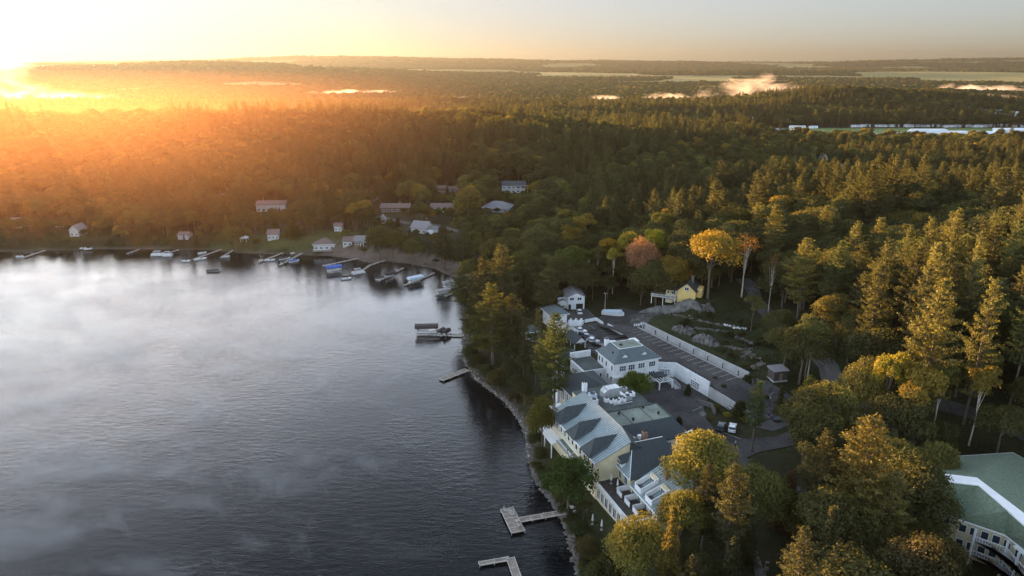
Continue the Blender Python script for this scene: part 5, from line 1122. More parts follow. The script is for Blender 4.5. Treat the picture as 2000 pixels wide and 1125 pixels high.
for i in range(46):
    px = random.choice([random.uniform(10, 480), random.uniform(470, 900)]); py = random.uniform(478, 487) if px < 700 else random.uniform(500, 520) if random.random() < .4 else random.uniform(440, 480)
    x, y, z = gp(px, py); dd_ = float(shore_d(np.array([x]), np.array([y]))[0])
    if dd_ < 3 or any((x - a) ** 2 + (y - b_) ** 2 < 64 for a, b_, _r in LAKEHOUSES): continue
    tree(['bush0', 'bush1', 'spruce1', 'maple0'][i % 4], x, y, z, random.uniform(2.2, 6.0), random.uniform(1.6, 3.0), [(0.07, 0.08, 0.028), (0.10, 0.10, 0.03), (0.05, 0.06, 0.024)][i % 3], 'garden bush on the lawns between the far shore cottages', 'shrub', 'garden bushes of the far shore')
for i in range(46):
    s_ = random.uniform(43, 68); r_ = random.uniform(-26, 18); x, y = HL(s_, r_)
    tree(['bush0', 'bush1'][i % 2], x, y, hz1(x, y), random.uniform(.8, 1.9), random.uniform(.8, 1.8), [(0.045, 0.050, 0.020), (0.060, 0.055, 0.024), (0.050, 0.038, 0.020)][i % 3], 'low brush growing on the rocky slope above the parking wall', 'shrub', 'brush of the rocky slope')
# ------------------------------------------------------------------ where the forest may grow
def rock_y(): pass
def forest_ok(x, y, z, d):
    s, r = LH(x, y)
    ok = (d > 2.5) & (z > 0.6)
    ok &= ~((s > np.where(r < 8, -11.5, -34)) & (s < 44) & (r > -66) & (r < 48))   # hotel grounds
    ok &= ~((s > -34) & (s < 25) & (r >= 48) & (r < 72))
    ok &= ~((s >= 25) & (s < 42) & (r >= 48) & (r < 53))
    ok &= ~((s > 30) & (s < 64) & (r > -46) & (r < 12))               # rocky clearing
    ok &= ~((s >= 64) & (s < 80) & (r > -42) & (r < -10))
    ok &= ~((s > 40) & (s < 51) & (r >= 10) & (r < 46))               # lot corner and back road
    ok &= ~in_poly(x, y, [(72, 85), (118, 85), (130, 140), (86, 140)])
    ok &= ~in_poly(x, y, FIELD)
    ok &= ~in_poly(x, y, [(770, 900), (1400, 1000), (1400, 1150), (840, 1100)])
    ok &= ~in_poly(x, y, [(930, 1130), (1500, 1250), (1500, 1400), (960, 1290)])
    for hx, hy, hr in LAKEHOUSES: ok &= ((x - hx) ** 2 + (y - hy) ** 2) > hr * hr
    for pts, hw in ROADS: ok &= seg_d(x, y, pts) > hw
    return ok
# ------------------------------------------------------------------ docks, boats, lifts
def dock(pts, wd, label, z=0.55, mat='wood', group=None, cross=None, px=True):
    P = [W(*p, z) if px else p for p in pts]; r = empty('dock', (*P[0], 0), 0, label, 'dock', group); ox, oy = P[0]; dk = MB(); ed = MB(); ps = MB(); lp = []
    for a, b_ in zip(P[:-1], P[1:]):
        a = Vector((a[0] - ox, a[1] - oy, z)); b_ = Vector((b_[0] - ox, b_[1] - oy, z)); d = (b_ - a); L_ = d.length; d.normalize(); n_ = Vector((-d.y, d.x, 0)) * wd / 2
        dk.bar(a - Vector((0, 0, .05)), b_ - Vector((0, 0, .05)), wd, 0.12)
        for q in (n_, -n_): ed.bar(a + q, b_ + q, 0.14, 0.2)
        ed.bar(a + n_, a - n_, .14, .2); ed.bar(b_ + n_, b_ - n_, .14, .2)
        for i in range(1, int(L_ / 2.6)): c = a + d * (L_ * i / int(L_ / 2.6)); ed.bar(c + n_, c - n_, .1, .19)
        for i in range(int(L_ / 3) + 1): c = a + d * min(L_, 3 * i); lp += [c + n_, c - n_]
    dk.build('deck', M[mat], r); ed.build('edge_rail', M['woodpale'], r)
    for p in lp[:24]: MB().cyl((p.x, p.y, -2.0), (p.x, p.y, z + .25), .07, None, 5).build('pile', M['metal'], r)
    return r
def hull_mesh(L_, Wd, H, name='hull'):
    mb = MB(); st = [(-.5, .42, .0), (-.25, .5, -.05), (.1, .5, -.05), (.33, .36, .04), (.5, .03, .16)]; rings = []
    for fx, fw, dz in st: rings.append([(fx * L_, -fw * Wd, H + dz), (fx * L_, -fw * Wd * .7, 0.05 + max(0, dz)), (fx * L_, fw * Wd * .7, 0.05 + max(0, dz)), (fx * L_, fw * Wd, H + dz)])
    for a, b_ in zip(rings[:-1], rings[1:]):
        for i in range(3): mb.face([a[i], b_[i], b_[i + 1], a[i + 1]])
    mb.face(rings[0]); mb.face(rings[-1][::-1])
    for a, b_ in zip(rings[2:-1], rings[3:]): mb.face([a[0], a[3], b_[3], b_[0]])
    mb.face([rings[0][0], rings[0][3], (-.42 * L_, .4 * Wd, H * .95), (-.42 * L_, -.4 * Wd, H * .95)]); return mb.mesh(name)
def boat(px, py, L_, rot, label, hullm='hull', cover=None, group=None, z=0.1):
    x, y = W(px, py, z); r = empty('motorboat', (x, y, z - .1), math.radians(rot), label, 'boat', group); Wd = L_ * .36
    add('hull', hull_mesh(L_, Wd, .75), M[hullm], r)
    MB().box(-.42 * L_, .05 * L_, -.36 * Wd, .36 * Wd, .3, .38).build('floor', M['cover_grey'], r)
    if cover: MB().prism([(-.46 * L_, -.44 * Wd), (.3 * L_, -.38 * Wd), (.42 * L_, 0), (.3 * L_, .38 * Wd), (-.46 * L_, .44 * Wd)], .72, [.95, 1.25, .95, 1.25, .95]).build('cover', M[cover], r)
    else:
        MB().prism([(.05 * L_, -.36 * Wd), (.14 * L_, -.36 * Wd), (.14 * L_, .36 * Wd), (.05 * L_, .36 * Wd)], .75, [1.25, .8, .8, 1.25]).build('windscreen', M['glass'], r)
        for k_ in (-.2, -.02): MB().box(k_ * L_ - .25, k_ * L_ + .2, -.3 * Wd, .3 * Wd, .38, .8).build('seat', M['trim'], r)
    MB().box(-.56 * L_, -.48 * L_, -.2, .2, .1, 1.15).build('outboard_motor', M['black'], r); return r
def pontoon(px, py, L_, rot, label, top='cover_grey'):
    x, y = W(px, py, .3); r = empty('pontoon_boat', (x, y, 0), math.radians(rot), label, 'boat')
    for s_ in (-.9, .9): MB().cyl((-L_ / 2, s_, .2), (L_ / 2, s_, .2), .32).build('float', M['metal'], r)
    MB().box(-L_ / 2, L_ / 2, -1.2, 1.2, .5, .6).build('deck', M['cover_grey'], r); mb = MB()
    for s_ in (-1.18, 1.18): mb.box(-L_ / 2 + .3, L_ / 2 - .5, s_ - .03, s_ + .03, .6, 1.25)
    mb.box(-L_ / 2 + .3, -L_ / 2 + .36, -1.1, 1.1, .6, 1.25); mb.build('fence', M['hull'], r)
    MB().box(-L_ * .3, L_ * .2, -1.15, 1.15, 2.35, 2.5).build('canopy', M[top], r)
    for a in (-L_ * .28, L_ * .18):
        for s_ in (-1.1, 1.1): MB().bar((a, s_, .6), (a, s_, 2.35), .06).build('post', M['metal'], r)
    MB().box(-.2, .5, .2, .9, .6, 1.3).build('console', M['hull'], r); return r
def lift(px, py, L_, Wd, rot, label, top, ztop=3.0):
    x, y = W(px, py, ztop); r = empty('boat_lift', (x, y, 0), math.radians(rot), label, 'boat lift'); h = L_ / 2; v = Wd / 2
    mb = MB(); pr = [(-v, ztop - .7), (-v, ztop), (-v * .6, ztop + .45), (v * .6, ztop + .45), (v, ztop), (v, ztop - .7)]; n = len(pr)
    mb.v = [(-h, a, z) for a, z in pr] + [(h, a, z) for a, z in pr]; mb.f = [tuple(range(n)), tuple(reversed(range(n, 2 * n)))] + [(i, n + i, n + (i + 1) % n, (i + 1) % n) for i in range(n)]
    mb.build('canopy', M[top], r)
    for a in (-h * .85, h * .85):
        for b_ in (-v * .9, v * .9): MB().bar((a, b_, -1.5), (a, b_, ztop - .6), .12).build('post', M['metal'], r)
    MB().bar((-h * .85, -v * .9, .5), (h * .85, -v * .9, .5), .12).bar((-h * .85, v * .9, .5), (h * .85, v * .9, .5), .12).bar((-h * .5, -v * .9, .6), (-h * .5, v * .9, .6), .12).bar((h * .5, -v * .9, .6), (h * .5, v * .9, .6), .12).build('cradle', M['metal'], r)
    b_ = empty('lifted_boat', (x, y, .75), math.radians(rot), 'white boat resting under the ' + label, 'boat'); add('hull', hull_mesh(L_ * .85, Wd * .62, .7), M['hull'], b_); MB().box(-h * .8, -h * .7, -.2, .2, .2, 1.2).build('outboard_motor', M['black'], b_)
    return r
def jetski(px, py, rot, label, z=.3):
    x, y = W(px, py, z); r = empty('jet_ski', (x, y, .05), math.radians(rot), label, 'jet ski'); add('hull', hull_mesh(3.0, 1.15, .5), M['cover_dark'], r)
    MB().prism([(-1.2, -.25), (.1, -.22), (.1, .22), (-1.2, .25)], .5, [.85, .95, .95, .85]).build('seat', M['black'], r); MB().bar((.35, -.4, 1.05), (.35, .4, 1.05), .08).bar((.5, 0, .5), (.35, 0, 1.05), .2).build('handlebar', M['black'], r); return r
# near docks
sw = empty('swim_dock', (*W(1001, 1017, .6), 0), 0, 'rectangular floating dock with reclining chairs at the end of a walkway', 'dock')
Q = [Vector((*W(978, 996, .6), .6)), Vector((*W(1002, 991, .6), .6)), Vector((*W(1025, 1036, .6), .6)), Vector((*W(999, 1041, .6), .6))]; c0 = Vector((*sw.location[:2], 0))
Q = [q - c0 for q in Q]; MB().prism([(q.x, q.y) for q in Q][::-1], .38, .6).build('deck', M['wood'], sw); mb = MB()
for i in range(4): mb.bar(Q[i], Q[(i + 1) % 4], .14, .16)
for t_ in (.2, .4, .6, .8): mb.bar(Q[0].lerp(Q[3], t_) + Vector((0, 0, .02)), Q[1].lerp(Q[2], t_) + Vector((0, 0, .02)), .12, .1)
mb.build('edge_rail', M['woodpale'], sw)
for q in Q: MB().cyl((q.x, q.y, -2), (q.x, q.y, .8), .09).build('pile', M['metal'], sw)
dock([(1013, 1016), (1103, 1000)], 1.5, 'long plank walkway from the stone shore to the rectangular dock')
def deckchair(px, py, rot, lab):
    x, y = W(px, py, .68); r = empty('deck_chair', (x, y, .62), math.radians(rot), lab, 'chair'); MB().prism([(-.3, -.55), (.3, -.55), (.3, .35), (-.3, .35)], [.3, .3, .22, .22], [.38, .38, .3, .3]).build('seat', M['woodpale'], r)
    MB().prism([(-.3, .3), (.3, .3), (.3, .75), (-.3, .75)], [.25, .25, .85, .85], [.33, .33, .95, .95]).build('backrest', M['woodpale'], r)
    for s_ in (-.33, .33): MB().box(s_ - .05, s_ + .05, -.5, .5, .45, .52).build('armrest', M['woodpale'], r); MB().bar((s_, -.45, 0), (s_, -.45, .5), .07).build('leg', M['woodpale'], r); MB().bar((s_, .4, 0), (s_, .3, .5), .07).build('leg', M['woodpale'], r)
for p in [(989, 998, 60, 'pale reclining chair at the far corner of the rectangular dock'), (998, 1001, 50, 'pale reclining chair behind the far corner chair'), (1000, 1005, 40, 'pale reclining chair in the far half of the rectangular dock'), (1011, 1020, 200, 'pale reclining chair where the walkway meets the dock'), (1014, 1027, 210, 'pale reclining chair near the close end of the dock')]: deckchair(*p)
dock([(936, 1101), (994, 1091)], 1.0, 'narrow arm of the bottom dock pointing out into the lake', mat='wood')
dock([(997, 1090), (1018, 1150)], 1.6, 'pale edged bottom dock running in from the shore', mat='wood')
dock([(862, 741), (912, 722)], 2.2, 'short broad wooden dock on the point below the pine clump', mat='wood')
dock([(818, 652), (906, 654)], 1.2, 'dock with three covered lifts by the pines', mat='wood')
lift(833, 636, 8.6, 3.4, 4, 'big dark canopy lift by the pines', 'cover_dark', 3.2)
lift(862, 644, 3.4, 1.7, 60, 'small dark canopy lift beside the big dark one', 'cover_dark', 2.0); lift(872, 645, 3.4, 1.7, 60, 'small dark canopy lift nearest the pines', 'cover_dark', 2.0)
dock([(852, 575), (915, 548)], 1.2, 'curving dock by the two grey covers near the pines'); lift(879, 550, 6.5, 3.0, 32, 'domed grey canopy lift in the bay corner', 'cover_grey'); lift(866, 566, 6.0, 2.8, 25, 'rounded pale grey canopy lift below the domed one', 'cover_grey', 2.4)
dock([(870, 578), (912, 560)], 1.1, 'low dock against the pines below the grey covers')
dock([(790, 557), (848, 533)], 1.1, 'dark dock beside the pale blue canopy lift'); lift(811, 541, 7.2, 3.2, 38, 'pale blue flat canopy lift in the bay', 'cover_pale')
dock([(740, 548), (788, 523)], 1.1, 'dark dock in the shadow of the round shore trees'); lift(762, 533, 5.5, 2.8, 30, 'brown canopy lift in the tree reflection', 'cover_dark', 2.4); boat(743, 545, 5.2, 35, 'white hulled boat against the dark dock', cover='cover_dark')
dock([(704, 531), (722, 518), (752, 508)], 1.1, 'long dock from the end of the gravel beach'); pontoon(700, 533, 6.5, 35, 'pontoon boat with grey canopy at the beach end dock')
jetski(673, 541, 30, 'dark jet ski farther from the pontoon boat'); jetski(684, 540, 30, 'dark jet ski next to the pontoon boat'); boat(677, 545, 4.6, 20, 'low white boat in front of the jet skis')
dock([(631, 519), (702, 504)], 1.1, 'dock running out from the gravel beach beside the blue canopy'); lift(652, 520, 7.6, 3.2, 22, 'bright blue canopy lift off the gravel beach', 'cover_blue', 3.0)
dock([(546, 518), (600, 489)], 1.2, 'long slanting dock below the shore hedge'); boat(574, 511, 5.6, 38, 'boat with blue cover beside the slanting dock', cover='cover_blue'); boat(556, 506, 5.8, 35, 'boat with brown cover moored behind the slanting dock', cover='cover_dark'); boat(575, 495, 4.6, 40, 'small white boat on the shore side of the slanting dock'); boat(552, 516, 4.2, 15, 'dark open boat at the tip of the slanting dock', 'cover_dark')
dock([(505, 512), (552, 494)], 1.0, 'narrow dock with a bench platform and a mast'); boat(527, 509, 5.2, 10, 'white rowing boat beside the mast dock')
MS = empty('mast', (*W(510, 508, .6), 0), 0, 'thin pale mast on the end of the narrow dock', 'mast'); MB().cyl((0, 0, 0), (0, 0, 3.4), .06).build('pole', M['woodpale'], MS); MB().box(-1.2, 1.2, -.8, .8, .4, .75).build('base', M['woodpale'], MS)
dock([(432, 503), (462, 484)], 1.0, 'short dock under the clipped cone tree'); boat(441, 502, 4.0, 20, 'tiny white boat at the short dock')
dock([(376, 507), (432, 487)], 1.2, 'long dock with two boats in the hazy cove'); boat(391, 507, 6.2, 35, 'white boat at the tip of the hazy cove dock'); boat(363, 511, 4.0, 10, 'small white boat floating off the hazy cove dock'); boat(395, 495, 4.5, 35, 'white boat on the shore side of the hazy cove dock')
boat(418, 530, 6.4, 8, 'dark low boat lying out on the open lake', 'cover_grey', 'cover_dark')
dock([(322, 496), (348, 488)], 1.0, 'dock with the white pontoon boat'); pontoon(309, 498, 7.0, 5, 'white pontoon boat in the orange reflection'); pontoon(328, 499, 5.0, 5, 'smaller pontoon boat behind the white one')
dock([(249, 495), (272, 487)], .9, 'lone plank dock in the orange haze'); boat(172, 487, 4.0, 20, 'small white boat pulled on the hazy shore', z=.6)
dock([(45, 503), (88, 489)], 1.2, 'long dock in the brightest haze'); boat(39, 502, 3.6, 5, 'small white boat at the end of the brightest hazy dock'); boat(162, 486, 3.0, 20, 'smaller white boat pulled on the hazy shore', z=.6)

# shore stones
def stones(name, pts, n, size, mat, label=None, kind='stuff'):
    mb = MB()
    for i in range(n):
        t_ = random.random() * (len(pts) - 1); a = int(t_); p = along(pts[a], pts[min(a + 1, len(pts) - 1)], t_ - a); s_ = size * random.uniform(.35, 1.1); x = p[0] + random.gauss(0, .5); y = p[1] + random.gauss(0, .5); z = hz1(x, y)
        k_ = [(x + s_ * .5 * math.cos(j * 1.047 + random.random() * .4) * random.uniform(.7, 1.2), y + s_ * .5 * math.sin(j * 1.047) * random.uniform(.7, 1.2)) for j in range(6)]
        mb.prism(k_, z - .3, [z + s_ * random.uniform(.15, .45) for _ in k_])
    o = mb.build(name, M[mat]); o['kind'] = kind; return o
SPTS = [tuple(p) for p in SHORE[16:30]]
stones('shore_stones', [(p[0] + .5, p[1]) for p in SPTS], 1500, .75, 'stone')
stones('shore_foam_stones', [(p[0] - .1, p[1]) for p in SPTS[2:8]], 420, .42, 'woodpale')
stones('beach_stones', [tuple(p) for p in SHORE[6:15]], 260, .7, 'stone')
# rock cuts
def rockface(px0, py0, px1, py1, h, dp, label, seed):
    a = gp(px0, py0); b_ = gp(px1, py1); n = 26; m_ = 7; V_ = []; 
    dx = b_[0] - a[0]; dy = b_[1] - a[1]; L_ = math.hypot(dx, dy); nx, ny = -dy / L_, dx / L_
    if ny < 0: nx, ny = -nx, -ny
    r_ = np.random.default_rng(seed)
    for i in range(n):
        t_ = i / (n - 1); e = min(1, 4 * t_, 4 * (1 - t_)) * (.7 + .3 * noise(np.array([t_ * 7.0]), np.array([seed * 1.0]))[0])
        for j in range(m_):
            v = j / (m_ - 1); x = a[0] + dx * t_ + nx * (dp * v + r_.normal() * .45); y = a[1] + dy * t_ + ny * (dp * v) + r_.normal() * .45
            prof = (0, .45, .8, 1.0, 1.0, .9, .3)[j]; z = hz1(x, y) - .4 + h * e * prof + r_.normal() * .22 * e - (0.6 if j == 0 else 0)
            z += (0.35 * math.sin(i * 2.1 + j * 1.7) + .25 * math.sin(i * 3.7 - j)) * e; V_.append((x, y, z))
    idx = np.arange(n * m_).reshape(n, m_); F_ = np.stack([idx[:-1, :-1], idx[1:, :-1], idx[1:, 1:], idx[:-1, 1:]], -1).reshape(-1, 4)
    o = add('rock_outcrop', np_mesh('rock_outcrop', V_, F_), M['rock']); tag(o, label, 'rock outcrop'); return o
rockface(1236, 612, 1372, 612, 3.4, 5, 'long grey rock outcrop below the yellow cottage', 1); rockface(1362, 612, 1402, 611, 1.8, 4, 'low end of pale rock where the cottage outcrop ends', 2)
rockface(1305, 650, 1355, 660, 2.6, 3.5, 'rounded grey rock face above the parking wall', 3); rockface(1345, 668, 1402, 682, 3.0, 4, 'steeper grey rock face further along the parking wall', 4)
stones('rubble', [HL(45, -6), HL(52, 4), HL(50, 14), HL(45, 16)], 420, .9, 'stone'); stones('slope_scree', [HL(46, -20), HL(56, -12), HL(58, 0), HL(48, 8)], 380, .7, 'rock'); stones('boulder_scatter', [HL(36, -40), HL(46, -38), HL(55, -22), HL(62, -14)], 160, .9, 'stone')
stones('white_rubble', [HL(60, -17), HL(63, -12)], 50, .9, 'trim')
# stone paths at the bottom
for pts, nm in (([(1398, 1000), (1413, 1028), (1445, 1000)], 'garden_steps'), ([(1413, 1028), (1440, 1062), (1478, 1095), (1486, 1140)], 'stone_path')):
    P_ = [gp(*p)[:2] for p in pts]; strip(nm, P_, .8, .14, M['stone']); ROADS.append((P_, 3.0))
    stones(nm + '_edging', [(p[0] + .9, p[1]) for p in P_], 90, .8, 'stone')

# ------------------------------------------------------------------ cars
def car(x, y, z, rot, label, paint='carwhite', L_=4.5, Wd=1.8, suv=False, group=None):
    r = empty('parked_car', (x, y, z), rot, label, 'car', group); H = .82; T_ = 1.62 if suv else 1.42
    def sweep(pr, hw, nm, mt, inset=0):
        mb = MB(); n = len(pr); mb.v = [(a, -hw(z_), z_) for a, z_ in pr] + [(a, hw(z_), z_) for a, z_ in pr]
        mb.f = [tuple(range(n)), tuple(reversed(range(n, 2 * n)))] + [(i, n + i, n + (i + 1) % n, (i + 1) % n) for i in range(n)]; return mb.build(nm, M[mt], r)
    h = L_ / 2
    sweep([(-h, .3), (-h * 1.0, .78), (-h * .93, .95), (-h * .2, .98), (h * .35, .96), (h * .9, .82), (h, .62), (h * .98, .3)], lambda z_: Wd / 2, 'body', paint)
    sweep([(-h * .88, .95), (-h * (.82 if suv else .62), T_ - .08), (h * .12, T_ - .08), (h * .48, .95)], lambda z_: Wd / 2 * (.97 if z_ < 1 else .80), 'windows', 'glass')
    sweep([(-h * (.82 if suv else .60), T_ - .1), (-h * .5, T_), (0, T_), (h * .12, T_ - .1)], lambda z_: Wd / 2 * .81, 'roof', paint)
    for a in (-h * .62, h * .62):
        for b_ in (-Wd / 2 + .08, Wd / 2 - .08):
            wv = MB().cyl((a, b_ - .11, .33), (a, b_ + .11, .33), .33, None, 12).build('wheel', M['rubber'], r)
    for b_ in (-Wd * .36, Wd * .36): MB().box(h * .955, h * 1.005, b_ - .18, b_ + .18, .58, .74).build('headlight', M['metal'], r); MB().box(-h * 1.005, -h * .97, b_ - .16, b_ + .16, .66, .84).build('tail_light', M['brick'], r)
    return r
def pcar(px, py, rot, label, zoff=0.16, **kw):
    x, y, z = gp(px, py); car(x, y, z + zoff, math.radians(rot), label, **kw)
pcar(1408, 838, 66, 'dark suv parked nose in by the reddish bush', paint='carblack', suv=True); pcar(1430, 840, 68, 'white car parked beside the dark suv'); pcar(1512, 819, 95, 'dark grey car parked alone in the corner bays', paint='carblack')
pcar(1437, 800, 20, 'silver car half hidden behind the planted island', paint='cargrey')
pcar(1158, 669, -35, 'white car on the near side of the far car park'); pcar(1134, 649, -35, 'white car on the pergola side of the far car park', paint='carwhite'); pcar(1131, 612, 95, 'white pickup in front of the garage house door', suv=True)
pcar(1141, 657, -35, 'dark car beside the trellis shelter', paint='carblack'); pcar(1148, 661, -35, 'grey car between the dark and the white car', paint='cargrey')
x, y, z = gp(1207, 667); r = empty('boat_trailer', (x, y, z + .14), math.radians(12), 'long pale boat on a trailer against the planted slope', 'boat'); add('hull', hull_mesh(8, 2.4, 1.2), M['cover_grey'], r); MB().prism([(-3.4, -1), (2.6, -.9), (2.6, .9), (-3.4, 1)], 1.15, [1.35, 1.9, 1.9, 1.35]).build('cover', M['cover_dark'], r)
for a in (-1, .4):
    for b_ in (-1.1, 1.1): MB().cyl((a, b_ - .1, .3), (a, b_ + .1, .3), .32).build('wheel', M['rubber'], r)
x, y, z = gp(1196, 675); r = empty('small_trailer', (x, y, z + .14), math.radians(5), 'small white box trailer beside the guest house roof', 'trailer'); MB().box(-1.1, 1.1, -.8, .8, .5, 1.5).build('body', M['trim'], r)
for b_ in (-.85, .85): MB().cyl((0, b_ - .08, .3), (0, b_ + .08, .3), .3).build('wheel', M['rubber'], r)
x, y, z = gp(1197, 616); r = empty('covered_boat', (x, y, z + .1), math.radians(-18), 'long white tarpaulin covered boat at the wood edge behind the car park', 'boat'); add('hull', hull_mesh(8.5, 2.6, 1.3), M['hull'], r); MB().prism([(-4, -1.2), (3, -1.1), (4, 0), (3, 1.1), (-4, 1.2)], 1.2, [1.5, 2.2, 1.5, 2.2, 1.5]).build('cover', M['cover_pale'], r); MB().box(-2, 2, -.6, .6, 0, .2).build('cradle', M['darkwood'], r)
for i in range(3):
    x, y, z = gp(1114 + 10 * i, 635); r = empty('wrapped_boat', (x, y, z + .12), math.radians(75 - 4 * i), ['white wrapped bundle nearest the annex', 'middle white wrapped bundle', 'white wrapped bundle nearest the white fence'][i], 'bundle')
    MB().prism([(-2, -.85), (1.2, -.85), (2.2, 0), (1.2, .85), (-2, .85)], .1, [1.3, 1.5, 1.1, 1.5, 1.3]).prism([(-1.9, -.3), (1.0, -.3), (1.0, .3), (-1.9, .3)], 1.2, [1.9, 2.2, 2.2, 1.9]).build('wrapping', M['trim'], r); MB().box(-1.6, 1.2, -.6, .6, 0, .1).build('pallet', M['wood'], r)
pcar(1116, 668, -35, 'grey car on the pergola side under the shelter roof', paint='cargrey'); pcar(1168, 676, -35, 'black car at the near corner of the far car park', paint='carblack'); pcar(1474, 792, 110, 'pale grey car behind the slender pine', paint='cargrey')
# lamp posts and sign
for px, py, l in ((1434, 889, 'black lamp post on the lawn edge by the drive'), (1502, 800, 'dark lamp post by the corner bays with a pale head')):
    x, y, z = gp(px, py); r = empty('lamp_post', (x, y, z), 0, l, 'lamp post'); MB().cyl((0, 0, 0), (0, 0, 3.4), .08, .05).build('pole', M['black'], r); MB().cyl((0, 0, 3.4), (0, 0, 3.9), .22, .12).build('lantern', M['metal'], r); MB().cyl((0, 0, 0), (0, 0, .3), .2).build('base', M['black'], r)
x, y, z = gp(1411, 884); parasol(x, y, z, 'closed white parasol on the paved bend of the drive')
# utility poles and cables
def upole(x, y, z, H, rot, label, trans=0, arms=((0.97, 1.3),), lamp=False, pale=False):
    r = empty('utility_pole', (x, y, z), rot, label, 'utility pole'); MB().cyl((0, 0, -.5), (0, 0, H), .2, .13, 8).build('pole', M['woodpale' if pale else 'wood'], r)
    for f, w_ in arms:
        a = MB().bar((-w_, 0, H * f), (w_, 0, H * f), .14).build('crossarm', M['wood'], r)
        MB().cyl((-w_ * .9, 0, H * f), (-w_ * .9, 0, H * f + .3), .07).cyl((w_ * .9, 0, H * f), (w_ * .9, 0, H * f + .3), .07).build('insulators', M['trim'], a)
    for i in range(trans): s_ = -1 if i == 0 else 1; MB().cyl((s_ * .62, 0, H * .80), (s_ * .62, 0, H * .80 + 1.15), .36, .36, 10).build('transformer', M['metal'], r)
    if lamp: MB().bar((0, 0, H * .9), (.9, 0, H * .93), .08).box(.7, 1.2, -.15, .15, H * .93 - .1, H * .93 + .12).build('lamp', M['metal'], r)
    return r
x1, y1, z1_, h1 = tz(1577, 738, 668); upole(x1, y1, z1_, h1, .1, 'tall pale utility pole beside the dark cabin', arms=((.98, 1.4), (.80, 1.0), (.74, .8)), pale=True)
x2, y2, z2_ = *HL(63.5, 54), 0; z2_ = hz1(x2, y2); P2 = W(1684, 784, z2_ + 13.0)
x2, y2 = P2; z2_ = hz1(x2, y2); upole(x2, y2, z2_, 13.0, .1, 'utility pole with two grey transformers behind the huge golden pine', 2, ((.985, 1.3), (.90, 1.3)))
x3, y3, z3, h3 = tz(1743, 850, 800); upole(x3, y3, z3, h3 + 3, .2, 'weathered utility pole below the tallest golden pine', arms=((.95, .5), (.85, .5)), pale=True)
for px, py, tp, l in ((1253, 573, 528, 'thin pole at the wood edge beside the cottage deck'), (1322, 560, 522, 'thin pole right beside the yellow cottage roof'), (1181, 611, 572, 'thin pale pole behind the covered boat'), (837, 386, 366, 'utility pole on the hillside between two houses'), (824, 428, 408, 'utility pole with a white lamp by the lane'), (834, 437, 426, 'short post beside the white gabled house'), (483, 400, 384, 'thin pole over the long bungalow'), (921, 437, 425, 'short pole with white lamp in the trees by the lane')):
    x, y, z, h = tz(px, py, tp); upole(x, y, z, h, 0, l, arms=((.96, .5),), lamp='lamp' in l)
def cable(a, b_, sag, label):
    a = Vector(a); b_ = Vector(b_); mb = MB(); p = a; n = 10
    for i in range(1, n + 1): t_ = i / n; q = a.lerp(b_, t_) - Vector((0, 0, sag * 4 * t_ * (1 - t_))); mb.cyl(p, q, .035, None, 4, False); p = q
    tag(mb.build('power_cable', M['black']), label, 'cable', 'power cables between the utility poles')
for o_ in (-1.2, 0, 1.2): cable((x1 + o_, y1, z1_ + h1 * .98), (x2 + o_, y2, z2_ + 12.8), 1.2, 'thin power cable slung between the pale pole and the transformer pole'); cable((x2 + o_, y2, z2_ + 12.6), (x3 + o_, y3, z3 + h3 + 2.6), 1.0, 'thin power cable from the transformer pole to the weathered pole')

# ------------------------------------------------------------------ town edge beyond the forest
mh = empty('mobile_home', (0, 0, 0)); tag(mh, 'x', 'mobile home')
bd = MB().box(-7.5, 7.5, -2, 2, .5, 3.2).build('wall', M['trim'], mh); gable(mh, -7.5, 7.5, -2, 2, 3.2, 4.0, 'industrial', 'trim', 'x', .2); MB().box(-7.4, 7.4, -1.9, 1.9, 0, .5).build('skirt', M['greywall'], mh)
for a in (-5, -1, 4): win(mh, (a, -2, 2), '-y', 1.3, .9, 2)
MB().box(1.2, 2.1, -2.05, -2, .6, 2.6).build('door', M['brick'], mh)
GRP = 'mobile homes along the far side of the town field'
xs = [1548, 1562, 1588, 1672, 1692, 1722, 1747, 1774, 1796, 1808, 1830, 1846, 1862, 1886, 1902, 1918, 1936, 1962, 1985]; first = True
for i, px in enumerate(xs):
    py = 248.5 if px > 1600 else 251; z = 5.0; 
    for _ in range(6): x, y = W(px, py, z); z = hz1(x, y)
    o = mh if first else dup_tree(mh, (0, 0, 0)); first = False
    o.location = (x, y + random.uniform(-6, 6), z); o.rotation_euler[2] = random.uniform(-.12, .12); o.scale = (random.uniform(.8, 1.25), 1.2, random.uniform(1.0, 1.25))
    tag(o, 'pale mobile home in the row along the far side of the town field', 'mobile home', GRP)
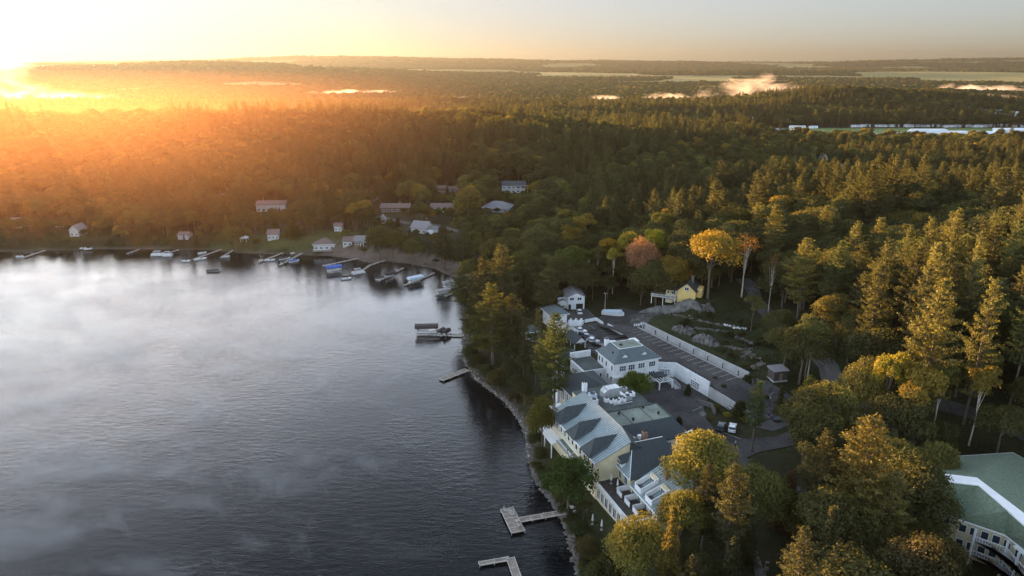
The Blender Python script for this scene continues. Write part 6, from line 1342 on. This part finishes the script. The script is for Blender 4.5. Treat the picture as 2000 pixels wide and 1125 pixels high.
def shed(px, py, wpx, dep, h, label, roof='industrial', wall='trim', arch=False, rot=0):
    z = 5.0
    for _ in range(8): x, y = W(px, py, z); z = hz1(x, y)
    wd = wpx / FPX * math.hypot(y, 90); r = empty('warehouse', (x, y, z - .5), math.radians(rot), label, 'warehouse'); MB().box(-wd / 2, wd / 2, 0, dep, -2, h).build('wall', M[wall], r)
    if arch:
        mb = MB(); n = 9; pr = [(dep / 2 - (dep / 2 + .5) * math.cos(math.pi * i / n), h + dep * .22 * math.sin(math.pi * i / n)) for i in range(n + 1)]; mb.v = [(-wd / 2 - .5, a, b_) for a, b_ in pr] + [(wd / 2 + .5, a, b_) for a, b_ in pr]; k_ = n + 1
        mb.f = [tuple(range(k_)), tuple(reversed(range(k_, 2 * k_)))] + [(i, k_ + i, k_ + i + 1, i + 1) for i in range(n)] + [(0, n, k_ + n, k_)]; mb.build('roof', M[roof], r)
    else: MB().prism([(-wd / 2 - .5, -.5), (wd / 2 + .5, -.5), (wd / 2 + .5, dep + .5), (-wd / 2 - .5, dep + .5)], h, [h + .4, h + .4, h + 1.6, h + 1.6]).build('roof', M[roof], r)
    for i in range(max(2, int(wd / 12))): a = -wd / 2 + wd * (i + .5) / max(2, int(wd / 12)); MB().box(a - 1.8, a + 1.8, -.08, 0.02, -1, h * .7).build('loading_door', M['greywall'], r)
    LAKEHOUSES.append((x, y, max(18, wd * .6))); return r
shed(1822, 270, 60, 26, 6, 'long arched pale metal hall among the trees at the field edge', arch=True); shed(1752, 268, 34, 16, 4, 'flat pale workshop beside the arched hall', wall='cream'); shed(1560, 262, 40, 16, 4.5, 'flat white shed at the near end of the town field'); shed(1518, 259, 30, 16, 4, 'low white shed with stacked goods at the field corner', roof='greyroof'); shed(1700, 267, 24, 12, 4, 'small pale shed in a gap of the trees by the field', roof='industrial')
shed(1935, 268, 70, 22, 5, 'pale trailer depot at the far edge of the picture field', roof='industrial'); shed(1880, 266, 30, 14, 5, 'pale block beside the arched hall'); shed(1985, 262, 60, 18, 6, 'long pale hall at the field border by the bluish yard')
shed(1950, 226, 84, 60, 7, 'wide white roofed factory beyond the dark wooded hump'); shed(1960, 238, 74, 50, 7, 'grey white factory in front of the wide white roofed one', roof='greyroof'); shed(1990, 244, 40, 30, 6, 'small brown factory block by the hump', wall='brick')
shed(1395, 143, 28, 60, 9, 'long white farm shed far across the plain'); shed(1436, 144, 9, 30, 8, 'small white farm building far across the plain'); shed(735, 152, 34, 60, 8, 'long pale farm hall far off in the golden plain'); shed(1420, 149, 10, 30, 8, 'grey farm barn far across the plain', roof='greyroof'); shed(1820, 137, 14, 40, 9, 'tiny pale farm high on the far plateau'); shed(1113, 175, 16, 20, 8, 'pale steep barn in the far valley', roof='greyroof')
drape('gravel_yard_far', [(520, 955), (900, 980), (1100, 1050), (860, 1085), (640, 985)], .3, M['concrete'], step=25)
# ------------------------------------------------------------------ forest fill: individual trees nearest the camera, the rest as one wood
STEAM = 0.28; GLARE_D = 3.8e-4
def cand(x0, x1, y0, y1, sp, seed):
    r_ = np.random.default_rng(seed); nx_ = int((x1 - x0) / sp); ny_ = int((y1 - y0) / (sp * .87)); I, J = np.meshgrid(np.arange(nx_), np.arange(ny_))
    x = x0 + (I + .5 * (J % 2)) * sp + r_.uniform(-.36, .36, I.shape) * sp; y = y0 + J * sp * .87 + r_.uniform(-.36, .36, I.shape) * sp; x = x.ravel(); y = y.ravel()
    k_ = (np.abs(x) < 0.82 * y + 70) & (y > 55); return x[k_], y[k_]
def species(x, y):
    """pine share by stand; returns float 0..1"""
    p = fbm(x / 90, y / 90, 3, 51); return np.clip((p - .40) * 5 + .42 * sst(30, 120, x) * (1 - sst(330, 600, y)) + .5 * (1 - sst(110, 135, y)), 0, 1)
PINES = ['pine0', 'pine1', 'pine2', 'pine3']; MAPS = ['maple0', 'maple1', 'maple2', 'maple3', 'maple4']; KIND = PINES + MAPS + ['tall0', 'tall1', 'spruce0', 'spruce1', 'slim0']
px_ = np.array([p[0] for p in PLACED]); py_ = np.array([p[1] for p in PLACED]); pr_ = np.array([p[2] for p in PLACED])
def make_pts(x, y, seed, big=1.0):
    z = hz(x, y); d = shore_d(x, y); ok = forest_ok(x, y, z, d)
    nr_ = np.full(x.shape, True)
    m_ = y < 420; dd = np.sqrt((x[m_, None] - px_[None]) ** 2 + (y[m_, None] - py_[None]) ** 2) - 0.62 * pr_[None]; nr_[m_] = dd.min(1) > 2.0
    ok &= nr_ & ~((y < 430) & (x > 30) & (hsh(np.round(x * 7), np.round(y * 7), 4) < .14)); x, y, z, d = x[ok], y[ok], z[ok], d[ok]; n = len(x); r_ = np.random.default_rng(seed)
    sp = species(x, y); u_ = r_.random(n); isp = u_ < sp * .85; k_ = np.where(isp, r_.integers(0, 4, n), 4 + r_.integers(0, 5, n)); v = r_.random(n)
    k_ = np.where(~isp & (v < .16), 9 + r_.integers(0, 2, n), k_); k_ = np.where(v > .93, 11 + r_.integers(0, 2, n), k_)
    hh_ = np.array([PR[q][2] for q in KIND])[k_]; Hn = np.array([21.] * 4 + [15.] * 5 + [17.5] * 2 + [14.] * 2 + [16.])[k_]
    edge = .62 + .38 * sst(3, 30, d); edge = np.where((y > 330) & (y < 420), edge * .85, edge); H = Hn * (.66 + .62 * r_.random(n)) * edge * big
    for hx, hy, hr in LAKEHOUSES:
        if not 340 < hy < 720: continue
        ln = math.hypot(hx, hy); ux, uy = -hx / ln, -hy / ln; a_ = (x - hx) * ux + (y - hy) * uy; b_ = np.abs((x - hx) * uy - (y - hy) * ux)
        m2 = (a_ > 0) & (a_ < 110) & (b_ < hr * .8 + 2); H = np.where(m2, np.minimum(H, 3.0 + a_ * (.14 if hx > -172 else .34)), H)
    H = H * (1 + .30 * sst(40, 110, x) * (1 - sst(380, 480, y)) * np.where(isp, 1, .7)); far_ = np.where(y > 420, 1.0, .96); R_ = (.92 + .38 * r_.random(n)) * np.where(isp, .84, 1.0)
    T_ = np.zeros((n, 3)); g1 = np.array(T['green']); g2 = np.array(T['dgreen']); g3 = np.array(T['lgreen']); pn = np.array(T['pine']); yl = np.array((.19, .135, .028)); ol = np.array(T['olive'])
    w_ = r_.random((n, 1)); T_ = g2 * (1 - w_) + g1 * w_; w2 = r_.random(n); T_[w2 > .80] = g3; T_[w2 > .90] = ol; 
    aut = fbm(x / 60, y / 60, 2, 77) > .60; T_[(w2 > .955) | (aut & (w2 > .55))] = yl; T_[isp] = pn * (.8 + .5 * w_[isp]); T_ *= (.85 + .3 * r_.random((n, 1)))
    return x, y, z, H, H / hh_, R_, k_, T_, d
xa, ya = cand(-420, 420, 60, 440, 6.4, 5); A_ = make_pts(xa, ya, 6)
x, y, z, H, sc_, R_, k_, T_, d_ = A_
pxs, pys = proj(x, y, z + H * .7); vis = (pxs > -40) & (pxs < 2040) & (pys < 1200)
size = H / np.sqrt(x * x + y * y + 90 * 90)
# hide-by-neighbours estimate: the lower part of each crown is covered in dense wood, so rank by size only
order = np.argsort(-np.where(vis, size, 0)); NIND = max(0, 296 - len([o for o in COL.objects if o.get('category') == 'tree'])); NIND = min(NIND, int(vis.sum())); ind = np.zeros(len(x), bool); ind[order[:NIND]] = True
def region(x, y, isp, tint):
    s, r = LH(x, y)
    kind = 'pine' if isp == 1 else 'conifer' if isp == 2 else 'broadleaf tree'
    col = 'golden' if tint[0] > .13 else 'dark green' if tint[1] < .055 else 'green'
    if r > 74: return col + ' ' + kind + ' in the bottom grove between path and lodge', 'trees of the bottom grove'
    if s < -30 or (s < -5 and r < -55): return col + ' ' + kind + ' on the wooded point beyond the hotel', 'trees of the wooded point'
    if r > 30: return col + ' ' + kind + ' in the wood between back road and lodge', 'trees behind the lodge'
    if s > 75: return col + ' ' + kind + ' in the tall wood beyond the back road', 'trees beyond the back road'
    if s > 40: return col + ' ' + kind + ' in the wood behind the yellow cottage', 'trees behind the cottage'
    return col + ' ' + kind + ' in the wood behind the garage house', 'trees behind the garage house'
for i in np.nonzero(ind)[0]:
    q = KIND[k_[i]]; kk = 1 if q.startswith('pine') else 2 if q.startswith('spruce') else 0
    lb, gr = region(x[i], y[i], kk, T_[i]); tree(q, float(x[i]), float(y[i]), float(z[i]), float(H[i]), float(sc_[i] * R_[i] * PR[q][3]), [float(c) for c in T_[i]], lb, 'tree', gr + ', ' + lb.split(' in ')[0].split(' on ')[0])
keep = ~ind
B_ = [a[keep] for a in A_]
xb, yb = cand(-700, 700, 440, 760, 7.6, 15); Cc = make_pts(xb, yb, 16)
xc, yc = cand(-1500, 1500, 760, 1750, 9.6, 25); Dd = make_pts(xc, yc, 26, 1.06)
ALL = [np.concatenate([a, b_, c]) for a, b_, c in zip(B_, Cc, Dd)]
x, y, z, H, sc_, R_, k_, T_, d_ = ALL; n = len(x); print('forest trees', n, 'individual', NIND)
me = bpy.data.meshes.new('forest'); me.vertices.add(n); me.vertices.foreach_set('co', np.stack([x, y, z - .2], 1).astype(np.float32).ravel())
a = me.attributes.new('kind_id', 'INT', 'POINT'); a.data.foreach_set('value', k_.astype(np.int32))
a = me.attributes.new('tint', 'FLOAT_COLOR', 'POINT'); a.data.foreach_set('color', np.concatenate([T_, np.ones((n, 1))], 1).astype(np.float32).ravel())
a = me.attributes.new('rotv', 'FLOAT_VECTOR', 'POINT'); rv = np.zeros((n, 3)); rv[:, 2] = np.random.default_rng(3).random(n) * 6.28; a.data.foreach_set('vector', rv.astype(np.float32).ravel())
a = me.attributes.new('scalev', 'FLOAT_VECTOR', 'POINT'); a.data.foreach_set('vector', np.stack([sc_ * R_, sc_ * R_, sc_], 1).astype(np.float32).ravel())
fo = add('forest', me, M['leaf']); fo['kind'] = 'stuff'
SRC = {}
for o in COL.objects:
    if o.parent and o.name.split('.')[0] in ('crown', 'trunk'):
        for kk in KIND:
            if o.data == PR[kk][0]: SRC.setdefault((kk, 0), o)
            if o.data == PR[kk][1]: SRC.setdefault((kk, 1), o)
ng = bpy.data.node_groups.new('forest_instances', 'GeometryNodeTree'); ng.interface.new_socket('Geometry', in_out='INPUT', socket_type='NodeSocketGeometry'); ng.interface.new_socket('Geometry', in_out='OUTPUT', socket_type='NodeSocketGeometry')
gi = ng.nodes.new('NodeGroupInput'); go = ng.nodes.new('NodeGroupOutput'); jn = ng.nodes.new('GeometryNodeJoinGeometry')
def nattr(nm, ty): q = ng.nodes.new('GeometryNodeInputNamedAttribute'); q.data_type = ty; q.inputs[0].default_value = nm; return q
def aout(q): return [o_ for o_ in q.outputs if o_.enabled and o_.name == 'Attribute'][0]
ka = nattr('kind_id', 'INT'); ra = nattr('rotv', 'FLOAT_VECTOR'); sa = nattr('scalev', 'FLOAT_VECTOR')
for i, kk in enumerate(KIND):
    cm_ = ng.nodes.new('FunctionNodeCompare'); cm_.data_type = 'INT'; cm_.operation = 'EQUAL'; ins = [s_ for s_ in cm_.inputs if s_.enabled]; ng.links.new(aout(ka), ins[0]); ins[1].default_value = i
    j2 = ng.nodes.new('GeometryNodeJoinGeometry')
    for w_ in (0, 1):
        if (kk, w_) not in SRC: print('NO SOURCE', kk, w_); continue
        oi_ = ng.nodes.new('GeometryNodeObjectInfo'); oi_.transform_space = 'ORIGINAL'; oi_.inputs[0].default_value = SRC[(kk, w_)]; ng.links.new(oi_.outputs['Geometry'], j2.inputs[0])
    ip = ng.nodes.new('GeometryNodeInstanceOnPoints'); ng.links.new(gi.outputs[0], ip.inputs['Points']); ng.links.new([s_ for s_ in cm_.outputs if s_.enabled][0], ip.inputs['Selection']); ng.links.new(j2.outputs[0], ip.inputs['Instance'])
    ng.links.new(aout(ra), ip.inputs['Rotation']); ng.links.new(aout(sa), ip.inputs['Scale']); ng.links.new(ip.outputs[0], jn.inputs[0])
ng.links.new(jn.outputs[0], go.inputs[0]); md = fo.modifiers.new('forest', 'NODES'); md.node_group = ng

# undergrowth: low leaf litter and brush between trunks
r_ = np.random.default_rng(44); n = 26000; x = r_.uniform(-60, 180, n); y = r_.uniform(80, 330, n); z = hz(x, y); d = shore_d(x, y); s, r = LH(x, y)
ok = (d > .8) & (z > .3) & (np.abs(x) < .8 * y + 40) & ~((s > -26) & (s < 30) & (r > -60) & (r < 66)) & ~((s >= 28) & (s < 42) & (r > -32) & (r < 40)) & ~((s > 8) & (s < 24) & (r > 36) & (r < 72)) & (noise(x / 7, y / 7, 3) > .38)
ok &= ~((s >= 24) & (s < 50) & (r > -56) & (r < -25)) & ~((s > 24) & (s < 62) & (r > 34) & (r < 50))
for pts, hw in ROADS: ok &= seg_d(x, y, pts) > hw - 1.2
x, y, z = x[ok], y[ok], z[ok]; n = len(x); m_ = 7; C = np.repeat(np.stack([x, y, z], 1), m_, 0) + r_.normal(size=(n * m_, 3)) * (.45, .45, .25) + (0, 0, .35); rng = r_
V, F = quads(C, r_.normal(size=C.shape) * .5 + np.array([0, 0, .8]), .42, .8); ug = np_mesh('undergrowth', V, F, r_.uniform(.5, 1.35, len(C))); o = add('undergrowth', ug, M['leaf']); o['tint'] = (.050, .055, .020); o['kind'] = 'stuff'

# ------------------------------------------------------------------ far woods: domed groves
xg, yg = [], []
for y0, y1, sp in ((1700, 2600, 15), (2600, 4200, 24), (4200, 7600, 44), (7600, 10400, 75)):
    x_, y_ = cand(-.95 * y1, .95 * y1, y0, y1, sp, int(y0)); m_ = (y_ >= y0) & (y_ < y1); xg.append(x_[m_]); yg.append(y_[m_])
x = np.concatenate(xg); y = np.concatenate(yg); z = hz(x, y); op, _h = cellinfo(x, y); ok = (z > 1.0) & ~op & (shore_d(x, y) > 3)
ok &= ~((x > 850) & (x < 1700) & (y > 1180) & (y < 1420)); x, y, z = x[ok], y[ok], z[ok]; n = len(x); r_ = np.random.default_rng(8)
rd = np.clip((y - 1700) / 900, 0, 1) * 9 + 8.5; rd = rd * (.75 + .6 * r_.random(n)) * (1 + .9 * sst(4200, 8000, y)); hh_ = 10 + 7 * r_.random(n)
ang = np.arange(7) / 7 * 2 * np.pi; base = np.stack([np.cos(ang), np.sin(ang), np.zeros(7)], 1); mid = np.stack([np.cos(ang + .4) * .8, np.sin(ang + .4) * .8, np.full(7, .72)], 1); top = np.array([[0, 0, 1.0]]); proto = np.concatenate([base, mid, top])
V = proto[None] * (1 + r_.normal(size=(n, 15, 1)) * .16); V = V * np.stack([rd, rd, hh_], 1)[:, None] + np.stack([x, y, z - 2], 1)[:, None]
tri = []
for i in range(7): j = (i + 1) % 7; tri += [(i, j, 7 + i), (j, 7 + j, 7 + i), (7 + i, 7 + j, 14)]
F = (np.array(tri)[None] + (np.arange(n) * 15)[:, None, None]).reshape(-1, 3); me = np_mesh('far_woods', V.reshape(-1, 3), F)
tint_ = np.stack([.045 + .04 * r_.random(n), .055 + .025 * r_.random(n), .020 + .008 * r_.random(n)], 1); tint_[r_.random(n) > .93] = (.12, .085, .02)
m, t, o = newmat('far_leaves'); M['farleaf'] = m; b = N(t, 'ShaderNodeBsdfDiffuse'); at = N(t, 'ShaderNodeAttribute', attribute_name='gc'); lnk(t, at.outputs['Color'], b.inputs[0]); tr = N(t, 'ShaderNodeBsdfTranslucent'); lnk(t, at.outputs['Color'], tr.inputs[0]); mx = N(t, 'ShaderNodeMixShader'); mx.inputs[0].default_value = .2
g = N(t, 'ShaderNodeNewGeometry'); nn = tnoise(t, .35, 3, .7, g.outputs['Position']); bp = N(t, 'ShaderNodeBump'); bp.inputs['Distance'].default_value = 4; lnk(t, nn.outputs[0], bp.inputs['Height']); lnk(t, bp.outputs[0], b.inputs['Normal'])
lnk(t, b.outputs[0], mx.inputs[1]); lnk(t, tr.outputs[0], mx.inputs[2]); lnk(t, mx.outputs[0], o.inputs[0])
ca = me.attributes.new('gc', 'FLOAT_COLOR', 'FACE'); ca.data.foreach_set('color', np.concatenate([np.repeat(tint_, 21, 0), np.ones((n * 21, 1))], 1).astype(np.float32).ravel())
o = add('far_woods', me, M['farleaf']); o['kind'] = 'stuff'; print('groves', n)

# ------------------------------------------------------------------ fog banks, haze and the added glare volume
def volmat(name, dens, col, an, noise_s=None):
    m, t, o = newmat(name); v = N(t, 'ShaderNodeVolumePrincipled'); v.inputs['Color'].default_value = (*col, 1); v.inputs['Density'].default_value = dens; v.inputs['Anisotropy'].default_value = an
    lnk(t, v.outputs[0], o.inputs['Volume']); return m
def cloudmat(name, dens, col, an, sc):
    m, t, o = newmat(name); v = N(t, 'ShaderNodeVolumePrincipled'); v.inputs['Color'].default_value = (*col, 1); v.inputs['Anisotropy'].default_value = an
    co = N(t, 'ShaderNodeTexCoord'); g = N(t, 'ShaderNodeNewGeometry'); ln = N(t, 'ShaderNodeVectorMath', operation='LENGTH'); lnk(t, co.outputs['Object'], ln.inputs[0])
    mp_ = N(t, 'ShaderNodeMapping'); mp_.inputs['Scale'].default_value = (sc, sc, sc * 2.2); mp_.inputs['Rotation'].default_value = (0, math.radians(-25), 0); lnk(t, g.outputs['Position'], mp_.inputs[0]); n1 = tnoise(t, 1.0, 5, .62, mp_.outputs[0]); n1.inputs['Distortion'].default_value = .5
    e = tmath(t, 'SUBTRACT', 1.0, tmath(t, 'POWER', ln.outputs['Value'], 2.0)); dd = tmath(t, 'ADD', tmath(t, 'MULTIPLY', e, .50), tmath(t, 'MULTIPLY', tmath(t, 'SUBTRACT', n1.outputs[0], .65), 1.9)); dd = tmath(t, 'MAXIMUM', dd, 0.0)
    lnk(t, tmath(t, 'MULTIPLY', dd, dens), v.inputs['Density']); lnk(t, v.outputs[0], o.inputs['Volume']); return m
M['fog'] = cloudmat("valley_fog", .028, (1, .90, .84), .3, .014); M['smoke'] = cloudmat('lit_mist', .005, (1, .96, .92), .55, .012)
bmf = bmesh.new(); bmesh.ops.create_icosphere(bmf, subdivisions=3, radius=1.0); FOGM = {}
for k_ in ('fog', 'smoke'): FOGM[k_] = bpy.data.meshes.new(k_); bmf.to_mesh(FOGM[k_]); FOGM[k_].materials.append(M[k_])
def bank(name, px0, px1, pyb, h, dp, mat, z=6, rot=0):
    x0, y0 = W(px0, pyb, z); x1, y1 = W(px1, pyb, z); o = add(name, FOGM[mat]); o.location = ((x0 + x1) / 2, y0, z + h * .25); o.scale = (abs(x1 - x0) / 2 * 1.35, dp, h * (1.4 if h > 40 else .85)); o.rotation_euler = (0, math.radians(rot), 0); o['kind'] = 'stuff'
for a in ((1130, 1235, 206, 26, 60, 'fog'), (1240, 1345, 200, 26, 70, 'fog'), (1320, 1420, 199, 24, 70, 'fog'), (1385, 1570, 195, 46, 90, 'fog'), (1820, 1990, 182, 34, 130, 'fog'), (1860, 2010, 206, 30, 90, 'fog'), (1700, 1850, 188, 18, 60, 'fog'), (610, 790, 186, 20, 110, 'fog'), (820, 945, 196, 16, 60, 'fog'), (950, 1060, 190, 14, 60, 'fog'),
          (-180, 260, 208, 40, 120, 'smoke', 2), (-40, 90, 200, 110, 70, 'smoke', 12, -14), (60, 250, 203, 34, 90, 'smoke', 2), (320, 470, 210, 18, 60, 'smoke', 2), (480, 620, 205, 14, 50, 'fog')): bank('valley_fog' if a[5] == 'fog' else 'lake_mist', *a)
m, t, o = newmat('lake_steam'); v = N(t, 'ShaderNodeVolumePrincipled'); v.inputs['Color'].default_value = (.94, .94, .95, 1); v.inputs['Anisotropy'].default_value = 0
g = N(t, 'ShaderNodeNewGeometry'); mp_ = N(t, 'ShaderNodeMapping'); mp_.inputs['Rotation'].default_value = (0, 0, math.radians(-38)); mp_.inputs['Scale'].default_value = (.050, .10, .05); lnk(t, g.outputs['Position'], mp_.inputs[0])
n1 = tnoise(t, 1.0, 6, .62, mp_.outputs[0]); n1.inputs['Distortion'].default_value = .7; sx_ = N(t, 'ShaderNodeSeparateXYZ'); lnk(t, g.outputs['Position'], sx_.inputs[0])
# thicker away from the near right-hand shore
w1 = tmath(t, 'ADD', tmath(t, 'MULTIPLY', sx_.outputs[0], -.0028), tmath(t, 'MULTIPLY', sx_.outputs[1], -.0002)); thr = tmath(t, 'SUBTRACT', .58, tmath(t, 'MULTIPLY', w1, .40))
dn_ = tmath(t, 'MULTIPLY', tmath(t, 'SUBTRACT', n1.outputs[0], thr), STEAM, False); dn_ = tmath(t, 'MAXIMUM', dn_, 0.0)
ef = N(t, 'ShaderNodeMapRange'); ef.inputs[1].default_value = 4.5; ef.inputs[2].default_value = .5; lnk(t, sx_.outputs[2], ef.inputs[0])
e2_ = N(t, 'ShaderNodeMapRange'); e2_.inputs[1].default_value = 330; e2_.inputs[2].default_value = 215; lnk(t, sx_.outputs[1], e2_.inputs[0])
e3_ = N(t, 'ShaderNodeMapRange'); e3_.inputs[1].default_value = -2; e3_.inputs[2].default_value = -40; lnk(t, sx_.outputs[0], e3_.inputs[0])
lnk(t, tmath(t, 'MULTIPLY', tmath(t, 'MULTIPLY', dn_, ef.outputs[0]), tmath(t, 'MULTIPLY', e2_.outputs[0], e3_.outputs[0])), v.inputs['Density']); lnk(t, v.outputs[0], o.inputs['Volume'])
st = MB().box(-520, -2, 60, 340, .15, 4.6).build('lake_steam', m); st['kind'] = 'stuff'
m, t, o = newmat('glare_volume'); v = N(t, 'ShaderNodeVolumePrincipled'); v.inputs['Color'].default_value = (.45, .215, .10, 1); v.inputs['Anisotropy'].default_value = .62  # orange volume added over the left hillside, stands in for the sun's veiling glare
g = N(t, 'ShaderNodeNewGeometry'); sx_ = N(t, 'ShaderNodeSeparateXYZ'); lnk(t, g.outputs['Position'], sx_.inputs[0]); a_ = N(t, 'ShaderNodeMapRange', interpolation_type='SMOOTHSTEP'); a_.inputs[1].default_value = 40; a_.inputs[2].default_value = -330; a_.inputs[4].default_value = GLARE_D; lnk(t, sx_.outputs[0], a_.inputs[0])
zf_ = N(t, 'ShaderNodeMapRange'); zf_.inputs[1].default_value = 93; zf_.inputs[2].default_value = 55; lnk(t, sx_.outputs[2], zf_.inputs[0]); lnk(t, tmath(t, 'MULTIPLY', a_.outputs[0], zf_.outputs[0]), v.inputs['Density']); lnk(t, v.outputs[0], o.inputs['Volume']); hz_ = MB().box(-900, 60, 250, 900, 5, 93).build('glare_volume', m); hz_['kind'] = 'stuff'
HAZE = volmat('air', HAZE_D, HAZE_C, HAZE_G)
hb = MB().box(-12900, 12900, -12500, 12900, -6, 330).build('haze', HAZE); hb['kind'] = 'stuff'
